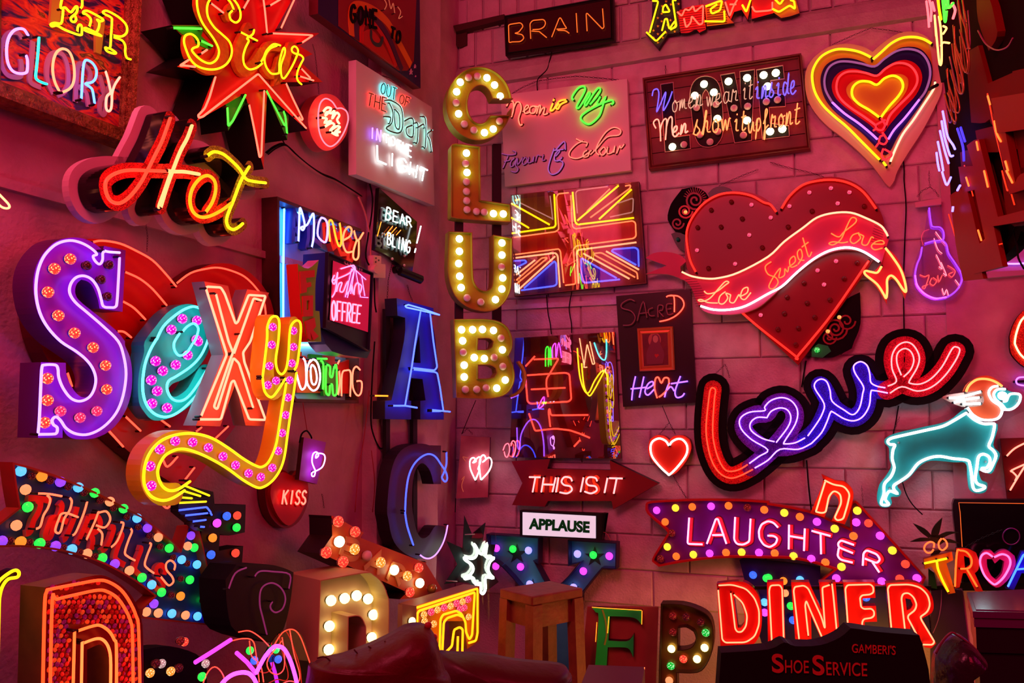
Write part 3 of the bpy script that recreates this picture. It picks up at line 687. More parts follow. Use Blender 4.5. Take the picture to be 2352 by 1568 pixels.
# NOTHING, lower compartment
s.slab('letter_panel', '@12 375,95 420,95 420,200 450,130 500,200 500,120 690,130 725,130 730,190 800,190 860,165 900,200 930,300 930,480 375,470', .014, .03, REDL)
s.slab('letter', '@12 505,115 610,125 610,160 740,250 740,490 620,500 600,200 505,160', .03, .045, mat('letter_green', (.01, .25, .02), .4))
s.tubes(['@12 340,170 400,400 430,440 460,380 455,200 430,150', '@12 500,170 470,250 470,380 520,450 570,420 590,320 570,210 530,165 495,190', '@12 500,250 510,370 540,395 560,340 545,250 515,215 500,250'], neon(6, 2.6, 4.5), h=.095, r=2.3, drop=.05)
s.tubes(['@12 555,158 650,160 ', '@12 590,170 620,220 615,440', '@12 645,220 640,440 660,490 675,480 680,400', '@12 645,215 680,230 680,310 700,325 715,250 735,215 742,300 742,470 710,490 700,400 685,395'], N_GRN, h=.095, r=2.4, drop=.05)
s.tubes(['@12 765,175 750,210', '@12 765,270 770,380 755,490', '@12 785,500 790,300 830,265 870,290 865,505', '@12 955,260 920,230 890,280 890,420 930,495 965,470 970,370 920,365'], neon(5, .5, .25), h=.095, r=2.3, drop=.05)
# FOR sign
s = Sign('arrow_board', 'lime and red bow tie shaped board reading FOR, in front of the blue cabinet', 'sign', 705, 690, 'L', .245, tile='11')
s.slab('board', '383,855 480,898 577,820 555,960 545,1080 545,1285 583,1290 600,1570 480,1570 448,1480 418,1300 400,1100', 0, .05, mat('lime_paint', (.22, .85, .02), .35), REDL)
s.slab('letter', '405,925 540,912 540,975 460,985 465,1030 505,1022 510,1062 467,1075 467,1115 415,1128', .0505, .056, REDL)
s.slab('letter', '430,1150 525,1145 525,1335 435,1340', .0505, .056, REDL, holes=['465,1190 492,1190 492,1275 465,1280'])
s.slab('letter', '453,1385 540,1350 552,1430 525,1462 577,1520 530,1558 500,1480 508,1560 478,1540', .0505, .056, REDL)
# TV
s = Sign('television', 'old blue cased television with pink neon lettering on its tilted screen', 'television', 810, 700, 'L', .10, tile='11')
TVB = mat('tv_case_blue', (.015, .03, .20), .4); TVF = mat('tv_bezel', (.012, .012, .03), .35)
s.slab('case', '665,750 1082,940 1045,1660 640,1440', 0, .12, TVF, TVB)
s.tray('bezel', '668,750 1080,940 1045,1655 643,1440', .12, .135, TVF, TVF, rim=2, floor=.122)
s.slab('screen', '708,825 1050,958 1028,1482 678,1370', .1225, .127, mat('screen_pink', (.35, .01, .06), .08, emit=(1, .02, .10), es=.35), GLOSSB)
s.tubes(['720,960 700,1010 720,1040 740,980 750,940 730,1100 700,1160', '740,1110 760,1040 790,1030 770,1100 800,1110 830,1040 850,1020 830,1130 860,1100 880,1050 890,1130', '900,1140 910,1060 940,1030 950,1130 970,1060 930,1030', '780,900 900,870 860,940 700,1010'], neon(4, .5, 1.2), h=.131, r=1.8, name='screen_neon')
s.tubes(['820,1160 880,900', '840,1165 905,905', '870,1130 910,880 960,1160 1030,1165', '970,960 1000,1150', '880,880 1010,1000'], neon(1.6, .6, 3), h=.13, r=1.1, mode=None, name='screen_neon')
s.neontext('OFFREE', '690,1190 975,1240 960,1400 690,1370', neon(4.5, .6, 1.0), .131, 2.0, .7, name='screen_neon')
s.filltext('COLOR TV', '816,816 985,888 984,930 818,855', .1225, .1285, mat('tv_lettering', (.6, .35, .35), .5), bold=.02)
s.slab('tv_base', '590,1450 1060,1640 1020,1720 700,1660', .02, .10, NAVY2)
s.root['label'] = 'blue cased television with pink neon lettering on its screen, inside the cabinet'
# Bear bling
s = Sign('hanging_sign', 'black glossy diamond panel with white neon letters, under the pale lit panel', 'sign', 910, 520, 'L', .085, tile='11')
s.slab('panel', '1132,158 1480,470 1462,760 1430,955 1240,800 1095,725', 0, .02, GLOSSB, BLACK)
s.neontext('BEAR', '1195,330 1430,440 1440,520 1180,440', N_WHT, .035, 1.5, .7); s.neontext('BLING', '1205,565 1430,650 1415,760 1200,670', N_WHT, .035, 1.5, .7)
s.slabtext('BEAR', '1150,350 1400,450 1400,540 1140,450', 5, .0205, .027, mat('teal_letter', (.08, .2, .18), .3), sx=.7); s.slabtext('BLING', '1100,590 1400,690 1400,780 1100,680', 5, .0205, .027, MATS['teal_letter'], sx=.7)
s.tubes(['1150,470 1115,600', '1255,510 1190,590', '1290,520 1220,600', '1330,545 1290,590'], N_AMB, h=.03, r=1.0, mode=None); s.tubes(['1515,508 1477,665', '1467,715 1458,750'], N_WHT, h=.05, r=1.8, mode=None)
for x, y in ((1360, 870), (1250, 810), (1362, 780)): s.bulb(588 + x / 4, 392 + y / 4, .02, 3.5, mat('pale_disc', (.5, .5, .4), .4), SOCKD, stand=.2)
# sockets
s = Sign('wall_socket', 'red tinted double wall socket box beside the cables', 'socket', 868, 600, 'L', .075, tile='11')
s.slab('back_box', '1080,850 1190,860 1190,985 1080,980', 0, .03, mat('socket_plastic', (.65, .3, .3), .35)); s.slab('upper_box', '1080,775 1150,785 1150,855 1078,850', 0, .03, MATS['socket_plastic'])
s.slab('plug', [(588 + (1125 + 42 * math.cos(a * .52)) / 4, 392 + (905 + 42 * math.sin(a * .52)) / 4) for a in range(12)], .03, .05, MATS['socket_plastic'])
for x, y in ((1100, 795), (1125, 815), (1098, 830)): s.slab('slot', [(588 + (x + a) / 4, 392 + (y + b) / 4) for a, b in ((0, 0), (9, 0), (9, 14), (0, 14))], .0305, .032, BLACK)
# cctv
s = Sign('security_camera', 'small black bullet security camera below the black diamond panel', 'camera', 935, 640, 'L', .09)
def cyl(name, a, b, r, m, parent, seg=16, r2=None):
    a, b = Vector(a), Vector(b); V, F = tube_geo([a, b], r, seg=seg)
    return link(name, V, F, m, parent, smooth=False)
cyl('body', (-.11, -.02, .02), (.0, -.08, -.01), .022, BLACK, s.root); cyl('lens', (.0, -.08, -.01), (.006, -.083, -.012), .013, mat('lens_blue', (.03, .03, .3), .1), s.root); cyl('bracket', (-.10, .0, .03), (-.10, .02, .03), .018, BLACK, s.root); cyl('arm', (-.10, .01, .03), (-.08, -.03, .02), .008, BLACK, s.root)
# ---- blue letters A and C on rails
RAIL = mat('rail_black', (.01, .006, .01), .5)
s = Sign('letter_rack', 'tall blue box letters A and C with blue neon, on black rails in the corner', 'sign', 950, 955, 'L', .085, tile='12')
for x0, x1 in ((1195, 1232), (1445, 1483)): s.slab('rail', '@12 %d,-300 %d,-300 %d,700 @13 %d,700 %d,700' % (x0, x1, x1, x1, x0), 0, .02, RAIL)
s.slab('letter_face', '@11 1292,1170 1630,1262 1632,1330 1600,1325 1650,1568 @12 1690,540 1725,548 1725,718 1510,715 1510,545 1558,540 1530,345 1425,335 1400,540 1425,545 1425,716 1185,712 1185,545 1245,540 @11 1360,1560 1370,1350 1300,1330', .02, .085, mat('deep_blue', (.015, .04, .42), .4), mat('near_black_blue', (.012, .006, .02), .5), holes=['@11 1500,1500 @12 1512,198 1428,192'])
s.tubes(['@11 1400,1230 1370,1240 1380,1255 1500,1280 1690,1325 1540,1270 1400,1230'], neon(.3, .6, 5), h=.12, r=2.0, mode='f', drop=.086)
s.tubes(['@11 1515,1275 1490,1420 1465,1568 @12 1430,240 1370,585', '@11 1600,1310 1630,1568 @12 1665,235 1640,265 1550,255 1440,242', '@12 1445,258 1640,280 1665,290 1690,420 1722,640', '@12 1258,590 1370,590 1478,608', '@12 1615,628 1782,645', '@12 1615,640 1700,640'], neon(.2, .38, 5), h=.12, r=2.2, mode='f', drop=.086)
s.tube('@12 1090,498 1215,500', N_AMB, .06, 1.8, drop=.02)
s.slab('letter_face', '@12 1700,955 1620,960 1530,938 1400,958 1300,1040 1240,1200 1212,1420 1205,1568 @13 1215,60 1250,230 1320,340 1440,415 1540,425 1640,400 1710,310 1745,200 1735,130 1650,125 1590,210 1530,240 1480,180 1440,0 @12 1435,1400 1450,1230 1490,1140 1540,1120 1600,1190 1632,1310 1700,1310', .02, .085, mat('plum_black', (.05, .008, .03), .4), mat('near_black_plum', (.014, .004, .012), .5))
s.tubes(['@12 1370,1568 1378,1400 1402,1240 1450,1130 1520,1060 1590,1033 1650,1060 1700,1130 1745,1200 1757,1260 1737,1287 1708,1250 1728,1200 1750,1120 1750,1018', '@13 1368,-8 1390,130 1445,300'], neon(.13, .22, 4), h=.12, r=2.2, drop=.086); s.tube('@13 1505,390 1550,420 1600,422 1660,380 1715,290 1745,200 1760,120', neon(1.2, .5, 2.6), .12, 1.9, drop=.086)
# ---- purple heart board / kiss
s = Sign('small_heart_board', 'small purple tilted board with a pink neon outline heart, right of the yellow letter y', 'sign', 720, 1060, 'L', .075, tile='12')
s.slab('board', '440,880 645,925 560,1310 395,1270', 0, .02, mat('purple_board', (.35, .05, .5), .4), DWOOD)
s.tube('548,1190 516,1110 524,1035 555,1015 575,1045 550,1070 560,1030 620,1035 634,1080 610,1150 560,1185 515,1205 515,1235 535,1235 545,1200', neon(5, 1.5, 6), .04, 1.8, drop=.021)
s.tube('400,930 420,850 465,820 500,860 512,890', MBLACK, .012, 2.2, name='cable'); s.chain('605,1400 615,1450 625,1530', h=.01, r=1.2); s.tube('430,560 450,700 470,820', MATS['red_cable'], .008, 1.1, name='cable')
s = Sign('kiss_heart', 'red heart shaped dish with neon word KISS, under the yellow letter tail', 'sign', 650, 1150, 'L', .006, tile='12')
HK = '340,1235 260,1200 190,1230 140,1330 140,1450 200,1600 300,1690 400,1600 465,1450 480,1330 455,1240 400,1180'
s.slab('dish', sh('340,1215 250,1160 160,1190 100,1300 100,1450 150,1600 270,1700 400,1640 480,1480 490,1330 450,1210 400,1170', -2, 4, '12'), 0, .035, mat('red_dish', (.28, .01, .02), .3), mat('dark_red_dish', (.16, .01, .015), .4), mode='c')
s.slab('heart_face', HK, .0355, .05, mat('red_face', (.55, .015, .02), .25), mode='c')
s.neontext('KISS', '250,1365 475,1370 462,1495 232,1495', neon(5, .45, .3), .07, 2.0, .75, name='neon_letter'); s.slabtext('KISS', '260,1380 470,1385 458,1500 242,1500', 8, .0505, .055, REDL, sx=.75)
# ================================================================ S e X y
s = Sign('heart_sign', 'big red heart panel with ring after ring of red neon, behind the word Sexy', 'sign', 360, 840, 'L', .006, tile='01')
s.slab('heart_face', '@px 405,657 352,600 285,562 205,548 135,580 88,640 80,740 120,845 220,965 330,1065 428,1130 480,1060 560,950 615,850 632,760 622,690 590,640 545,610 495,605 450,622', 0, .06, mat('red_vinyl', (.60, .010, .008), .28), mat('dark_red_side', (.14, .008, .01), .4), mode=None)
s.tubes(['@01 855,655 940,642 1100,668 1250,735 1400,822 1520,945 1618,1062', '@01 1622,1035 1750,940 1880,903 2000,890 2130,920 2250,975 2352,1075 @px 606,690 612,740', '@01 1150,930 1280,990 1400,1085 1530,1235', '@01 1130,1200 1230,1260 1335,1365', '@01 1080,1475 1140,1480 1205,1530', '@02 1000,820 1130,965', '@02 1155,690 1290,820', '@02 1480,720 1560,780', '@02 1980,890 2095,780', '@02 1785,1160 1700,1270', '@02 1500,1090 1540,1150 1630,1060', '@02 1480,1480 1540,1530 1610,1440', '@02 620,290 660,410', '@02 1800,830 1850,790'], neon(4.5, .17, .085), h=.10, r=2.6, drop=.061)
s = Sign('letter_sign', 'large purple metal box letter S edged in violet neon with jewel bulbs', 'sign', 165, 780, 'L', .11, tile='01')
PURP = mat('purple_enamel', (.34, .02, .60), .32); 
s.slab('letter_box', '@01 955,690 1155,730 1125,1295 915,1265 895,1170 850,1060 800,1015 745,1000 705,1040 690,1110 722,1185 860,1300 1060,1460 1150,1568 @02 1150,40 1195,150 1215,300 1200,500 1130,680 1010,820 860,890 700,897 620,865 575,800 575,885 350,885 375,190 605,195 607,280 625,350 680,450 740,505 800,508 850,460 872,380 860,290 800,190 640,70 540,0 @01 430,1450 350,1310 312,1150 305,1020 325,900 370,800 430,720 510,652 620,617 740,617 840,652 915,705 945,745', 0, .075, PURP, mat('dark_purple_side', (.10, .012, .16), .3))
s.tube('@01 960,735 1000,745 1098,752', neon(1.6, .8, 6), .10, 3.4, drop=.076)
s.tube('@01 1098,800 1088,1000 1075,1200 1060,1250 1010,1255 950,1245 930,1180 900,1080 845,1000 770,965 700,980 650,1040 640,1120 690,1205 800,1300 950,1430 1085,1565 @02 1135,130 1158,300 1130,500 1065,660 950,785 820,850 700,848 610,800 560,730 515,692 480,720 490,762 525,790 520,840 480,850 350,852', neon(1.3, .62, 6), .10, 3.4, drop=.076)
s.tube('@02 350,840 362,700 375,400 385,240 410,215 505,215 532,250 540,330 580,430 650,520 730,548 810,520 860,450 880,350 855,255 795,170 700,90 560,0 @01 440,1440 365,1300 330,1130 340,960 380,830 440,740 530,668 640,640 740,660 830,708 890,765 855,785 875,830 915,858 942,820 945,755 965,740', neon(1.3, .66, 6), .1005, 3.3, drop=.076)
s.bulbs('@01 640,810 495,900 435,1115 530,1330 680,1490 @02 850,55 965,220 975,440 430,340 430,540 405,745', .075, 12.5, J_ORG, mat('blue_socket', (.02, .12, .5), .3)); s.bulbs('@02 550,640 730,700 885,640', .075, 12, J_PNK, mat('green_socket', (.03, .12, .08), .3)); s.bulbs('@01 795,870 1000,865 925,1000 985,1155', .075, 11, J_OFF, SOCKD)
s = Sign('letter_sign', 'teal metal box letter e with cyan neon and magenta jewel bulbs', 'sign', 400, 840, 'L', .15, tile='01')
TEALE = mat('teal_enamel', (.02, .42, .36), .3)
s.slab('letter_box', '@01 1330,1568 1430,1430 1530,1310 1640,1240 1760,1225 1860,1270 1930,1370 1945,1480 @02 1930,40 1880,160 1790,270 1680,350 1590,385 1548,430 1560,490 1600,508 1650,490 1730,420 1830,240 1900,210 1965,235 1935,350 1850,480 1740,595 1600,685 1480,725 1390,715 1320,640 1278,560 1268,400 1285,250 1325,100', 0, .05, TEALE, mat('teal_side', (.02, .30, .26), .35))
s.tube('@01 1440,1548 1500,1430 1600,1335 1700,1270 1790,1248 1870,1290 1920,1380 1925,1490 @02 1890,40 1830,150 1740,240 1620,320 1548,365 1535,440 1575,520 1645,548 1720,515 1800,420 1905,255', N_CYAN, .075, 3.2, drop=.051)
s.tube('@02 1955,240 1905,370 1810,490 1690,610 1580,680 1480,690 1390,640 1330,540 1310,400 1330,220 1380,80 1440,-25', N_CYAN, .075, 3.2, drop=.051)
s.tube('@01 1680,1475 1720,1430 1780,1403 1822,1450 1800,1540 @02 1770,20 1720,95 1650,130 1605,80 1600,10 @01 1650,1495', N_CYAN, .075, 3.0, drop=.051)
s.bulbs('@01 1670,1360 1805,1375 1570,1460 1800,1550 @02 1815,0 1425,180 1720,125 1610,215 1490,270 1385,355 1440,455 1390,570 1530,610', .05, 11.5, J_MAG, SOCK)
s = Sign('letter_sign', 'peach coloured box letter X with double peach neon outline', 'sign', 540, 820, 'L', .232, tile='01')
PEACHP = mat('salmon_enamel', (.70, .22, .12), .35); GREYS = mat('grey_side', (.22, .16, .2), .4)
s.slab('letter_box', '@px 469,646 524,656 543,738 568,664 618,672 576,820 613,979 564,977 541,880 506,979 450,977 514,815', 0, .05, PEACHP, GREYS)
s.tubes(['@01 1985,1135 2100,1568 @02 2140,100', '@01 1895,1075 1905,1065 2030,1072 2065,1130 2165,1405 2185,1390 2285,1140 2440,1150 @02 2300,0 2232,100 2245,190 2440,720 2290,715 2150,355 2125,375 2030,715 1835,715', '@02 1850,682 2085,120 2060,40 @01 1895,1090', '@02 2205,-60 2110,180 1965,600 1995,625 2145,150 2195,200 2325,605', '@01 2400,1190 2330,1170 2230,1450 @02 2150,110'], neon(5.5, .75, .42), h=.075, r=3.0, mode='f', drop=.051)
s = Sign('letter_sign', 'yellow box letter y with long curling tail, yellow neon and magenta jewel bulbs', 'sign', 560, 920, 'L', .315, tile='12')
YELP = mat('yellow_enamel', (.70, .68, .01), .35); YS = mat('amber_side', (.62, .42, .01), .35)
q = s.path('@11 155,1400 @12 130,60 112,250 125,400 165,455 235,400', .05, 'c'); s.ribbon_uv('letter_face', q, 42 * s.mpp, 0, .05, YELP, YS)
q = s.path('@11 355,1420 @12 340,60 310,380 260,700 200,1020 130,1200 40,1245 @02 2290,1210 2150,1120 2000,1020 1840,945 1660,915 1520,950 1410,1050 1370,1180 1390,1310 1480,1400 1610,1400', .0505, 'c'); s.ribbon_uv('letter_face', q, 44 * s.mpp, 0, .0505, YELP, YS)
s.tube('@12 60,330 100,0 @11 105,1430 140,1350 190,1340 215,1400 205,1568 @12 182,170 200,270 240,300 280,240 300,100 @11 305,1560 320,1430 370,1375 410,1410 405,1568 @12 380,200 350,265', N_YEL, .075, 3.2, drop=.051)
s.tube('@12 60,330 80,460 140,512 200,450 270,340', N_YEL, .075, 3.2, drop=.051)
s.tube('@12 278,380 262,480 240,600 210,800 180,960 120,1100 60,1150 0,1142 @02 2240,1080 2100,980 1950,890 1800,848 1650,850 1500,900 1400,990 1340,1110 1320,1250 1340,1350 1400,1430 1500,1460 1600,1430 1695,1368', N_YEL, .0755, 3.2, drop=.051)
s.tube('@12 372,285 345,480 320,640 290,850 262,1050 220,1180 150,1280 70,1335 0,1338 @02 2230,1270 2080,1160 1900,1060 1750,1000 1640,988 1540,1030 1480,1100 1448,1200 1480,1310 1550,1368 1640,1355 1745,1285', N_YEL, .076, 3.2, drop=.051)
s.bulbs('@11 150,1435 340,1470 @12 140,30 340,50 120,225 325,200 105,400 180,360 305,355 290,515 270,675 235,840 200,1005 145,1160 40,1245 @02 1605,915 1765,925 1910,975 2045,1055 2160,1135 2280,1210 1465,990 1375,1145 1385,1325', .05, 10, J_MAG, mat('amber_socket', (.5, .3, .02), .3))
# cone
s = Sign('cone_sign', 'black panel with fanned yellow and blue neon bars, under the yellow tail', 'sign', 450, 1150, 'L', .275, tile='02')
s.slab('panel', '@02 1640,1300 1960,1380 1970,1568 @03 1900,170 1840,160 1640,0', 0, .03, BLACK)
s.tubes(['@02 1695,1322 1922,1415', '@02 1695,1375 1840,1420', '@02 1650,1430 1762,1440', '@02 1645,1482 1892,1470'], N_YEL, h=.05, r=2.6, mode=None, drop=.031)
s.tubes(['@02 1640,1550 1900,1520 1935,1568', '@03 1700,30 1905,8', '@03 1930,0 1945,25', '@03 1770,85 1890,70', '@03 1838,132 1875,135'], N_BLU, h=.05, r=2.4, mode='f', drop=.031)
# ================================================================ lower left
s = Sign('neon_tube_sign', 'warm white neon tube end poking in at the left edge beside the script Hot', 'sign', 20, 465, 'L', .05, tile='01')
s.tube('-160,120 -60,170 20,245 85,318 70,345 20,335 -40,290 -150,250', neon(5, 1.0, .45), .04, 3.0, drop=.011)
RIMR = mat('fairground_rim', (.55, .03, .02), .35, noise=(5, (.10, .12, .02), .4))
s = Sign('arrow_sign', 'curved arrow sign reading THRILLS ringed with coloured cap bulbs, lower left', 'sign', 250, 1250, 'L', .22, tile='03')
OUTL = '@02 125,1120 400,1195 700,1310 950,1425 1200,1560 @03 1300,45 1450,155 1600,285 1665,360 1735,135 1800,128 1830,180 1900,480 1985,930 1970,1015 1930,1032 1300,965 1310,890 1432,770 1300,665 1100,540 900,445 600,355 300,315 0,312 -180,320 -60,160 60,60 @02 185,1530 150,1330'
s.tray('arrow_box', OUTL, 0, .045, mat('arrow_blue', (.02, .04, .34), .35, noise=(6, (.01, .10, .16), .5)), RIMR, rim=4, floor=.015)
TS = (('T', ['@02 350,1395 450,1400 565,1420', '@02 430,1410 462,1450 440,1530 @03 400,30 370,130 330,152']), ('H', ['@02 640,1435 660,1470 640,1550 @03 590,60 560,170 530,192 508,160 545,50 565,15 620,10 715,45', '@02 800,1475 @03 770,10 700,180 665,212']),
      ('R', ['@03 905,-5 870,90 795,252', '@03 905,5 @02 975,1560 @03 1010,40 1005,90 960,140 880,118', '@03 895,150 940,200 930,302']), ('I', ['@03 1105,92 1135,112 1080,260 1020,322']), ('L', ['@03 1200,150 1212,180 1180,260 1148,370 1180,410 1238,442']),
      ('L', ['@03 1370,282 1388,300 1350,400 1330,480 1360,520 1412,558']), ('S', ['@03 1600,530 1608,480 1570,443 1528,470 1530,530 1580,590 1592,640 1550,672 1500,620 1478,592']))
for ch, ls in TS:
    D = ([], [], [])
    for k, st in enumerate(ls): s.ribbon_uv('letter', s.path(sh(st, -21, 11), .03, 'c'), 13 * s.mpp, .0155, .028 + k * .0003, None, None, False, False, data=D)
    link('letter', D[0], D[1], [REDL, mat('pale_red_edge', (.5, .15, .2), .4)], s.root, D[2])
    s.tubes(ls, neon(4.5, .32, .13), h=.055, r=2.6, drop=.03)
cols = {'s': B_SKY, 'o': B_ORG, 'v': B_VIO, 'g': B_GRN, 'p': B_PCH, 'm': B_MAG, 'b': B_BLU, 'r': B_RED, 'y': B_YEL, 'd': J_OFF}
for st, c in (('@02 185,1190 380,1240 550,1290 715,1340 865,1390 1005,1470 1130,1535 230,1360 250,1520', 'sovsgpgpg'), ('@03 1255,55 1350,145 1450,230 1550,330 1665,435 1750,215 1720,310 1780,325 1805,480 1740,620 1655,770 1875,810 1480,735 1410,840 1340,915 1450,925 1575,930 1700,945 1810,955 1910,960', 'svpgsvpgsgoggvppspsv'),
              ('@03 10,265 185,270 360,285 505,310 655,340 795,380 935,420 1050,475 1185,535 1300,600 1390,665 145,120', 'vogvspgvpgsp'), ('@02 290,1235 460,1280 625,1335 770,1390 920,1460 1040,1530 @03 1165,45 1270,135 1375,215 1470,315 90,260 270,275 430,295 580,325 730,365 870,405', 'd' * 16), ('@03 1590,415 1720,470 1660,610 1575,760', 'dddd')):
    for (x, y), k in zip(pts(st, '03'), c): s.bulb(x, y, .015, 11 if k != 'd' else 8, cols[k], SOCKD, stand=1.3)
# letter E/S with fairground bulbs behind the arrow
s = Sign('bulb_letter', 'black box letter dotted with coloured cap bulbs, behind the THRILLS arrow head', 'sign', 520, 1270, 'L', .12, tile='03')
s.slab('letter_box', '1850,-70 2258,-70 2250,185 2100,215 2020,200 2010,355 2235,310 2215,600 2130,720 2000,785 1850,760', 0, .07, BLACK, MBLACK)
for (x, y), k in zip(pts('2080,35 2175,30 1990,100 2170,140 1950,235 1935,390 2160,375 2150,500 1925,540 2110,630 1950,685 2020,690', '03'), 'brmgobrbvrmg'): s.bulb(x, y, .07, 9.5, cols[k], SOCKD)
# big D, red
s = Sign('letter_sign', 'big box letter D packed with red glass gems and double orange neon, bottom left', 'sign', 200, 1450, 'L', .42, tile='03')
GEMF = mat('gem_bed', (.10, .004, .004), .3)
s.slab('letter_box', '415,690 620,640 880,578 1000,598 1130,680 1230,800 1290,950 1315,1150 1325,1900 380,1900', 0, .075, GEMF, mat('olive_side', (.22, .16, .03), .5, noise=(8, (.05, .08, .02), .6)), holes=['800,1262 900,1218 945,1230 985,1300 1003,1420 1003,1700 800,1700'])
for st in ('390,1850 410,900 430,730 470,705 700,660 900,625 1000,642 1110,712 1190,820 1250,950 1275,1100 1290,1850', '458,1850 480,830 520,800 700,755 900,715 990,732 1080,790 1150,890 1200,1000 1218,1150 1225,1850'): s.tube(st, neon(5, .14, .025), .10, 3.9)
s.tubes(['665,1850 685,1100', '720,1087 850,1045 920,1040 1000,1090 1050,1170 1070,1260 1068,1850'], neon(5, .28, .05), h=.10, r=3.7, drop=.076); s.tubes(['743,1850 755,1190', '770,1200 880,1162 950,1175 1000,1250 1018,1400 1010,1850'], neon(5, .42, .09), h=.10, r=3.6, drop=.076)
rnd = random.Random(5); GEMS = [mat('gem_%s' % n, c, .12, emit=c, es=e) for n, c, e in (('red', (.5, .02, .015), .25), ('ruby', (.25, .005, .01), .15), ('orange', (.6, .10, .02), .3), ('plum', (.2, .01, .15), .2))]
gm = []
for m in GEMS:
    V, F = [(0, -1, 0)], []
    for rr, d in ((.6, .85), (1, .35), (1, 0)): V += [(rr * math.cos(k * math.pi / 4), -d, rr * math.sin(k * math.pi / 4)) for k in range(8)]
    F = [(0, 1 + k, 1 + (k + 1) % 8) for k in range(8)] + [(1 + r * 8 + k, 9 + r * 8 + k, 9 + r * 8 + (k + 1) % 8, 1 + r * 8 + (k + 1) % 8) for r in (0, 1) for k in range(8)]
    me = bpy.data.meshes.new('gem'); me.from_pydata(V, [], F); me.materials.append(m); gm.append(me)
def inD(x, y):
    def w_(x, y, k): # outline test by rough bands
        return y > 760 + k and x > 440 and x < 1280 - k * .2 and (y - 760) > (x - 1050) * 1.35 - 60 and y > 770 - (x - 440) * .22
    return w_(x, y, 0) and not (640 < x < 1080 and y > 1035 + max(0, x - 950) * 1.0)
gy = 650
while gy < 1600:
    gx = 455 + (int(gy / 44) % 2) * 22
    while gx < 1260:
        a, b = gx + rnd.uniform(-7, 7), gy + rnd.uniform(-7, 7)
        if inD(a, b) or (690 < b + (a - 450) * .2 < 740 and a < 960):
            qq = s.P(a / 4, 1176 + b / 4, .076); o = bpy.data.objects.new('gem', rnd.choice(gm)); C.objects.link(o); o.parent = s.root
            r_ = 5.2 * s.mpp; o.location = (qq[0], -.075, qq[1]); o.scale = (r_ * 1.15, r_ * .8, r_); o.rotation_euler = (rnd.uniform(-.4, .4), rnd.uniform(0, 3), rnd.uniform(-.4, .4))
        gx += 44
    gy += 44
s = Sign('letter_sign', 'glittery letter part with looping yellow neon at the left edge, beside gem D', 'sign', 20, 1400, 'L', .42, tile='03')
s.ribbon('letter_face', '150,560 90,590 20,660 -30,760 -50,900 -60,1500', 20, 0, .03, mat('dark_glitter', (.05, .05, .01), .4, .3, glit=400), BLACK)
s.tube('-40,700 0,625 80,560 140,532 175,555 160,595 80,612 30,670 0,760 -10,900 -20,1400', N_YEL, .05, 4.2)
# scroll letter, dark
s = Sign('letter_sign', 'black scroll letter with unlit magenta tubing, behind the bulb letter D', 'sign', 600, 1400, 'L', .30, tile='13')
s.slab('letter_box', '-180,480 100,478 250,510 345,552 325,760 290,950 240,1100 150,1200 -180,1100 -260,900 -280,620', 0, .10, BLACK, MBLACK)
s.tubes(['-10,590 10,560 50,540 150,545 310,572 302,700', '100,1120 60,960 35,850 40,730 80,670 150,650 220,685 262,750 268,820 240,890 185,920 145,900 132,860 150,825', '-250,700 -190,560 -90,510'], neon(.22, .015, .09), h=.12, r=2.0, drop=.101)
# neon bows at the bottom
GLB = glass('red_bulb_glass', (.9, .25, .2), .08)
s = Sign('neon_loops', 'heap of red and magenta neon loops at the bottom edge, left of the sofa', 'sign', 640, 1520, 'L', .55, tile='13')
s.slab('shell', '-60,1700 0,1500 60,1350 140,1200 230,1100 330,1072 420,1130 480,1300 520,1500 540,1800 -60,1800', 0, .004, GLB)
s.tubes(['0,1480 80,1330 160,1240 210,1232 270,1270 330,1400 380,1600 390,1800', '-420,1800 -330,1600 -230,1500 -120,1470 -40,1500 10,1600 20,1800'], N_MAG, h=.04, r=5.0)
s.tubes(['150,1250 240,1110 330,1075 400,1130 460,1280 510,1450 530,1700', '240,1150 260,1300 255,1440 190,1490 120,1450 110,1350 240,1180', '310,1080 350,1300 400,1480 385,1560 300,1550 200,1600', '-160,1100 -60,1090 40,1150 120,1230', '-220,1180 -120,1160 -30,1180 0,1300 30,1560', '-60,1180 -40,1320 40,1400 70,1560', '-520,1700 -460,1500 -380,1420 -300,1500 -260,1700'], neon(4, .12, .05), h=.025, r=1.4)
s.tubes(['-560,1380 -400,1280 -230,1170', '-180,1290 -80,1380 0,1480'], neon(1.4, .08, 1.3), h=.03, r=5.0, mode=None)
for x, y, m in ((-60, 1270, B_GRN), (-20, 1360, B_BLU), (200, 1350, B_BLU), (180, 1260, B_GRN), (-500, 1510, B_GRN)): s.bulb(588 + x / 4, 1176 + y / 4, .005, 9, m, SOCKD)
s = Sign('gem_lamps', 'cluster of silver cut glass bulbs on a dark stand, right of the red gem D', 'lamp', 375, 1540, 'L', .30, tile='03')
s.slab('stand', '1330,1260 1560,1230 1800,1300 1900,1400 1900,1800 1330,1800', 0, .05, MBLACK)
for x, y, m in ((1655, 1180, J_DRED), (1690, 1190, J_RED), (1375, 1475, J_GLD), (1480, 1390, J_WHT), (1565, 1460, J_GLD), (1885, 1390, J_WHT), (1430, 1390, J_OFF), (1640, 1430, J_OFF)): s.bulb(x / 4, 1176 + y / 4, .05, 10, m, SOCK)
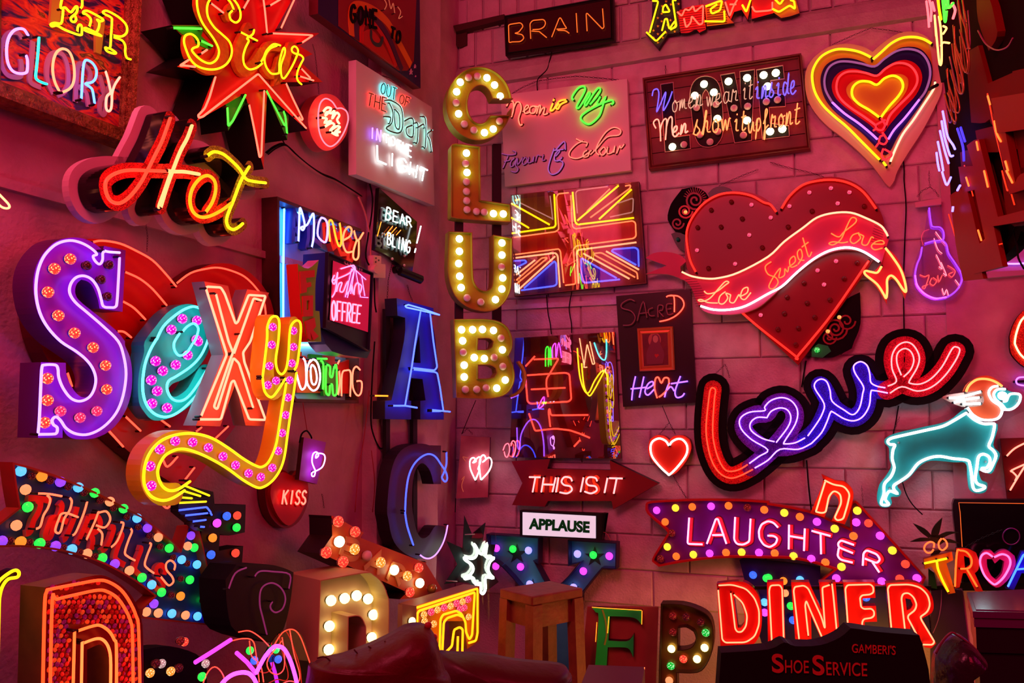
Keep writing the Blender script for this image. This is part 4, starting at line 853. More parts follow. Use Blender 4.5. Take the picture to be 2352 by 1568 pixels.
# BAR arrow
BARO = mat('bar_orange', (.62, .16, .03), .4, noise=(6, (.42, .05, .01), .7))
s = Sign('arrow_sign', 'rusty orange arrow sign reading BAR with mixed bulbs, below the letter C', 'sign', 860, 1270, 'L', .24, tile='13')
s.slab('arrow_box', '697,58 720,38 990,188 960,235 1530,455 1560,470 1742,762 1320,800 1390,735 590,375 700,215', 0, .10, BARO, mat('bar_black_side', (.02, .006, .006), .5))
s.slabtext('B', '810,245 985,285 950,455 760,390', 12, .1005, .105, mat('cream_letter', (.65, .32, .12), .45), sx=.8); s.slabtext('A', '1070,360 1210,400 1140,580 980,510', 11, .1005, .105, MATS['cream_letter'], sx=.8); s.slabtext('R', '1240,470 1400,520 1340,680 1190,610', 11, .1005, .105, MATS['cream_letter'], sx=.8)
for st, m in (('750,85 905,180 640,370 795,455 1490,510 1410,735', J_RED), ('760,270 1265,530 1500,650', B_ON), ('1015,400', B_OFF), ('900,340 1140,460 1385,585', J_GLD), ('1615,700', mat('bulb_gold', (.4, .25, .05), .15, .5))):
    s.bulbs(st, .10, 11.5, m, mat('chrome_socket', (.6, .55, .5), .25, .9))
s.tube('565,240 555,260 585,262', MBLACK, .02, 1.5, name='hook')
# D with bulbs
s = Sign('bulb_letter', 'cream box letter D lit by round warm globe bulbs, behind the sofa', 'sign', 820, 1330, 'L', .34, az=43, tile='13')
s.tray('letter_box', '592,628 1000,555 1080,575 1160,650 1205,760 1222,900 1205,1700 555,1700', 0, .20, mat('cream_enamel', (.55, .42, .30), .45), mat('cream_side', (.50, .36, .16), .5), holes=['848,962 920,950 965,965 1000,1030 1010,1120 1005,1650 838,1650'], rim=2, floor=.10)
s.bulbs('685,810 810,790 920,765 1025,795 1075,940 670,1045 665,1260 1060,1150', .10, 11.8, B_WARM, SOCKD)
# yellow neon letter box
s = Sign('letter_sign', 'yellow neon outlined box letter with ruby gems, right of the cream letter D', 'sign', 1030, 1400, 'L', .42, az=32, tile='13')
AMB = mat('amber_panel', (.50, .25, .02), .4)
s.slab('letter_box', '1465,860 2055,678 2058,1180 1940,1255 1915,1000 1700,1000 1660,1285 1470,1285', 0, .09, AMB, mat('tan_side', (.30, .2, .1), .5))
s.tubes(['1475,1285 1482,930 1500,905 2010,735 1985,1130 1960,1170 1930,1100 1925,1010 1890,935 1840,905 1720,940 1695,980 1685,1300', '1480,875 2035,700 2035,1110 2020,1180 1955,1200', '1710,1300 1725,1010 1760,970 1850,940 1895,960', '1850,1300 1855,1140', '1805,1180 1820,1080 1870,1055 1900,1075 1895,1300', '1740,1290 1800,1230 1815,1110'], neon(3.5, .85, .01), h=.115, r=3.0, mode='f')
for x, y in ((1605, 915), (1725, 875), (1840, 835), (1945, 800), (1910, 875), (1870, 890), (1630, 1150), (1580, 1040)): s.bulb(588 + x / 4, 1176 + y / 4, .09, 8, J_PNK, SOCK)
for x, y in ((1665, 895), (1785, 860), (1895, 820), (1540, 940), (1630, 1025), (1545, 1000), (1950, 960)): s.bulb(588 + x / 4, 1176 + y / 4, .09, 7.5, J_GLD, SOCK)
s = Sign('globe_lamp', 'single warm globe bulb peeping over the sofa cushion in front of the yellow letter', 'lamp', 945, 1425, 'L', .5, tile='13')
s.slab('back_plate', '1345,850 1475,860 1475,1280 1340,1280', 0, .02, MATS['tan_side']); s.bulb(588 + 1430 / 4, 1176 + 1000 / 4, .02, 9, B_WARM, SOCKD)
# ================================================================ CLUB
OCH = mat('ochre_enamel', (.40, .44, .01), .42, noise=(6, (.24, .14, .01), .8), bump=(80, .2)); OCHS = mat('ochre_side', (.44, .44, .03), .45, noise=(7, (.10, .03, .015), .7))
s = Sign('marquee_sign', 'vertical marquee of ochre box letters CLUB with round globe bulbs, in the corner', 'sign', 1100, 560, 'R', .52, az=72, tile='11')
for a, b in ((2180, 2255), (1835, 1905)): s.slab('rail', '@px %g,330 %g,330 %g,790 %g,790' % (588 + a / 4, 588 + b / 4, 588 + b / 4, 588 + a / 4), -.03, -.004, RAIL)
def cl(outline, holes, bl, lit, floor=.05, dep=.075, **k):
    o = s.tray('letter', outline, 0, dep, OCH, OCHS, holes=holes, rim=1.8, floor=floor, **k); P_ = pts(bl, '10')
    for (x, y), l in zip(P_, lit): s.bulb(x, y, floor, 8.6, B_ON if l == '1' else B_OFF, OCHS, o, stand=.75)
arc = lambda cx, cy, rx, ry, a0, a1, n: [(cx + rx * math.cos(math.radians(a0 + (a1 - a0) * k / (n - 1))), cy - ry * math.sin(math.radians(a0 + (a1 - a0) * k / (n - 1)))) for k in range(n)]
C0 = arc(2050, 950, 300, 335, 8, 352, 34); C1 = arc(2060, 958, 115, 178, 330, 30, 18)
co = [(588 + x / 4, y / 4) for x, y in C0 + [(2345, 1060), (2180, 1062)] + C1[0:0] + arc(2060, 958, 118, 178, 325, 38, 18) + [(2175, 905), (2345, 905)]]
cl(co, (), '@10 1875,757 1950,715 2032,702 2120,717 2190,783 2242,885 1842,845 1837,945 1860,1047 1912,1142 2000,1197 2097,1220 2178,1187 2235,1115', '10011110100110' )
cl('@10 1798,1345 1835,1320 2058,1348 2062,1568 @11 2062,270 2335,310 2338,460 2300,468 1850,435 1795,405', (), '@10 1932,1408 1925,1503 @11 1937,18 1932,103 1932,192 1934,277 1937,360 2023,376 2095,382 2180,395 2270,398', '10100000011')
cl('@11 1775,558 1985,568 1992,900 2005,1020 2050,1085 2110,1105 2160,1085 2180,1000 2182,592 2352,620 2350,980 2330,1120 2270,1220 2180,1280 2060,1285 1930,1240 1830,1150 1780,1020 1765,880', (), '@11 1867,627 1867,741 1861,853 1870,970 1883,1074 1937,1168 2063,1207 2198,1184 2257,1087 2265,985 2254,884 2258,775 2258,664', '1111100111011')
cl('@11 1820,1365 2100,1362 2230,1385 2310,1440 2350,1530 @12 2352,60 2320,130 2350,200 2375,300 2360,400 2300,480 2200,515 2080,520 1845,512', ['@11 2040,1540 2140,1540 @12 2180,0 2170,50 2130,75 2035,78', '@12 2040,215 2150,215 2205,245 2215,290 2190,330 2130,342 2040,342'], '@11 1887,1460 1988,1460 2079,1458 2180,1467 2250,1538 1897,1562 @12 1902,100 2003,148 2096,157 2186,147 2262,77 2266,230 1911,218 1911,326 1922,441 2026,441 2113,426 2210,429 2288,354', '1111010110101100011')
MT2 = mat('crescent_yellow', (.45, .36, .04), .4)
s.ribbon('crescent', '@22 65,190 100,240 122,310 110,400 60,470 0,500', 6, -.05, -.02, MT2)
# ================================================================ right wall
def R(name, label, cat, x, y, off=.012, tile='20', **k): return Sign(name, label, cat, x, y, 'R', off, tile=tile, **k)
s = R('glass_panel_sign', 'dark framed glass panel with dull orange neon word BRAIN, top of right wall', 'sign', 1285, 60, .05)
s.slab('panel', '@px 1157,36 1408,-10 1411,92 1161,128', 0, .03, mat('brown_glass', (.04, .008, .01), .12), BLACK)
frame(s, '@px 1157,36 1408,-10 1411,92 1161,128', '@px 1165,42 1401,-2 1403,86 1168,120', .0, .04, .034, BLACK)
s.tubes(['@10 2340,222 2320,230 2325,392 @20 0,385 20,384', '-10,222 80,208 105,240 60,298 20,305 95,318 112,350 80,382 0,385', '172,355 165,215 190,187 290,178 310,205 298,245 260,268 190,272', '180,285 250,290', '250,290 318,345', '365,340 440,150 485,235 505,262 410,268', '420,278 490,280 525,305', '590,122 600,298', '690,285 680,110 830,265 845,250 832,80'], neon(1.1, .16, .02), h=.045, r=1.4, mode='f', fr=8)
s = R('wall_bracket', 'rusty black steel bracket on the wall left of the BRAIN panel', 'bracket', 1100, 70, .012, '10')
s.slab('bar', '1810,235 2280,130 2285,175 1835,290', 0, .05, mat('rusty_steel', (.05, .015, .012), .7)); s.slab('plate', '1800,260 1935,250 1935,410 1870,440 1830,400', 0, .012, MATS['rusty_steel'])
s = R('arrow_sign', 'stars and stripes arrow sign with yellow and red neon letters, top edge of right wall', 'sign', 1650, 30, .04)
NAVS = mat('star_navy', (.01, .01, .035), .4); STR = mat('stripe_red', (.6, .04, .03), .4); STY = mat('stripe_yellow', (.6, .35, .05), .4)
s.slab('arrow_panel', '1290,-160 1530,-160 1540,270 1535,300 1430,315 1345,450 1228,310 1280,250', 0, .03, NAVS, BLACK)
for x, y in ((1415, 12), (1380, 55), (1460, 40), (1340, 165), (1375, 125), (1300, 280), (1340, 312), (1385, 345), (1340, 390), (1430, 230), (1495, 290), (1375, 195), (1340, 240), (1530, 35), (1415, 300), (1455, 185), (1300, 345)):
    s.slab('star', [(1176 + (x + (14 if k % 2 == 0 else 6) * math.sin(k * math.pi / 5)) / 4, (y - (14 if k % 2 == 0 else 6) * math.cos(k * math.pi / 5)) / 4) for k in range(10)], .0305, .033, STY)
s.slab('letter', '1515,110 1600,70 1760,38 1782,270 1722,300 1690,265 1625,300 1550,302', 0, .03, STR, BLACK); s.slab('letter', '1770,45 1935,-10 1960,85 1985,150 2040,212 1790,242', 0, .031, mat('stripe_orange', (.55, .2, .03), .4), BLACK)
s.slab('letter', '1945,20 2110,-60 2200,-60 2190,60 2165,180 2110,90 2040,110 2010,180', 0, .03, STR, BLACK); s.slab('letter', '2200,-30 2352,-30 @30 60,0 50,120 -150,175', 0, .03, STR, BLACK); s.slab('letter', '@30 60,-60 240,-60 290,120 200,150 120,165 45,110', 0, .031, MATS['stripe_orange'], BLACK)
for y0 in range(80, 300, 22): s.ribbon('stripe', '1540,%d 1775,%d' % (y0 + 10, y0 - 20), 2, .031, .0325, mat('stripe_dark', (.15, .01, .01), .5), mode=None, caps=False)
for y0 in range(60, 235, 22): s.ribbon('stripe', '1790,%d 1975,%d' % (y0 + 10, y0 - 10), 2, .031, .0335, MATS['stripe_dark'], mode=None, caps=False)
s.tubes(['1290,8 1345,10 1265,300', '1470,-10 1512,5 1475,0 1512,245 1455,270', '1235,296 1325,380 1412,288', '1385,110 1388,65 1412,38 1452,108 1385,112', '1378,282 1405,175 1425,172 1445,270 1480,215 1500,190 1505,240 1455,275'], N_YEL, h=.05, r=2.3, mode='f')
s.tubes(['1520,110 1560,150 1590,80 1625,100 1665,52 1680,110 1757,45 1752,215 1720,228 1650,145 1645,205 1600,255 1580,170', '1960,20 2000,150 2035,55 2080,-20', '2060,40 2000,40', '2205,60 2230,108 2352,98 @30 40,90 40,20'], N_RED, h=.05, r=2.2, mode='f')
s.tubes(['1778,60 1900,12 1930,10 1912,95 1835,128 1820,85 1885,40', '1770,195 1955,198 1950,100', '2115,45 2152,112 2195,-10', '@30 60,-10 110,42 145,-10', '@30 42,82 100,112 200,48 250,85 240,10 205,0'], N_YEL, h=.052, r=2.4, mode='f')
# Neon is my favourite colour
s = R('lit_board', 'pink lit white board with neon script Neon is My Favourite Colour', 'sign', 1300, 300, .012)
s.slab('board', '@px 1150,219 1440,181 1449,391 1160,428', 0, .035, mat('white_board', (.68, .60, .58), .4))
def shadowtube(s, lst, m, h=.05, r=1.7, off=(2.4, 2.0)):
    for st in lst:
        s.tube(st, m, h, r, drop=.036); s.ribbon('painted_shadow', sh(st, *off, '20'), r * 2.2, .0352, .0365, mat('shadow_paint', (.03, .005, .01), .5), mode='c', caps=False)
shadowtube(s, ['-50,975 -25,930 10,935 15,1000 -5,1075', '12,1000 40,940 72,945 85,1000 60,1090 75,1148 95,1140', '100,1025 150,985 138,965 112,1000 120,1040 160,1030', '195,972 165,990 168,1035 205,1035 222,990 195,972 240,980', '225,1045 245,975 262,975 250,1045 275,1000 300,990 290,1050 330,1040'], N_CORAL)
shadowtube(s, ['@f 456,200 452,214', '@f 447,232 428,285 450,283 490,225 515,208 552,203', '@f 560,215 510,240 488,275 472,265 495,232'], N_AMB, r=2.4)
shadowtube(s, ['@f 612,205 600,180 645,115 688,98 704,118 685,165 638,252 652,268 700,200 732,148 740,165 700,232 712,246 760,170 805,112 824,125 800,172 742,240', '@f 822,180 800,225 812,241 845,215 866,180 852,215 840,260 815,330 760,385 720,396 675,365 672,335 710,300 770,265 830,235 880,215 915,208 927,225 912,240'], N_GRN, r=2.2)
DV = neon(.30, .05, .22)
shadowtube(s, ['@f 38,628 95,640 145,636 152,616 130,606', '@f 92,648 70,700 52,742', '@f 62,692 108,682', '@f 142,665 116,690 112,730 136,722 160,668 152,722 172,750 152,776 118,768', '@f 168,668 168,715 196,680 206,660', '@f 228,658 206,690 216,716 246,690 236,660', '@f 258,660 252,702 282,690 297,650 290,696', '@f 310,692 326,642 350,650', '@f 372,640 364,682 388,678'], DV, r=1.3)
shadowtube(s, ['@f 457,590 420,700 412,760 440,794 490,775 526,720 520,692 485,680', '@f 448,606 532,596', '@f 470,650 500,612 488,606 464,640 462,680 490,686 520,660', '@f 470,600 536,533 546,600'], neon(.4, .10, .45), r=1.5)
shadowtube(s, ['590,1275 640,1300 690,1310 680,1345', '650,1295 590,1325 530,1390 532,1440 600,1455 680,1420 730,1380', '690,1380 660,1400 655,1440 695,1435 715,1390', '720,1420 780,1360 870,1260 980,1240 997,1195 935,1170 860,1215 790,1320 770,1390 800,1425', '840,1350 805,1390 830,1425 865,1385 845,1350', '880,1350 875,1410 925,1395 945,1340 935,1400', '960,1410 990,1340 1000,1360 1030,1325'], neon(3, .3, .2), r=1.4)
s.chain('0,860 100,800 230,745 400,720 590,700 780,715 980,735', h=.02, r=1.0); s.tube('370,460 345,560 320,640 250,710 230,760 235,850', MBLACK, .02, 1.4, name='cable')
# LOVE board
s = R('plank_board_sign', 'dark red plank board with bulb letters LOVE and two lines of script neon', 'sign', 1670, 255, .012)
B4 = '@px 1475.5,179 1840,122 1861.5,342 1490,389'
s.slab('back_board', B4, 0, .012, mat('board_dark', (.05, .01, .01), .5))
a, b, c, d = pts(B4)
for k in range(6):
    lp = lambda p, q, t: (p[0] * (1 - t) + q[0] * t, p[1] * (1 - t) + q[1] * t)
    t0, t1 = k / 6 + .004, (k + 1) / 6 - .004
    s.slab('plank', [lp(a, d, t0), lp(b, c, t0), lp(b, c, t1), lp(a, d, t1)], .0125, .022 + .001 * (k % 2), RWOOD, DWOOD)
frame(s, B4, '@px 1484,187 1833,132 1852,333 1499,378', .0, .045, .04, RWOOD)
LB = mat('letter_brown', (.012, .008, .007), .5, spec=.1); LE = mat('letter_pink_edge', (.6, .3, .25), .4)
for ol, ho in (('1365,772 1480,755 1510,1255 1632,1240 1640,1365 1405,1395', ()), ('1632,900 1650,780 1710,712 1800,697 1880,740 1920,850 1940,1100 1930,1250 1880,1330 1800,1352 1720,1325 1672,1220 1650,1050', ['1745,900 1780,822 1812,880 1830,1100 1810,1190 1775,1150']), ('1915,687 2045,665 2105,990 2092,655 2228,635 2200,1290 2045,1312', ()), ('2245,640 @30 137,598 150,722 25,738 30,850 155,868 160,975 10,985 20,1130 190,1152 195,1250 @20 2300,1280', ())):
    s.tray('letter', ol, .0235, .034, LB, LE, holes=ho, rim=1.0, floor=.025)
s.bulbs('1765,775 1680,880 1855,850 1990,750 2160,718 2312,692 1475,1350 1887,1092 2160,1108 @30 72,672 20,1210 132,1187 -5,795', .025, 8.8, B_ON, SOCKD)
s.bulbs('1580,1330 1697,990 1875,960 2040,995 2165,978 2337,935 2127,1243 1892,1210 1727,1240 1820,1305 @30 88,918', .025, 8.2, B_OFF, SOCKD)
BEI = neon(.9, .4, .26); VIB = neon(.28, .17, 2.4); PK = neon(4.5, .6, .4); AM2 = neon(4, .5, .14)
s.tube('1288,880 1300,830 1335,818 1350,860 1342,940 1330,1028 1375,930 1408,850 1412,870 1395,960 1393,1015 1440,930 1472,840', VIB, .06, 1.7)
s.neontext('omen', '1465,860 1755,800 1755,970 1465,1030', BEI, .06, 1.15, .95); s.neontext('wear', '1785,815 2085,755 2085,925 1785,980', BEI, .06, 1.15, .95); s.neontext('it', '2115,745 2215,720 2215,900 2115,925', BEI, .06, 1.15, .95); s.neontext('inside', '2225,735 @30 262,655 262,860 @20 2225,915', VIB, .06, 1.6, .95)
s.tubes(['1322,1178 1300,1130 1322,1098 1348,1108 1362,1200 1366,1296', '1362,1200 1375,1140 1400,1095 1420,1100 1418,1180 1410,1284', '1420,1160 1438,1095 1460,1072 1472,1095 1470,1180 1478,1240'], PK, h=.06, r=1.8)
s.neontext('en', '1465,1105 1620,1075 1620,1215 1465,1265', PK, .06, 1.9, .95); s.neontext('show', '1655,1050 2010,990 2010,1190 1655,1245', AM2, .06, 1.5, .95); s.neontext('it', '2035,1030 2155,1005 2155,1190 2035,1215', AM2, .06, 1.5, .95); s.neontext('upfront', '2165,1040 @30 300,930 300,1130 @20 2165,1220', AM2, .06, 1.5, .95)
s.chain('1410,600 1412,680', h=.02, r=1.2)
# rainbow heart
s = R('heart_sign', 'tall heart sign with yellow, navy and red rings of neon on yellow acrylic', 'sign', 2010, 230, .015, '30')
s.slab('acrylic_plate', '960,478 900,440 800,410 700,402 560,430 440,510 370,600 340,700 345,830 380,950 460,1070 560,1170 680,1260 820,1380 940,1500 1020,1600 1085,1690 1120,1715 1160,1660 1190,1570 1290,1400 1420,1200 1560,930 1600,800 1590,600 1540,450 1470,350 1380,300 1280,290 1170,320 1060,390', 0, .02, mat('cream_acrylic', (.62, .46, .30), .25))
s.slab('amber_ring', '965,560 880,500 740,470 620,470 510,520 445,600 420,700 440,830 510,950 620,1060 860,1280 1040,1460 1100,1400 1230,1180 1400,960 1500,800 1510,600 1480,430 1420,370 1330,355 1230,365 1120,430 1040,500', .0205, .023, mat('amber_acrylic', (.60, .28, .03), .25), mode='c')
s.slab('navy_ring', '980,620 880,570 760,535 640,540 540,590 490,680 485,780 520,900 600,1010 720,1110 850,1210 960,1320 1060,1420 1120,1390 1200,1240 1330,1060 1440,900 1500,760 1510,620 1470,520 1400,450 1300,428 1190,450 1080,540', .0235, .027, mat('navy_acrylic', (.012, .006, .09), .2), mode='c')
s.slab('red_ring', '990,700 900,660 780,630 680,650 610,710 585,790 610,880 680,960 800,1050 930,1140 1040,1230 1130,1130 1250,990 1360,870 1415,740 1400,640 1340,575 1250,550 1140,580 1060,660', .0275, .031, mat('red_acrylic', (.50, .01, .012), .2), mode='c')
s.slab('inner_heart', '1000,775 930,740 850,730 770,750 720,810 735,880 800,940 900,1000 1000,1060 1080,1040 1180,960 1270,840 1290,740 1250,690 1170,680 1080,720', .0315, .035, MATS['amber_acrylic'], mode='c')
s.tubes(['945,525 850,480 740,455 620,455 500,510 430,600 405,700 430,840 500,960 600,1060 720,1160 850,1290 960,1400 1025,1465', '965,545 1040,480 1130,400 1230,350 1340,340 1430,360 1500,400', '1060,1490 1085,1522'], N_YEL, h=.055, r=3.0, drop=.036)
s.tube('1535,755 1520,820 1430,960 1330,1110 1240,1230 1170,1370 1125,1485', neon(3, .95, .6), .055, 2.8, drop=.036)
s.tube('1005,1280 940,1220 830,1130 700,1040 590,940', neon(1.1, .3, 3), .055, 2.8, drop=.036); s.tube('590,940 530,830 520,720 560,620 640,570 740,565 860,585 980,610 1070,540 1180,470 1290,450 1400,480 1470,570 1490,690 1450,830 1390,915', neon(.35, .08, .25), .055, 2.8); s.tube('1390,915 1260,1080 1160,1190 1105,1280', neon(1.1, .3, 3), .055, 2.8, drop=.036)
s.tube('990,1150 880,1070 760,990 670,910 630,820 645,720 710,665 800,655 900,670 1000,695 1080,630 1180,580 1290,595 1360,670 1370,760 1310,860 1200,970 1120,1060 1085,1150', neon(2.8, .05, .06), .055, 2.8, drop=.036)
s.tube('1020,1075 930,1010 830,950 775,880 780,800 840,750 930,750 1000,778 1070,720 1150,695 1220,730 1240,800 1200,880 1110,980 1040,1075', N_YEL, .055, 3.0, drop=.036)
s.tubes(['1040,1085 1080,1150 1050,1200 1000,1190 985,1150 1040,1120 1080,1100', '1050,1215 1100,1290 1070,1330 1015,1310 1030,1250 1070,1240', '1060,1365 1040,1420 1070,1475 1130,1440 1140,1410 1070,1370', '1000,1180 965,1200', '1015,1315 990,1350'], neon(2.2, .03, .05), h=.06, r=2.6, mode='f')
s.chain('590,410 770,330 940,258 1090,275 1240,298', h=.015, r=.9)
# Union flag
s = R('flag_sign', 'Union flag neon sign in yellow, peach and blue tubes under glossy acrylic', 'sign', 1325, 555, .015, '21')
s.slab('back_board', '-12,222 1165,98 1235,1035 22,1155', 0, .03, mat('flag_wood', (.24, .06, .04), .4, noise=(6, (.14, .03, .02), .6)), BLACK)
s.slab('red_cross', '408,212 545,198 562,530 1135,462 1142,620 572,690 590,1050 478,1060 440,712 22,770 -8,612 430,545', .0305, .036, mat('flag_red', (.50, .05, .02), .35, noise=(5, (.38, .02, .015), .5)))
for st in ('632,800 975,985 985,1003 645,1035', '912,722 1165,700 1168,880', '95,1100 400,828 412,1058', '25,830 140,822 35,905'): s.slab('blue_field', st, .0305, .034, mat('flag_blue', (.04, .03, .32), .35))
for st in ('25,262 370,225 375,450 350,490', '590,185 900,145 610,440', '1110,180 1118,420 830,450'): s.slab('brown_field', st, .0305, .034, mat('flag_brown', (.28, .12, .03), .4))
s.tubes(['388,215 402,500 385,520 0,575', '557,195 580,470 600,495 1120,433', '30,272 70,262', '-5,300 345,495', '-5,430 155,525', '600,458 980,135', '800,445 1100,170'], N_YEL, h=.055, r=2.5, mode='f')
s.tubes(['20,612 400,560 430,538 408,240 425,212 520,202', '540,225 555,510 580,535 1110,460 1135,480 1140,600 1115,622 590,690 565,720 585,1040 490,1052', '30,770 430,718 445,740 475,1030', '40,1005 275,800 330,798 40,1040', '1130,978 760,775 755,760 820,752 1150,935 1155,995', '900,165 690,370', '1040,140 1090,130 1085,160 720,430'], neon(4, .5, .17), h=.055, r=1.9, mode='f')
s.tubes(['35,800 400,755 420,780 440,1070', '1142,658 605,728 595,755 612,1035', '655,760 1078,992', '865,740 1165,908', '40,1110 397,785', '40,955 212,820'], neon(4, .9, .42), h=.055, r=2.3, mode='f')
s.tubes(['960,985 635,800 640,1000 665,1030 990,998', '1140,865 915,738 930,722 1130,705 1160,725 1165,880', '110,1078 390,830 405,850 412,1040 390,1058 85,1098', '25,828 120,822 135,840 30,895'], neon(.22, .3, 4.5), h=.055, r=2.2, mode='f')
s.tubes(['600,390 585,200 605,180 880,145', '370,440 75,295', '350,230 375,450', '900,425 1110,380 1115,250 940,310'], neon(.8, .3, .25), h=.055, r=1.6, mode='f')
s.slab('acrylic_cover', '-8,228 1160,104 1228,1028 26,1148', .075, .078, G_SHINE)
s.tube('318,1140 330,1300 350,1400 362,1500', MBLACK, .01, 1.4, name='cable'); s.tube('550,1110 525,1260 545,1400 548,1490', MBLACK, .01, 1.4, name='cable')
# Love Sweet Love heart
s = R('heart_sign', 'big red studded heart with pink banner reading Love Sweet Love', 'sign', 1800, 610, .02, '31')
s.slab('heart_box', '@px 1785,490 1770,465 1740,447 1700,438 1660,443 1620,463 1590,498 1574,545 1574,590 1585,630 1640,680 1700,718 1833,838 1900,748 1962,660 2010,590 2030,540 2028,500 2008,462 1978,428 1940,410 1894,406 1850,420 1812,450', 0, .05, mat('heart_red', (.22, .003, .003), .35), mat('heart_side_red', (.40, .01, .012), .35))
s.tubes(['@21 1688,928 1640,830 1612,700 1605,560 1655,430 1760,300 1900,220 2050,202 2200,230 2310,290 @31 20,310 75,378', '125,345 200,230 320,130 470,90 620,85 760,120 880,200 992,348', '@21 2108,1298 @31 -80,1440 250,1700 @32 255,155 300,100 @31 385,1568 600,1300 925,828'], neon(3.2, .035, .02), h=.07, r=2.8, mode='c', drop=.051)
for st, m in (('@21 2015,285 1830,360 2115,440 1705,520 1920,515 1995,690 1805,895 2300,705 @31 885,325 405,370 185,515 820,845 330,1030 700,990 175,1160 360,1215 570,1185 150,1310 430,1345 90,1455 280,1445 @32 255,30', mat('stud_dark', (.12, .004, .006), .15)), ('@21 2200,312 2180,590 1700,730 2050,855 2285,1325 @31 380,200 578,160 748,198 197,325 640,300 25,430 625,830 455,915 515,1045', J_PNK)):
    s.bulbs(st, .05, 5.5 if m is not J_PNK else 4.6, m, mat('stud_ring', (.05, .004, .005), .4))
BAN = mat('banner_pink', (.62, .05, .16), .4, noise=(3, (.48, .02, .08), .6)); BANE = mat('banner_edge', (.55, .3, .32), .4)
s.slab('banner', '@21 1555,925 1650,970 1800,1000 1950,988 2150,915 2352,800 @31 150,650 300,530 450,430 600,382 760,380 920,435 1045,500 1112,600 1085,705 1040,860 900,755 760,725 620,735 480,790 330,890 180,1020 0,1185 @21 2250,1260 2100,1310 1950,1322 1800,1305 1715,1240 1650,1080 1590,1010 1540,990', .055, .085, BAN, BANE)
s.slab('banner_tail', '@21 1228,802 1300,757 1420,745 1545,775 1605,830 1545,880 1560,995 1430,950 1228,948 1420,870', .02, .05, BAN, BANE)
s.slab('banner_tail', '1082,700 1180,790 1250,930 1278,1080 1260,1175 1190,1030 1140,985 1105,1010 1092,1225 1000,1070 892,960 900,915 960,935 1030,860', .03, .07, mat('banner_tail_red', (.50, .03, .06), .4), mat('tail_edge', (.55, .35, .15), .4))
for k in range(12): s.ribbon('banner_hatching', '@21 %d,%d %d,%d' % (1590 + k * 9, 1000 + k * 22, 1690 + k * 16 - k * k * .6, 990 + k * 22), .8, .0855, .0865, mat('hatch_dark', (.12, .01, .03), .5), mode=None, caps=False)
for k in range(9): s.ribbon('banner_hatching', '%d,%d %d,%d' % (1075 - k * 4, 500 + k * 22, 985 - k * 5, 455 + k * 24), .8, .0855, .0865, MATS['hatch_dark'], mode=None, caps=False)
s.tube('@21 1562,930 1650,968 1780,990 1900,985 2080,935 2352,790 @31 150,650 320,525 450,430 600,388 760,385 900,435 1030,500 1080,560 1100,600', neon(4, .88, .5), .105, 2.5, drop=.086)
s.tube('@21 1735,1243 1850,1275 2000,1275 2150,1240 2352,1130 @31 130,1060 270,930 420,810 560,735 700,705 800,715 900,755 1020,835', neon(5, 5, 5.5), .105, 2.8, drop=.086)
s.tube('1080,710 1150,800 1220,910 1260,1030 1268,1110 1240,1090 1180,1000 1130,962 1095,1000 1095,1100 1085,1170 1060,1130 1000,1040 895,955 895,920 950,930 1005,935 1042,880', neon(4, .85, .2), .09, 2.8, drop=.07)
LA = neon(4, .3, .06)
s.tubes(['@21 1765,1105 1800,1130 1880,1110 1960,1050 1992,1025 1960,1018 1900,1080 1820,1170 1750,1200 1710,1190 1740,1183 1800,1210 1890,1215', '@21 1962,1110 1912,1150 1900,1210 1940,1222 1982,1170 1965,1125 2010,1140', '@21 2010,1140 2000,1200 2040,1210 2082,1140 2092,1155', '@21 2098,1155 2160,1120 2165,1072 2120,1090 2100,1160 2140,1182 2195,1118'], neon(4, .6, .25), h=.10, r=1.7)
s.tubes(['30,835 -25,880 0,950 70,980 92,1030 45,1085 8,1060 60,960 115,895 100,980 150,960 155,900 180,930 190,880', '195,880 250,835 240,785 200,820 212,885 270,865', '275,860 315,790 300,722 270,750 285,815 335,822', '320,615 345,700 375,790 402,745', '310,702 372,655'], LA, h=.10, r=1.6)
s.tubes(['580,575 650,608 700,560 800,480 808,440 765,435 720,520 670,630 600,680 560,668 600,652 680,662 735,652', '838,570 780,590 755,640 790,668 850,620 832,580 880,600', '880,600 862,670 910,680 950,610 970,620', '965,672 1062,672 1050,642 990,652 950,692 980,725 1052,710'], LA, h=.10, r=1.6)
PET = mat('petal_red', (.25, .02, .02), .4); LEAF = mat('leaf_dark_green', (.01, .06, .03), .35)
s.slab('rose', '@21 1490,260 1560,170 1680,150 1780,200 1805,270 1760,300 1700,400 1660,520 1590,570 1500,560 1430,450 1450,330', -.012, .02, MBLACK); s.slab('rose_leaf', '@21 1462,580 1520,562 1590,590 1590,740 1520,700', -.012, .018, LEAF, BLACK); s.slab('rose_leaf', '@21 1800,210 1850,160 1930,142 2010,168 2030,205 1840,270', -.012, .018, LEAF, BLACK)
s.slab('rose', '845,1115 850,1400 790,1568 @32 770,60 600,140 500,130 380,80 @31 460,1460 600,1290 720,1180', -.012, .02, MBLACK); s.slab('rose_leaf', '@32 400,70 460,20 550,40 580,90 500,150 400,140', .0205, .026, mat('leaf_green', (.01, .35, .08), .3), BLACK)
def spiral(cx, cy, r0, turns, tile, w_, m, h, sq=1.0):
    i, j = int(tile[0]), int(tile[1]); P_ = []
    for k in range(int(turns * 14)):
        a = k * 2 * math.pi / 14; r = r0 * (1 - k / (turns * 14 + 3)); P_.append((588 * i + (cx + r * math.cos(a) * sq) / 4, 392 * j + (cy + r * math.sin(a)) / 4))
    s.ribbon('petal', P_, w_, .0205, h, m, mode=None, caps=False)
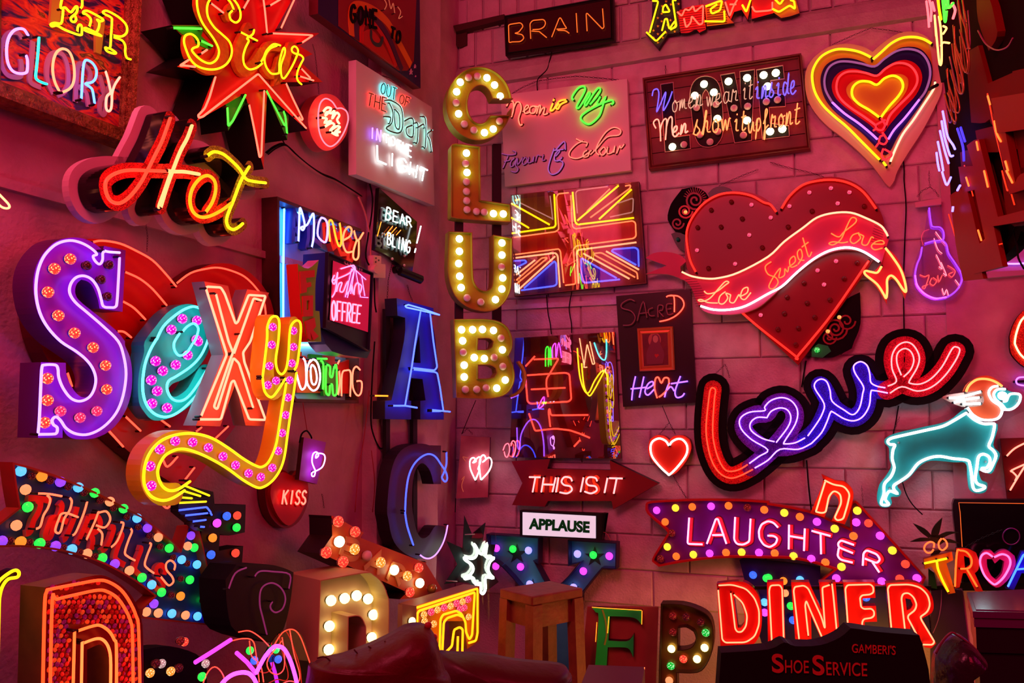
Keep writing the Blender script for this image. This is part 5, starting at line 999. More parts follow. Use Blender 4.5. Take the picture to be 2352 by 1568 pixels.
spiral(1680, 270, 95, 2.2, '21', 4.5, PET, .027); spiral(1590, 370, 70, 2, '21', 4, mat('petal_bright', (.5, .05, .03), .4), .028); spiral(1520, 480, 60, 1.6, '21', 4, PET, .026); spiral(620, 1450, 110, 2.6, '31', 4, PET, .028); spiral(720, 1380, 85, 1.6, '31', 3.5, PET, .026); spiral(560, 1530, 70, 1.6, '31', 3.5, PET, .027)
for k in range(16):
    a = math.radians(200 + k * 12); s.ribbon('petal', [(1596 + (95 - 0) / 4 * math.cos(a) * q_, 460 + 26 * math.sin(a) * q_) for q_ in (.75, 1.15)], 1.8, .0205, .0265, PET, mode=None, caps=False)
s.bulb(1176 + 1595 / 4, 392 + 380 / 4, .02, 4.5, J_GLD, SOCKD); s.bulb(1764 + 655 / 4, 392 + 1345 / 4, .02, 4.5, J_GLD, SOCKD); s.bulb(1764 + 550 / 4, 392 + 1475 / 4, .02, 4.5, J_GLD, SOCKD); s.bulb(1764 + 450 / 4, 784 + 78 / 4, .026, 6, J_GRN, SOCKD); s.bulb(1176 + 1525 / 4, 392 + 630 / 4, .018, 5, mat('emerald', (.0, .2, .1), .1), SOCKD)
s.chain('@21 1900,140 2000,95 2150,30 2260,-10', h=.0, r=.9); s.chain('@30 20,1490 150,1530 280,1560 @31 400,20 520,60', h=.0, r=.9)
# Sacred heart board
s = R('black_board_sign', 'black board with neon words Sacred Heart around a small copper framed holy picture', 'sign', 1505, 800, .012, '21')
s.slab('board', '@px 1415,679.5 1586,664 1599,924 1431,934', 0, .02, mat('board_black', (.025, .008, .012), .3), BLACK)
frame(s, '1145,1445 1475,1428 @22 1493,260 1168,275', '1195,1500 1428,1490 @22 1437,215 1212,228', .0205, .04, .028, mat('copper_frame', (.65, .20, .06), .35, .4))
s.slab('picture', '1193,1498 1430,1488 @22 1440,217 1210,230', .0205, .026, mat('picture_ground', (.22, .02, .025), .4, noise=(14, (.10, .005, .02), .5)))
s.slab('halo', [(1176 + (1310 + 58 * math.cos(t * .45)) / 4, 392 + (1555 + 70 * math.sin(t * .45)) / 4) for t in range(14)], .0262, .0268, mat('halo_rose', (.5, .12, .10), .4)); s.slab('hooded_figure', '@21 1280,1560 1290,1510 1320,1500 1350,1520 1365,1590 @22 1400,110 1385,205 1240,210 1235,110 1270,20', .027, .0285, mat('robe', (.2, .03, .06), .4)); s.slab('face', [(1176 + (1318 + 24 * math.cos(t * .52)) / 4, 392 + (1545 + 34 * math.sin(t * .52)) / 4) for t in range(12)], .0286, .0292, mat('face_rose', (.55, .22, .18), .4)); s.slab('chest_heart', '@22 1325,150 1308,125 1318,112 1328,120 1340,112 1350,126', .0286, .0292, mat('heart_small', (.5, .02, .02), .4))
UNL = mat('unlit_tube', (.28, .10, .13), .15)
s.tubes(['1130,1200 1080,1182 1010,1220 1012,1262 1095,1290 1132,1350 1095,1412 1020,1420', '1150,1380 1205,1200 1240,1350', '1172,1312 1250,1302', '1295,1258 1252,1280 1268,1330 1312,1330', '1342,1345 1342,1242 1385,1240 1382,1278 1350,1290 1392,1340', '1472,1222 1420,1230 1432,1318 1482,1308', '1425,1272 1462,1266'], UNL, h=.04, r=1.7)
s.tubes(['1418,1160 1440,1148 1488,1158 1492,1298', '1440,1148 1520,1150 1570,1190 1576,1250 1520,1320 1440,1365 1355,1385'], N_RED, h=.04, r=1.8)
s.tubes(['@22 1135,320 1112,430 1100,540', '@22 1212,322 1170,515', '@22 1090,435 1150,430 1240,420', '@22 1240,435 1295,400 1290,368 1250,390 1222,460 1250,492 1305,440', '@22 1445,380 1420,440 1402,512', '@22 1420,450 1460,415 1490,455', '@22 1548,318 1500,450 1512,512 1560,505 1585,475', '@22 1460,388 1615,365'], neon(.9, .3, 4.5), h=.04, r=2.0)
s.tube('@22 1335,520 1310,430 1318,345 1345,330 1372,382 1400,335 1440,345 1432,430 1385,485 1350,510', N_RED, .04, 2.1)
# glossy board
s = R('glossy_board_sign', 'glossy red brown board with red neon strokes behind reflecting glass, left of the black board', 'sign', 1300, 910, .012, '22')
GB = '@px 1183,776 1411,762 1426,1053 1170,1050'
s.slab('board', GB, 0, .025, mat('glossy_red_brown', (.12, .012, .012), .15), DWOOD)
s.tubes(['140,310 490,287 528,300 545,530 520,552 170,572 142,550 125,340', '175,440 490,425', '345,300 318,340 315,400 332,510', '125,228 210,135', '200,165 430,155 350,290', '155,660 190,760 212,822 300,810 400,800 530,815 620,845 715,885', '352,785 335,640 345,615 357,678 700,675', '570,965 625,905'], neon(4, .16, .09), h=.04, r=2.3, mode='f')
s.tubes(['45,790 52,960 70,980 85,850 150,735 215,720 265,790 290,920 295,1055', '-10,520 60,490'], neon(.7, .15, 2.2), h=.04, r=1.9); s.tubes(['308,230 310,75 335,60 335,230 352,50 358,220'], N_GRN, h=.04, r=1.6); s.tubes(['372,150 370,60 400,20 405,150 430,10 455,150', '240,610 270,540 295,510 290,580 250,615'], N_MAG, h=.04, r=1.4)  # green and magenta strokes: mostly reflections, built as glowing tubes
s.tubes(['600,60 620,300 660,440 705,470 760,360 830,270 870,300 880,400', '640,200 660,400 700,490 740,470 860,250'], neon(3, 1.7, .03), h=.038, r=1.9); s.tubes(['660,240 690,20 740,210 760,205 715,0', '620,-30 665,240 690,235'], neon(4, 1.1, .5), h=.038, r=1.5, mode='f'); s.tube('755,10 800,130 850,170 868,100 866,-20', N_CYAN, .038, 1.6)  # reflected letters of the left wall, built in as glowing tubes
s.slab('acrylic_cover', GB, .055, .057, G_SHINE)
# THIS IS IT
s = R('arrow_sign', 'dark red box arrow with pink white neon THIS IS IT, above the APPLAUSE sign', 'sign', 1330, 1110, .03, '22')
s.slab('arrow_box', '-5,1100 350,1078 325,1168 905,1182 898,1092 1345,1305 930,1542 915,1465 330,1465 300,1518 0,1502 95,1300', 0, .05, mat('arrow_maroon', (.20, .012, .015), .35), BLACK)
s.slabtext('THIS', '185,1235 570,1240 560,1390 175,1385', 6, .0505, .056, mat('letter_orange', (.7, .12, .02), .4), sx=.7); s.slabtext('IS', '640,1235 820,1240 815,1395 640,1390', 6, .0505, .056, MATS['letter_orange'], sx=.7)
s.tubes(['160,1245 262,1247', '215,1250 190,1382', '292,1250 270,1382', '402,1250 372,1380', '282,1312 385,1315', '427,1250 405,1382', '552,1282 535,1252 482,1245 455,1285 480,1318 535,1330 550,1365 505,1395 440,1385', '657,1250 630,1380', '782,1282 765,1252 705,1248 682,1288 705,1320 765,1330 778,1368 725,1395 668,1378', '877,1255 850,1388', '895,1255 1015,1258', '962,1260 935,1395'], neon(5.5, .72, .72), h=.075, r=2.3, drop=.051)
# APPLAUSE
s = R('lit_box_sign', 'small white backlit box sign reading APPLAUSE in green capitals', 'sign', 1285, 1205, .13, '23')
s.slab('case', '72,-18 800,12 825,10 825,258 770,255 72,218', 0, .05, BLACK); s.slab('lit_face', '97,0 768,36 768,240 97,208', .0505, .056, mat('lit_acrylic', (.7, .7, .75), .4, emit=(.62, .62, .74), es=.85))
s.filltext('APPLAUSE', '158,52 715,84 712,192 153,156', .0562, .058, mat('sign_green', (.004, .22, .03), .5, spec=0.1), bold=.05)
s.tube('820,180 860,190 890,225 905,260', mat('pink_cable', (.4, .1, .1), .5), .02, 1.2, name='cable')
# small heart
s = R('heart_lamp', 'small red heart box outlined in white neon, left of the big script love', 'lamp', 1538, 1045, .012, '22')
s.slab('heart_box', '1445,905 1400,868 1330,860 1270,895 1248,980 1270,1065 1340,1150 1440,1228 1505,1210 1600,1100 1648,980 1632,900 1570,862 1490,868', 0, .05, mat('heart_lamp_red', (.55, .02, .01), .3), mat('heart_lamp_side', (.30, .01, .01), .4))
s.tube('1440,955 1410,912 1350,890 1290,920 1272,980 1290,1060 1360,1150 1428,1213 1450,1220 1530,1140 1600,1040 1608,960 1570,905 1520,895 1470,920 1450,950', neon(6, 3.2, 2.6), .07, 2.6, drop=.051)
s.chain('1445,745 1400,800 1350,860', h=.015, r=.9); s.chain('1445,745 1500,850', h=.015, r=.9); s.chain('1480,1230 1530,1320 1610,1450', h=.015, r=.9); s.tube('1380,590 1445,745', MBLACK, .006, .8, name='cable')
# love script
GLP = mat('purple_glitter', (.16, .02, .42), .3, .3, glit=420); GLB2 = mat('blue_glitter', (.03, .015, .60), .3, .3, glit=420); GLR2 = mat('ruby_glitter', (.62, .012, .05), .3, .3, glit=420)
s = R('script_letter_sign', 'big glitter script love with black outline, shading from red to blue, lower right', 'sign', 1900, 950, .055, '32')
PL = '@22 1842,435 1814,700 1820,930 1880,1120 1960,1215 2060,1225 2200,1155'; PO = '@22 2190,1160 2290,1080 @32 60,965 150,860 235,740 230,625 140,555 40,580 -20,660 @22 2240,668 2150,715 2125,800 2200,900 2340,990 @32 60,975 200,965 370,900'
PV = '@32 350,905 460,800 540,640 555,540 510,440 480,400'; PV2 = '@32 490,420 560,540 600,610 700,680 790,700 870,640 905,540 900,420 850,270'; PV3 = '@32 880,330 930,410 1000,440 1110,445'; PE = '@32 1095,450 1230,375 1330,260 1355,150 1320,60 1255,35 1180,70 1155,170 1190,300 1260,390 1370,425 1500,380 1630,250 1722,85'
for i, (pth, m) in enumerate(((PL, GLR), (PO, GLP), (PV, GLB2), (PV2, GLB2), (PV3, GLB2), (PE, GLR2))):
    q = s.path(pth, .045, 'c'); s.ribbon_uv('black_border', q, 76 * s.mpp, 0, .022 + i * .0004, MBLACK); s.ribbon_uv('glitter_face', q, 41 * s.mpp, .0235, .030 + i * .0004, m)
s.tubes(['@22 2165,1130 2090,1175 2010,1193 1950,1170 1890,1060 1850,900 1845,750 1860,530 1870,450 1845,425 1822,445 1808,530 1785,750 1790,900 1830,1080 1900,1200 1990,1252 2080,1240 2212,1175'], neon(4.5, .13, .05), h=.045, r=1.9)
WV = neon(2.6, .8, 6)
s.tubes(['@22 2180,1120 2270,1055 2350,995 2200,900 2105,800 2095,710 2180,650 2320,635 @32 -30,600 30,540 130,515 220,550 272,640 250,760 150,920 160,940 250,930 340,885', '@22 2230,1162 @32 0,1090 110,990 280,990 400,935', '@22 2345,700 2250,698 2190,750 2200,820 2300,890 @32 60,920', '@32 -10,700 30,640 110,610 180,630 210,700 180,790 75,928'], WV, h=.045, r=1.7)
s.tubes(['365,868 450,750 500,660 515,570 430,430 440,370 490,345 540,370 570,450 590,550 700,630 780,672 840,610 870,480 875,410 800,290 790,220 850,185 910,220 935,300 945,375 1000,410 1078,425', '400,935 490,840 540,740 575,650 600,650 700,710 790,728 870,690 930,590 945,465 970,450 1100,473'], WV, h=.045, r=1.7)
s.tubes(['1100,410 1180,365 1140,250 1140,130 1190,40 1270,5 1340,40 1390,140 1370,240 1300,360 1310,385 1400,390 1500,340 1600,230 1690,70 1730,50 1762,80 1720,180 1620,320 1500,420 1370,455 1230,415 1120,475', '1245,325 1310,260 1340,170 1310,90 1250,65 1190,110 1185,200 1225,310'], neon(5, .62, .66), h=.045, r=1.8)
s.chain('@22 1860,305 1960,210 2000,330', h=.0, r=.9); s.tube('355,1090 375,1350 400,1568', MBLACK, -.045, 1.8, name='cable'); s.tube('350,175 330,290 310,420', MBLACK, -.045, 1.8, name='cable'); s.tube('1200,590 1170,760 1150,850', MBLACK, -.045, 1.4, name='cable')
# dog
s = R('dog_sign', 'white neon outline of a winged dog on teal acrylic, right of the script love', 'sign', 2165, 1020, .11, '32')
s.slab('body_panel', '1820,620 1650,730 1400,790 1180,840 1085,885 1070,930 1110,980 1115,1080 1130,1150 1070,1250 1020,1320 1000,1440 1030,1515 1110,1520 1140,1480 1130,1430 1200,1425 1225,1380 1190,1320 1290,1260 1400,1140 1500,1095 1700,1110 1815,1120 1830,1250 1850,1360 1920,1395 2000,1380 2015,1300 1960,1270 1940,1180 2050,1215 2100,1120 2130,1030 2070,950 2110,760 1950,740', .0, .006, mat('teal_acrylic', (.01, .24, .26), .25, noise=(7, (.02, .12, .10), .7)), mode='c')
s.slab('collar_panel', '1820,560 1805,460 1850,380 1930,325 2030,315 2130,370 2165,440 2100,500 2150,620 2120,700 2030,730 1930,710 1860,660', .007, .012, mat('ember_acrylic', (.45, .06, .02), .3), mode='c'); s.slab('muzzle_panel', '2080,470 2150,430 2230,460 2320,480 2325,560 2250,620 2190,630 2120,560', .0125, .016, MATS['teal_acrylic'], mode='c')
s.slab('wing_panel', '1600,520 1650,490 1960,445 1985,540 1960,590 1780,600', .007, .012, mat('wing_pale', (.55, .35, .3), .4)); s.slab('clear_plate', '1560,470 1850,300 2230,380 2352,470 2352,640 2180,720 2130,900 2150,1100 2040,1380 1900,1420 1800,1150 1560,1120 1300,1300 1240,1400 1140,1560 1010,1540 1000,1280 1080,1080 1060,880 1700,650', -.008, -.004, G_CLEAR)
DW = neon(5.5, 7.8, 8.4)
s.tube('1825,655 1700,730 1600,780 1450,815 1250,860 1130,890 1100,920 1120,945 1165,950 1148,1000 1142,1080 1160,1160 1130,1240 1070,1310 1065,1400 1040,1480 1060,1502 1110,1495 1078,1450 1100,1390 1130,1375 1190,1398 1158,1360 1160,1320 1220,1280 1300,1220 1380,1120 1480,1070 1580,1055 1700,1075 1830,1090 1855,1130 1870,1220 1885,1340 1920,1370 1980,1352 1990,1330 1930,1310 1905,1260 1920,1150 1935,1060 1980,1035 2030,1060 2040,1110 2010,1160 1968,1165 1975,1185 2030,1190 2070,1120 2095,1050 2070,1000 2030,960 2060,880 2082,770 2060,755 1980,755 1900,720 1838,668', DW, .035, 3.4, drop=.008)
s.tubes(['1835,608 1880,670 1960,715 2050,722 2120,700 2150,640 2130,590 2060,540 2028,470 2060,420 2112,410', '2180,438 2110,440 2075,480 2090,530 2150,580 2190,625 2250,615 2300,570 2320,510 2300,482 2230,482 2205,510 2190,545 2160,550', '1665,518 1750,515 1850,490 1952,462', '1710,560 1820,532 1940,515', '1790,575 1950,570'], DW, h=.04, r=3.0, drop=.012)
s.tube('1820,460 1850,400 1920,350 2010,345 2090,370 2150,410', neon(5, .7, .15), .04, 3.0, drop=.012); s.bulb(1764 + 2152 / 4, 784 + 498 / 4, .02, 10, mat('eye_lamp', (.5, .8, 1), .3, emit=(.35, .85, 1), es=4), SOCK)
for x, y in ((1200, 930), (1118, 1350), (2000, 1105), (2283, 545)): s.bulb(1764 + x / 4, 784 + y / 4, .006, 3.2, mat('standoff', (.1, .15, .15), .2, .6), SOCKD)
s.tube('1235,1290 1270,1400 1330,1500 1420,1590', MBLACK, -.012, 1.6, name='cable'); s.chain('1210,690 1190,740 1150,830', h=-.01, r=.9); s.chain('860,1320 865,1400 875,1500', h=-.01, r=.9)
# bulb shaped neon
s = R('hanging_sign', 'clear hanging sign with violet neon light bulb outline and thin word Love', 'sign', 2155, 570, .04, '31')
s.slab('hanger_board', '1348,290 1590,250 1592,308 1355,336', 0, .015, mat('pale_pink_board', (.6, .35, .4), .5)); s.slab('clear_plate', '1470,336 1600,330 1640,680 1790,930 1800,1060 1700,1190 1480,1200 1340,1080 1330,900 1420,640', 0, .004, glass('violet_acrylic', (.9, .7, .95), .10, dens=.10))
s.tubes(['1480,340 1500,490 1522,515 1580,520 1612,560 1614,620 1590,640 1520,645 1440,668', '1605,640 1640,680 1660,760 1720,850 1782,960 1770,1040 1720,1110 1640,1160 1540,1172 1440,1130 1370,1050 1352,960 1370,860 1402,780 1415,700'], neon(.6, .08, 3.2), h=.025, r=1.9); s.tube('1352,960 1370,1050 1440,1130 1540,1172 1640,1160', neon(3, .25, 5), .025, 2.1)
s.tube('1425,680 1410,620 1430,560 1480,540', neon(.8, .03, .1), .02, 1.0)
s.tubes(['1395,955 1440,972 1480,960 1460,1030 1440,1080 1418,1065 1470,1045', '1505,985 1488,1030 1520,1052 1550,1010 1515,980', '1560,960 1570,1020 1600,960', '1650,870 1700,900 1720,930 1690,975 1660,950 1700,930'], neon(3, .12, .12), h=.02, r=1.1); s.tubes(['1545,770 1575,830 1600,900 1570,880', '1590,840 1640,960 1610,940', '1600,1080 1620,1140 1640,1090 1660,1150', '1720,1000 1760,1060 1740,1090', '1540,560 1600,640 1640,680', '1525,620 1560,720 1600,760'], neon(4, .5, .7), h=.02, r=1.0)
s.chain('1480,0 1480,90 1490,150', h=.005, r=.9); s.chain('1490,150 1420,180 1370,240', h=.005, r=.9); s.chain('1490,150 1540,190 1570,240', h=.005, r=.9)
s = R('mains_cable', 'long black cable hanging straight down the right wall behind the heart banner', 'cable', 2076, 560, .008, '31')
s.tube('@30 1240,1420 1250,1568 @31 1250,100 1268,330 1258,600 1245,1000 1250,1470', MBLACK, .004, 1.6, name='cable')
# n + laughter
s = R('letter_sign', 'small tilted orange box letter n with pale neon outline, on top of the purple arrow', 'sign', 1920, 1150, .13, '32')
s.slab('letter_box', '490,1218 620,1275 700,1285 770,1350 785,1430 750,1568 @33 705,112 585,78 @32 648,1500 640,1440 610,1405 580,1425 @33 520,48 388,8 @32 500,1310', 0, .04, mat('orange_red_enamel', (.65, .05, .015), .3), mat('orange_red_side', (.4, .02, .01), .4))
s.tubes(['520,1275 600,1315 700,1330 752,1400 730,1500 @33 690,65 635,75 612,50 @32 675,1480 665,1400 605,1368 560,1420 530,1568 @33 490,8 440,-5', '525,1290 440,1560'], neon(5, .78, .36), h=.06, r=2.2, mode='f', fr=8, drop=.041)
PURA = mat('arrow_purple', (.16, .015, .30), .35, noise=(4, (.10, .01, .22), .6)); ARS = mat('arrow_red_rim', (.48, .015, .012), .35)
s = R('arrow_sign', 'purple curved arrow sign with neon LAUGHTER ringed by round coloured bulbs', 'sign', 1800, 1240, .065, '33')
s.tray('arrow_box', '@22 1235,1500 1290,1475 1700,1455 2100,1460 2352,1475 @33 0,-75 370,-5 765,165 765,-60 800,-95 880,-20 1440,600 1400,690 480,640 625,525 400,455 200,420 0,415 @23 2000,410 1650,440 1350,492 1295,450 1310,400 1435,200 1420,160 1250,10', 0, .05, PURA, ARS, rim=4.5, floor=.02)
cm = {'m': B_MAG, 'y': B_YEL, 'o': eb('bulb_tangerine', (1, .13, .015), 1.5), 'r': B_RED, 'd': J_DRED}
for st, c in (('@22 1330,1550 1503,1528 1657,1518 1830,1513 1990,1508 2163,1525 2318,1545', 'myomodo'), ('@33 150,5 293,42 450,87 613,150 785,218 820,-15 810,92 923,100 1030,215 1142,350 1262,475 1368,605 1210,610 1045,635 628,605', 'yomyoymrmyrmrmm'), ('@23 1408,88 1428,317 1510,404 1667,388 1817,377 1967,370 2110,366 2270,370 @33 62,375 235,402 398,427 527,460 675,500 @23 1470,190 1365,425', 'oyoymoymoymoydd')):
    for (x, y), k in zip(pts(st, '33'), c): s.bulb(x, y, .02, 9, cm[k], SOCKD)
LT = [('@23 1628,50 1612,290 1750,295',), ('@23 1790,290 1872,62 1892,62 1970,290', '@23 1840,210 1950,208'), ('@23 2050,45 2040,250 2065,292 2125,298 2180,270 2192,60',), ('@33 92,140 50,95 0,80 -60,110 -85,170 -80,240 -40,300 15,322 70,290 88,240 50,215 -5,215',), ('@33 193,115 190,340', '@33 338,150 330,355', '@33 195,218 330,240'), ('@33 400,170 575,218', '@33 483,200 487,385'), ('@33 790,300 670,257 642,285 650,322 780,375', '@33 650,330 638,400 665,435 778,462'), ('@33 870,490 877,375 905,348 1000,385 1032,435 1000,468 890,425', '@33 960,460 1022,552')]
for ls in LT:
    for q, (w_, m, hb) in enumerate(((14, mat('letter_outline', (.10, .004, .02), .5), .022), (10.5, mat('letter_scarlet', (.68, .03, .04), .4), .026))):
        D = ([], [], [])
        for k, st in enumerate(ls): s.ribbon_uv('letter', s.path(sh(st, 4, 0), .03, 'f', fr=4), w_ * s.mpp, .0205, hb + k * .0003, None, None, False, False, data=D)
        link('letter', D[0], D[1], [m, m], s.root, D[2])
    s.tubes(list(ls), neon(5, .85, 2.6), h=.05, r=2.4, mode='f')
# bulb board behind DINER
s = R('bulb_board', 'dark blue board dotted with fairground bulbs, half hidden behind the word DINER', 'board', 1830, 1400, .03, '33')
s.slab('board', '@23 2090,440 2200,430 @33 480,500 480,640 800,680 1450,690 1500,1200 -60,1200 @23 2180,800 2130,600', 0, .025, mat('night_blue', (.015, .008, .10), .35), BLACK)
for st, c in (('@23 2215,575 2338,605 2320,825 2322,920 @33 5,600 142,630 295,620 155,740 210,860 230,990 560,800 900,780', 'bgsmgospgbsb'),):
    for (x, y), k in zip(pts(st, '33'), c): s.bulb(x, y, .025, 9, cols[k], SOCKD)
# DINER
s = R('letter_sign', 'row of red box letters reading DINER with pale neon outlines on a black rail', 'sign', 1890, 1410, .30, '33', az=108)
DR = mat('diner_red', (.50, .008, .008), .3); DRS = mat('diner_side', (.22, .008, .008), .35)
s.slab('rail', '@23 2230,680 @33 1500,680 1500,710 @23 2230,710', .01, .03, BLACK)
for ol, ho in (('@23 1880,655 2080,635 2180,665 2262,760 2292,900 2292,1050 2260,1160 2180,1225 1915,1230', ['@23 2040,790 2075,790 2130,900 2135,1010 2100,1060 2075,1060']), ('-10,642 140,632 160,1235 0,1240', ()), ('212,642 375,640 495,900 468,640 622,640 662,1190 505,1200 395,950 400,1170 250,1165', ()), ('690,642 980,640 988,785 872,792 868,862 992,860 1002,1005 888,1008 895,1240 750,1240', ()), ('1085,652 1300,640 1400,662 1492,740 1522,850 1502,925 1415,975 1545,1205 1500,1250 1440,1240 1310,1000 1300,1230 1140,1230', ['1262,790 1310,800 1330,850 1310,885 1275,900'])):
    s.slab('letter', ol, 0, .06, DR, DRS, holes=ho)
DT = neon(5, .66, .3)
s.tubes(['@23 1900,672 2020,665 2150,702 2230,790 2270,900 2270,1030 2230,1140 2150,1195 1960,1197 1932,1170 1895,715', '@23 2010,745 2030,900 2050,1070 2070,1100 2110,1100 2150,1050 2162,950 2120,830 2040,757', '35,1195 10,720 22,672 108,668 130,700 145,1180 125,1195 60,1190', '285,1160 235,720 245,685 330,672 370,700 490,960 525,1080 500,720 500,690 565,668', '588,658 600,760 640,1180', '370,1130 340,850 352,810 380,880 515,1190', '745,1200 710,700 730,668 940,662 967,685 970,735 940,755 865,762 845,785 855,870 880,888 950,885 975,910 975,950 950,970 880,980 865,1010 872,1200',
         '1145,1200 1100,700 1120,668 1300,662 1400,690 1470,760 1490,850 1465,915 1400,960 1410,990 1530,1190 1510,1217 1425,1215', '1272,1200 1225,790 1240,747 1290,740 1340,780 1367,850 1350,900 1290,945 1285,970 1365,1120'], DT, h=.08, r=2.0, mode='f', fr=9, drop=.061)
# Y letter
TY = mat('teal_grey_enamel', (.06, .50, .50), .35, noise=(5, (.03, .22, .34), .6)); TYS = mat('navy_side', (.015, .03, .10), .4)
s = R('bulb_letter', 'teal box letter Y with dark star cutouts and round coloured bulbs, behind the stool', 'sign', 1270, 1300, .05, '23')
yl = s.tray('letter_box', '-232,205 242,235 238,468 200,450 330,690 460,650 625,460 518,490 516,258 957,285 952,520 825,512 560,900 560,1500 200,1500 200,900 -90,500 -232,440', 0, .07, TY, TYS, rim=2.5, floor=.015)
for x, y, r_ in ((45, 385, 95), (760, 410, 95), (190, 670, 60), (560, 700, 60)):
    s.slab('star', [(1176 + (x + r_ * (1 if k % 2 == 0 else .38) * math.sin(k * math.pi / 5)) / 4, 1176 + (y - r_ * (1 if k % 2 == 0 else .38) * math.cos(k * math.pi / 5)) / 4) for k in range(10)], .0155, .018, mat('star_dark_teal', (.01, .035, .04), .4), parent=None)
for x, y, k in ((-142, 330, 'm'), (-212, 340, 'v'), (-147, 495, 'm'), (10, 337, 'g'), (153, 350, 'l'), (80, 500, 'm'), (165, 660, 'l'), (603, 382, 'l'), (748, 392, 'g'), (895, 402, 'm'), (657, 540, 'm'), (567, 690, 'l')): s.bulb(1176 + x / 4, 1176 + y / 4, .016, 8.8, {'m': B_MAG, 'v': B_BLU, 'g': B_GRN, 'l': eb('bulb_lavender', (.32, .3, 1), 1.6)}[k], SOCKD)
# white star
s = R('star_sign', 'white neon starburst on clear spiky acrylic with a dark star behind, in the corner', 'sign', 1100, 1300, .27, '13', az=75)
s.slab('dark_star', '1750,265 1900,330 1915,30 1985,200 2110,95 2080,290 2200,300 2170,520 2230,640 2070,760 1950,650 1730,660 1850,480', -.03, -.02, mat('dark_green_star', (.015, .04, .04), .3)); s.slab('clear_plate', '1850,265 1960,380 2015,30 2110,270 2200,130 2210,390 2340,420 2230,520 2352,680 2190,700 2140,1000 2060,760 1820,650 1950,480', -.012, -.008, G_CLEAR)
s.tube('2000,290 2030,345 2022,400 1985,425 1915,415 1925,440 1980,480 1995,530 1960,580 1918,595 1925,612 1990,600 2010,640 2030,670 2060,650 2060,720 2085,748 2108,700 2110,600 2180,605 2150,570 2132,520 2150,455 2185,418 2112,408 2122,285 2070,385 2010,300', neon(4.5, 5, 4.2), .02, 3.6)
s.tube('1918,205 2010,200', mat('glass_tube', (.4, .4, .4), .1), .01, 1.4); s.tube('1745,630 1850,635', MATS['glass_tube'], .01, 1.4)
# double heart board
s = R('small_heart_board', 'pink lit board with two overlapping neon hearts, in the corner below letter B', 'sign', 1088, 1070, .06, '12', az=98)
s.slab('board', '1885,865 2150,880 2130,1430 1840,1442', 0, .03, mat('pink_board', (.55, .2, .24), .5, noise=(9, (.30, .06, .10), .6)), mat('plum_side', (.10, .01, .08), .5))
s.tubes(['2015,1272 1970,1170 1968,1090 2000,1068 2022,1098 1992,1112 2050,1060 2062,1100 2040,1170 2052,1182 2015,1272', '2065,1268 2052,1150 2062,1070 2092,1042 2112,1080 2082,1108 2140,1065 2166,1110 2140,1190 2070,1270'], neon(6, 3, 3.2), h=.055, r=1.9, drop=.031); s.tubes(['1925,1100 1900,1060 1950,1070', '1890,1270 1915,1240 1890,1320 1905,1380'], N_DIM, h=.032, r=.8)
s.tube('2020,540 1960,680 1890,850', MBLACK, .01, 1.0, name='cable'); s.tube('1835,1440 1830,1568', MBLACK, .0, 1.2, name='cable'); s.chain('1890,850 1940,800 1990,850', h=.0, r=.9)
s = R('neon_scrap', 'little pink neon loop at the left edge of the glossy board', 'sign', 1170, 1030, .10, '22')
s.tube('-10,960 0,920 20,915 35,960 20,1040 0,1060', N_PINK, .0, 1.4); s.tube('@12 2270,1000 2290,950 2320,940 2330,1000 2310,1060 2290,1050 2280,1010', N_PINK, .0, 1.4)
# F board
s = R('letter_board', 'terracotta board with green serif letter F and amber glowing edges, right of the stool', 'sign', 1425, 1465, .35, '23', az=105)
s.slab('board', '692,865 1345,872 1318,1700 610,1700', 0, .02, mat('terracotta', (.35, .11, .06), .5, noise=(6, (.25, .06, .04), .6)))
FO = '735,878 1190,905 1190,1032 1150,985 1080,962 900,955 885,1178 1050,1185 1100,1150 1118,1120 1115,1335 1085,1270 1040,1242 880,1240 860,1560 750,1560 795,985 770,920'
s.slab('letter', FO, .0205, .06, mat('letter_green_bright', (.02, .95, .10), .3), BLACK)
s.tubes(['735,872 850,880 1190,900', '780,1010 768,1190', '890,960 878,1110', '1195,905 1192,1030'], neon(4, .6, .03), h=.062, r=.9, mode=None, name='amber_edge'); s.ribbon('yellow_streak', '830,895 860,1000 870,1120 850,1220', 4, .0602, .0612, mat('lime_streak', (.25, .6, .05), .4), caps=False)  # emissive strips along the amber edges of the letter
# P letter
s = R('bulb_letter', 'black and brass box letter P with coloured cut glass bulbs, left of DINER', 'sign', 1575, 1480, .38, '23', az=108)
s.tray('letter_box', '1370,845 1560,850 1720,900 1810,965 1847,1080 1842,1250 1785,1400 1700,1472 1512,1472 1512,1750 1345,1750', 0, .08, mat('brass_floor', (.24, .15, .03), .3, .6), mat('black_brass_side', (.03, .018, .01), .4), holes=['1525,1062 1600,1055 1670,1095 1692,1160 1660,1235 1590,1265 1522,1268'], rim=2, floor=.03)
for x, y, m in ((1478, 950, J_DRED), (1478, 1100, J_DRED), (1780, 1105, J_GRN), (1465, 1253, B_WARM), (1770, 1243, B_WARM), (1575, 1347, J_RED), (1700, 1347, B_WARM), (1460, 1410, J_GRN), (1445, 1545, B_PCH), (1600, 960, J_OFF), (1735, 1010, J_OFF)): s.bulb(1176 + x / 4, 1176 + y / 4, .03, 9, m, SOCK)
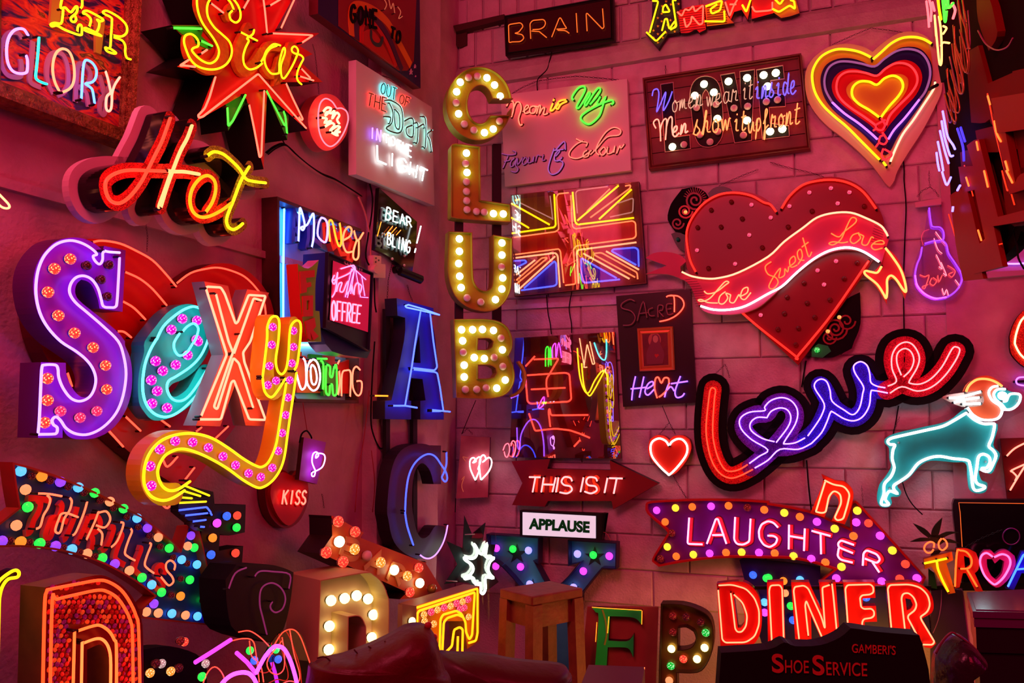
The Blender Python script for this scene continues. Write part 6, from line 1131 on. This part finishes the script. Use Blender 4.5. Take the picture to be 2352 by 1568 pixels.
# far right
s = R('glitter_heart', 'edge of a red glitter heart with warm neon outline, at the right edge', 'sign', 2340, 770, .02, '32')
s.slab('heart_box', '@31 2480,1200 2352,1280 2270,1380 2225,1500 @32 2222,-10 2230,100 2290,180 2352,230 2480,300', 0, .03, mat('ruby_glitter2', (.55, .02, .01), .3, .3, glit=400), MBLACK); s.tube('@31 2420,1290 2330,1370 2285,1480 2268,1568 @32 2275,40 2320,120 2400,190', neon(6, 2.2, .8), .045, 2.4)
s = R('neon_board', 'maroon board with pinkish red neon strokes at the right edge, beside the dog', 'sign', 2330, 1070, .02, '32')
s.slab('board', '2135,890 2480,880 2480,1440 2198,1442', 0, .02, mat('maroon_board', (.10, .008, .008), .4)); s.tubes(['2195,1050 2270,980 2400,915', '2225,1365 2300,1240 2400,1080', '2400,1110 2240,1182 2250,1200 2285,1240 2270,1280'], neon(5.5, .6, .4), h=.04, r=2.2, drop=.021)
s = R('purple_loop', 'small violet and red neon tube ends at the right edge above the dog', 'sign', 2340, 880, .02, '32')
s.tubes(['2400,330 2310,330 2280,360 2300,395 2400,410'], neon(1.6, .4, 5), h=.02, r=2.0); s.slab('clip', '2255,360 2400,350 2400,375 2255,380', 0, .015, BLACK)
s = R('glass_cabinet', 'large black glass fronted cabinet with thin orange rim and round ring, right edge', 'cabinet', 2300, 1240, .025, '33')
s.slab('case', '@32 1712,1448 2480,1450 @33 2480,720 1790,720 1700,20', 0, .05, mat('cabinet_black', (.012, .008, .012), .3)); s.slab('glass_front', '@32 1760,1490 2480,1495 @33 2480,640 1800,640 1770,10', .0502, .054, GLOSSB)
s.tube('@33 1785,330 1765,0 @32 1752,1480 2480,1490', neon(1.1, .14, .02), .056, .9, mode=None, name='rim_light')
s.tube([(1764 + (2235 + 78 * math.cos(t * .35)) / 4, 1176 + (222 + 75 * math.sin(t * .35)) / 4) for t in range(18)], mat('ring_purple', (.25, .06, .3), .25, .6), .07, 1.6, closed=True, name='ring'); s.chain('1810,320 1980,230 2150,160', h=.06, r=.7)
# tropical
s = R('letter_sign', 'bright neon letters T R heart A with a pineapple, at the right edge', 'sign', 2230, 1310, .16, '33')
s.slab('backing_rail', '1480,690 2480,560 2480,640 1500,720', -.045, -.03, BLACK)
s.slab('letter', '1430,430 1690,362 1702,440 1640,470 1722,740 1655,752 1500,500 1440,525', 0, .035, mat('letter_amber', (.60, .22, .02), .4), mat('amber_dark_side', (.2, .05, .01), .4)); s.tubes(['1437,470 1642,425', '1550,445 1560,520 1600,620 1655,728'], N_YEL, h=.055, r=2.8, mode='f', drop=.036)
s.slab('letter', '1730,330 1830,332 1910,370 1935,440 1935,520 1900,560 1980,735 1905,725 1820,560 1790,560 1760,690 1715,700', 0, .035, mat('letter_rust', (.45, .04, .02), .4), BLACK, holes=['1800,400 1850,420 1860,480 1810,510']); s.tubes(['1718,680 1735,375 1770,352 1830,370 1872,440 1850,510 1770,520', '1830,528 1920,682'], neon(5, .26, .03), h=.055, r=2.4, drop=.036)
s.slab('letter', '2085,385 2140,350 2200,350 2265,400 2275,480 2220,600 2140,680 2095,692 2030,650 1960,540 1945,450 1955,390 1990,350 2050,350', 0, .035, mat('letter_magenta', (.50, .03, .28), .35), mat('magenta_side', (.3, .03, .25), .4), holes=['2085,470 2060,430 2010,430 2015,500 2050,580 2095,620 2150,560 2170,450 2130,430']); s.tube('2062,408 2010,375 1962,400 1950,470 1990,580 2060,652 2100,657 2170,590 2225,480 2210,410 2150,385 2080,412', neon(4, .3, .9), .055, 2.6, drop=.036)
s.slab('letter', '2480,350 2330,360 2185,700 2260,712 2330,560 2480,560', 0, .035, mat('letter_blue2', (.02, .02, .50), .35)); s.tubes(['2450,385 2350,385 2205,682', '2290,525 2450,510'], neon(.12, .5, 5), h=.055, r=2.5, mode='f', drop=.036)
s.tubes(['1522,325 1525,285 1490,272 1450,295 1435,335 1460,370 1500,368 1520,340', '1595,240 1568,280 1575,330 1608,347 1645,310 1635,265 1605,240'], neon(4, .28, .05), h=.05, r=2.2)
LG = mat('pineapple_leaf', (.006, .03, .012), .5)
for st in ('1500,210 1440,150 1330,100 1400,180 1480,240', '1500,230 1505,170 1540,110 1602,50 1590,120 1570,200 1540,230', '1490,240 1400,235 1305,272 1400,270 1500,262', '1540,230 1640,180 1750,185 1660,210 1590,250', '1590,250 1680,250 1760,288 1660,280 1590,270', '1480,210 1600,210 1640,260 1580,300 1500,270'): s.slab('leaf', st, .0, .012, LG)
s.slab('leaf', '1475,520 1530,560 1555,705 1475,690', -.02, -.005, mat('green_strip', (.01, .10, .02), .5)); s.slab('leaf', '1510,360 1600,340 1560,400 1490,410', -.01, -.002, LG)
s = R('violet_ring_sign', 'violet neon arcs behind the hanging red letters at the right edge', 'sign', 2320, 590, .03, '31')
s.tubes(['2200,650 2260,652 2352,635 2480,600', '2065,835 2150,850 2250,855 2352,850 2480,830'], neon(1.5, .6, 5), h=.0, r=2.3); s.tube('2310,460 2400,440', neon(5, 1, 1), .0, 2.2); s.slab('pale_shelf', '2030,930 2480,905 2480,945 2010,985', -.05, .02, mat('lilac_shelf', (.5, .3, .5), .5))
# hanging sign seen nearly edge-on, upper right
s = Sign('projecting_sign', 'hanging rack of red box letters and stacked neon tubes seen edge on, upper right', 'sign', 2250, 300, 'R', 0, az=195, dist=3.0, tile='30')
DRB = mat('dark_red_box', (.16, .004, .003), .6, spec=.05)
s.slab('rack_plate', '@px 2160,-40 2400,-40 2400,560 2345,530 2330,565 2292,600 2245,622 2212,642 2198,560 2185,470 2180,360 2176,250 2160,120', -.03, .0, mat('rack_black', (.012, .002, .002), .8, spec=.03))
for st in ('2230,720 2245,655 2352,630 @px 2400,150 2400,215 2290,232', ):
    s.slab('letter_box', st, .0, .03, DRB, DRB)
for st in ('@px 2262,195 2330,165 2345,215 2278,235', '@px 2265,240 2400,220 2400,280 2290,300', '@px 2240,300 2400,260 2400,330 2262,350', '@px 2205,350 2250,345 2275,420 2300,500 2290,515 2245,530 2215,440', '@px 2300,395 2352,385 2400,440 2400,490 2330,520 2310,480', '@px 2200,500 2240,495 2262,560 2268,600 2225,640 2212,600', '@px 2330,300 2400,280 2400,380 2350,420'): s.slab('letter_box', st, .001, .02, DRB, DRB)
DRC = mat('box_face_red', (.30, .006, .004), .5, spec=.1)
for k, (st, ho) in enumerate((('@px 2182,448 2207,432 2259,640 2212,645 2195,560', ()), ('@px 2201,383 2251,380 2303,612 2237,629', ['@px 2222,440 2238,436 2262,548 2250,560']), ('@px 2237,322 2248,320 2292,498 2400,470 2400,500 2278,520 2220,334', ()), ('@px 2278,262 2300,258 2332,420 2344,400 2400,380 2400,420 2318,446', ()), ('@px 2276,226 2400,205 2400,290 2290,306', ()))):
    s.slab('letter_box', st, .021, .032 + k * .002, DRC, DRB, holes=ho)
LIT_EDGE = neon(1.6, .04, .008); HOTR = neon(4, .35, .05)
s.tubes(['@px 2268,215 2285,300 2310,400 2330,470', '@31 1790,60 1830,200 1880,480 1965,730', '@31 1710,250 1760,450 1860,880', '@31 1930,0 2050,350 2100,410', '@31 2052,500 2200,465 2330,440', '@31 1660,400 1720,600 1780,830 1800,1000', '@31 1860,880 2040,835', '@31 1975,715 2150,670', '@px 2215,380 2235,450', '@31 2150,0 2200,190 2240,110 2190,0'], LIT_EDGE, h=.03, r=1.6, mode='f')  # box edges lit from behind, drawn as glowing tubes
s.tubes(['@30 2018,880 2040,960', '@30 2080,1110 2100,1220 2140,1300', '@30 1915,1300 1930,1380', '@30 2180,1480 2205,1568', '@31 1820,60 1845,140', '@31 1930,545 1960,640', '@31 1985,0 2020,150', '@31 2190,0 2245,110'], HOTR, h=.04, r=2.2)
UG = mat('amber_glass', (.45, .14, .04), .15, .2); UP2 = mat('plum_glass', (.35, .06, .14), .15, .2)
for k, (x, y, l, w_) in enumerate(((1740, 20, 420, 90), (1760, 60, 600, 80), (1700, 230, 520, 80), (1670, 520, 330, 110), (1710, 400, 450, 70), (1640, 640, 380, 80), (1620, 860, 260, 60), (1660, 830, 300, 60), (1690, 640, 220, 90), (1790, 10, 430, 60))):
    s.tube('%d,%d %d,%d %d,%d %d,%d %d,%d' % (x, y, x + w_ * .4, y + l * .6, x + w_ * .8, y + l, x + w_ * 1.15, y + l * .9, x + w_ * .8, y + l * .2), UG if k % 3 else UP2, .02 + .012 * (k % 4), 1.9)
s.tubes(['@r 205,150 210,250 240,340 265,410 280,395 275,310 235,170', '@r 190,250 200,330 225,440 240,530 258,515 250,430 205,260', '@r 165,390 170,470 200,570 215,640 235,630 225,560 180,400', '@r 150,540 165,600 195,680 215,690 205,620 165,530', '@r 225,0 240,80 270,170 285,260 295,280', '@r 250,0 262,70 275,130'], mat('amber_glass_2', (.6, .22, .05), .12, .3), h=.075, r=2.0)
s.slab('red_strip', '@r 330,-20 400,-20 450,180 440,230 400,290 340,120', .0, .02, DRB); s.slab('lower_panel', '@r 270,300 340,260 420,560 440,640 380,700 300,700', .0, .012, DRB)
s.tubes(['1455,10 1470,120 1480,250', '1480,-10 1500,90 1495,200', '1510,20 1530,100', '1690,30 1720,90 1700,170'], neon(5, .3, .35), h=.05, r=3.4); s.tubes(['1530,140 1550,350 1575,575 1595,560 1590,300 1570,150', '1570,80 1560,-10', '1610,240 1640,260 1610,310', '1590,420 1610,390 1665,395', '1535,200 1545,330'], neon(6, 1.5, .35), h=.06, r=2.8)
s.tubes(['1560,-10 1575,100 1590,180'], N_YEL, h=.07, r=3.4); s.tubes(['1605,-10 1615,100 1628,200 1640,100', '1650,-20 1660,70 1700,30', '1630,-10 1640,80'], N_GRN, h=.08, r=3.4)
BV = neon(.8, .6, 5.5)
s.tubes(['1605,1020 1620,1100 1650,1250 1700,1330 1718,1370', '1595,1110 1620,1250 1670,1420 1700,1430', '1580,1200 1620,1370 1660,1500', '1560,1300 1590,1450 1610,1568', '1548,1400 1560,1500 1575,1568', '@31 1600,10 1620,80 1645,130 1680,60', '@31 1740,180 1765,135', '@31 1695,375 1700,330'], BV, h=.05, r=3.0); s.tubes(['1740,1180 1790,1340 1800,1480', '1770,1170 1810,1300'], neon(.1, .06, 2.2), h=.03, r=3.0)
s.tubes(['1930,280 2000,400 2100,460 2200,430 2250,350'], UP2, h=.03, r=2.0); s.tube('1480,820 1555,780', MBLACK, .05, 5.0, name='clip')
s.tubes(['@31 2300,470 2250,560 2160,720 2175,770', '@31 2260,560 2290,700 2300,800 2352,900', '@31 2330,200 2340,260 2280,420'], MBLACK, h=.0, r=2.2, name='cable')
s.slab('dark_tail', '1560,600 1640,600 1640,720 1590,760', .0, .03, MBLACK)
# stool
def hp(x, y, z):
    d = ray(x, y); return CAM + d * ((z - CAM.z) / d.z)
ST = mat('stool_wood', (.26, .075, .03), .45, noise=(18, (.14, .035, .015), .6), bump=(50, .2)); ZT = .74
A_, B_, C_, D_ = hp(1151, 1349, ZT), hp(1263, 1333, ZT), hp(1339, 1350, ZT), hp(1222, 1370, ZT)
A_ = B_ + D_ - C_ if True else A_
cen = (A_ + B_ + C_ + D_) / 4
st = bpy.data.objects.new('stool', None); C.objects.link(st); st.location = (cen.x, cen.y, 0); tag(st, 'tall square wooden stool with worn top, in front of the teal letter Y', 'stool')
def rel(p): return Vector((p.x - cen.x, p.y - cen.y, p.z))
def quadbox(name, c4, z0, z1, m, parent, k0=1.0):
    V = [(p[0] * k0, p[1] * k0, z0) for p in c4] + [(p[0], p[1], z1) for p in c4]
    F = [(3, 2, 1, 0), (4, 5, 6, 7)] + [(i, (i + 1) % 4, 4 + (i + 1) % 4, 4 + i) for i in range(4)]
    return link(name, V, F, m, parent)
cs = [rel(p) for p in (A_, B_, C_, D_)]
so = quadbox('seat', cs, ZT - .04, ZT, ST, st); bv = so.modifiers.new('b', 'BEVEL'); bv.width = .006; bv.segments = 2
for c in cs:
    q = c * .80; t = .026; e1 = (cs[1] - cs[0]).normalized() * t; e2 = (cs[3] - cs[0]).normalized() * t; top = [q - e1 - e2, q + e1 - e2, q + e1 + e2, q - e1 + e2]; f = 1.10
    V = [(p.x * 1 + c.x * .12, p.y + c.y * .12, 0.0) for p in top] + [(p.x, p.y, ZT - .04) for p in top]
    link('leg', V, [(3, 2, 1, 0), (4, 5, 6, 7)] + [(i, (i + 1) % 4, 4 + (i + 1) % 4, 4 + i) for i in range(4)], ST, st)
for i in range(4):
    a, b = cs[i] * .80, cs[(i + 1) % 4] * .80; n_ = (a + b).normalized() * .012
    for nm, z0, z1, k in (('apron', ZT - .14, ZT - .041, 1.0), ('stretcher', .22, .26, 1.10)):
        link(nm, [(p.x * k, p.y * k, z) for z in (z0, z1) for p in (a - n_, b - n_, b + n_, a + n_)], [(3, 2, 1, 0), (4, 5, 6, 7)] + [(q, (q + 1) % 4, 4 + (q + 1) % 4, 4 + q) for q in range(4)], ST, st)
# soft shapes
def puff(s, name, st, h0, h1, m, parent=None, mode='c', k=7, dens=1, label=None):
    q = s.path(st, h0, mode, True); n = len(q); cx = sum(p[0] for p in q) / n; cy = sum(p[1] for p in q) / n; V, F = [], []
    for i in range(k + 1):
        t = i / k; sc_ = math.cos(t * math.pi / 2) ** .6 if i < k else .02; h = h0 + (h1 - h0) * math.sin(t * math.pi / 2)
        V += [(cx + (p[0] - cx) * sc_, -h, cy + (p[1] - cy) * sc_) for p in q]
    for i in range(k):
        for j in range(n): F.append((i * n + j, i * n + (j + 1) % n, (i + 1) * n + (j + 1) % n, (i + 1) * n + j))
    F.append(tuple(k * n + j for j in range(n))); F.append(tuple(range(n))[::-1])
    return link(name, V, F, m, parent or s.root, smooth=True, label=label)
LEA = mat('red_leather', (.075, .004, .006), .42, bump=(14, .7)); LEA2 = mat('burgundy_leather', (.05, .003, .006), .4, bump=(10, .6))
s = Sign('sofa', 'burgundy leather sofa seen from behind its back cushion, bottom centre', 'sofa', 1150, 1530, 'R', 0, az=78, dist=2.6, tile='13')
puff(s, 'back_rest', '1640,1290 1800,1275 2100,1290 2352,1335 @23 200,1355 380,1372 480,1400 525,1470 540,1568 560,2400 @13 1300,2400 1500,1568', -.10, .03, LEA2)
s.slab('frame', '@px 760,1750 1700,1750 1700,1900 760,1900', -.12, .0, LEA2)
s = Sign('cushion', 'plump red leather cushion leaning on the sofa, in front of the cream letter D', 'cushion', 880, 1500, 'R', 0, az=70, dist=2.3, tile='13')
puff(s, 'cushion_body', '470,1480 540,1370 640,1320 800,1285 1000,1210 1200,1120 1340,1040 1430,1012 1520,1015 1590,1050 1640,1140 1680,1280 1720,1420 1780,1568 1800,2300 500,2300', -.02, .10, LEA)
for a in ('560,1340 640,1330 720,1420 760,1568', '1030,1230 1120,1290 1150,1340', '900,1260 960,1330 990,1380', '1180,1180 1260,1260 1300,1330'): s.tube(a, LEA2, .02, 2.0, name='crease')
for x, y in ((1580, 1040), (1630, 1150)): s.bulb(588 + x / 4, 1176 + y / 4, .0, 9, mat('tassel_red', (.3, .01, .015), .5), LEA2)
s = Sign('side_box', 'dark purple topped box standing in front of the terracotta F board', 'box', 1400, 1550, 'R', 0, az=105, dist=3.2, tile='23')
s.slab('front', '640,1565 1190,1570 1180,2400 640,2400', 0, .02, mat('plum_box', (.03, .004, .02), .5)); p4 = [hp(1336, 1568, .64), hp(1474, 1570, .64), hp(1481, 1531, .64), hp(1352, 1526, .64)]
inv = s.root.matrix_world.inverted(); V = [tuple(inv @ p) for p in p4] + [tuple(inv @ (p - Vector((0, 0, .64)))) for p in p4]
link('carcass', V, [(0, 1, 2, 3), (7, 6, 5, 4)] + [(i, 4 + i, 4 + (i + 1) % 4, (i + 1) % 4) for i in range(4)], mat('plum_top', (.07, .008, .04), .4), s.root)
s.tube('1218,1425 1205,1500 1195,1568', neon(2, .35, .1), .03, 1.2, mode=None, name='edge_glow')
# shoe shine box
s = Sign('shoe_shine_stand', 'black stand with red lettering reading SHOE SERVICE, silhouetted at the bottom right', 'stand', 1900, 1520, 'R', 0, az=96, dist=2.3, tile='33')
s.slab('body', '-430,1290 0,1260 150,1195 250,1230 480,1220 660,1150 760,1065 850,1075 1020,1100 1390,1130 1440,1300 1490,1568 1520,2300 -500,2300', -.06, .0, mat('shoe_black', (.006, .004, .005), .6, spec=.1))
RL = mat('dull_red_letter', (.42, .03, .025), .5)
s.filltext('GAMBERI\'S', '775,1208 1175,1228 1172,1312 772,1290', .0002, .003, RL); s.filltext('S', '35,1300 140,1305 148,1478 38,1475', .0002, .003, RL, bold=.02); s.filltext('HOE', '158,1358 375,1365 375,1480 158,1478', .0002, .003, RL); s.filltext('S', '408,1312 515,1318 520,1500 412,1497', .0002, .003, RL, bold=.02); s.filltext('ERVICE', '535,1375 912,1388 912,1508 538,1498', .0002, .003, RL)
s = Sign('leather_bag', 'slumped black leather bag with shiny rim catching red and violet light, right of the stand', 'bag', 2190, 1510, 'R', 0, az=100, dist=2.5, tile='33')
puff(s, 'bag_body', '1540,1250 1600,1170 1680,1110 1760,1120 1850,1190 1930,1280 1950,1320 1860,1380 1780,1450 1800,1568 1800,2100 1500,2100 1500,1400', -.05, .06, mat('shiny_black_leather', (.02, .008, .015), .22, bump=(20, .8)))
s.tube('1540,1300 1600,1190 1680,1108 1740,1130 1840,1200 1935,1300 1860,1370 1740,1430 1660,1480', mat('bag_rim_highlight', (.15, .03, .06), .2), .0, 3.0, name='rim_highlight')  # rim light on the leather, put in as a lighter reddish band
# cabinet bottom right
s = R('sideboard', 'dark purple lacquered sideboard with stepped edge, under the tropical letters', 'cabinet', 2270, 1450, .45, '33', az=108)
SBM = mat('lacquer_plum', (.10, .02, .10), .18); SBD = mat('lacquer_dark', (.015, .006, .012), .3)
zt_ = .88; c4 = [hp(1764 + x / 4, 1176 + y / 4, zt_) for x, y in ((1880, 910), (2500, 925), (2480, 700), (1825, 735))]
inv = s.root.matrix_world.inverted()
def sbox(nm, c4, z0, z1, m):
    V = [tuple(inv @ Vector((p.x, p.y, z1))) for p in c4] + [tuple(inv @ Vector((p.x, p.y, z0))) for p in c4]
    return link(nm, V, [(0, 1, 2, 3), (7, 6, 5, 4)] + [(i, 4 + i, 4 + (i + 1) % 4, (i + 1) % 4) for i in range(4)], m, s.root)
ctr = sum(c4, Vector()) / 4; shr = lambda k: [ctr + (p - ctr) * k for p in c4]
sbox('top', c4, zt_ - .02, zt_, SBM); sbox('moulding', shr(.97), zt_ - .05, zt_ - .0205, SBM); sbox('upper_rail', shr(.93), zt_ - .13, zt_ - .051, SBD); sbox('carcass', shr(.88), .0, zt_ - .131, SBD); sbox('plinth', shr(.96), 0, .3, SBD)
sbox('inlay', shr(.9), zt_ + .0005, zt_ + .003, mat('lacquer_violet', (.16, .04, .16), .15))
s = R('tall_case', 'narrow dark case standing behind the pineapple letter T, lit violet inside', 'cabinet', 2165, 1450, .015, '33')
s.slab('case', '1500,690 1780,720 1880,1568 1880,2400 1480,2400', 0, .012, mat('case_violet_black', (.03, .008, .06), .35)); s.tube('1595,650 1590,850 1560,1000 1515,1110', mat('lilac_cable', (.3, .1, .3), .5), .07, 1.0, name='cable')
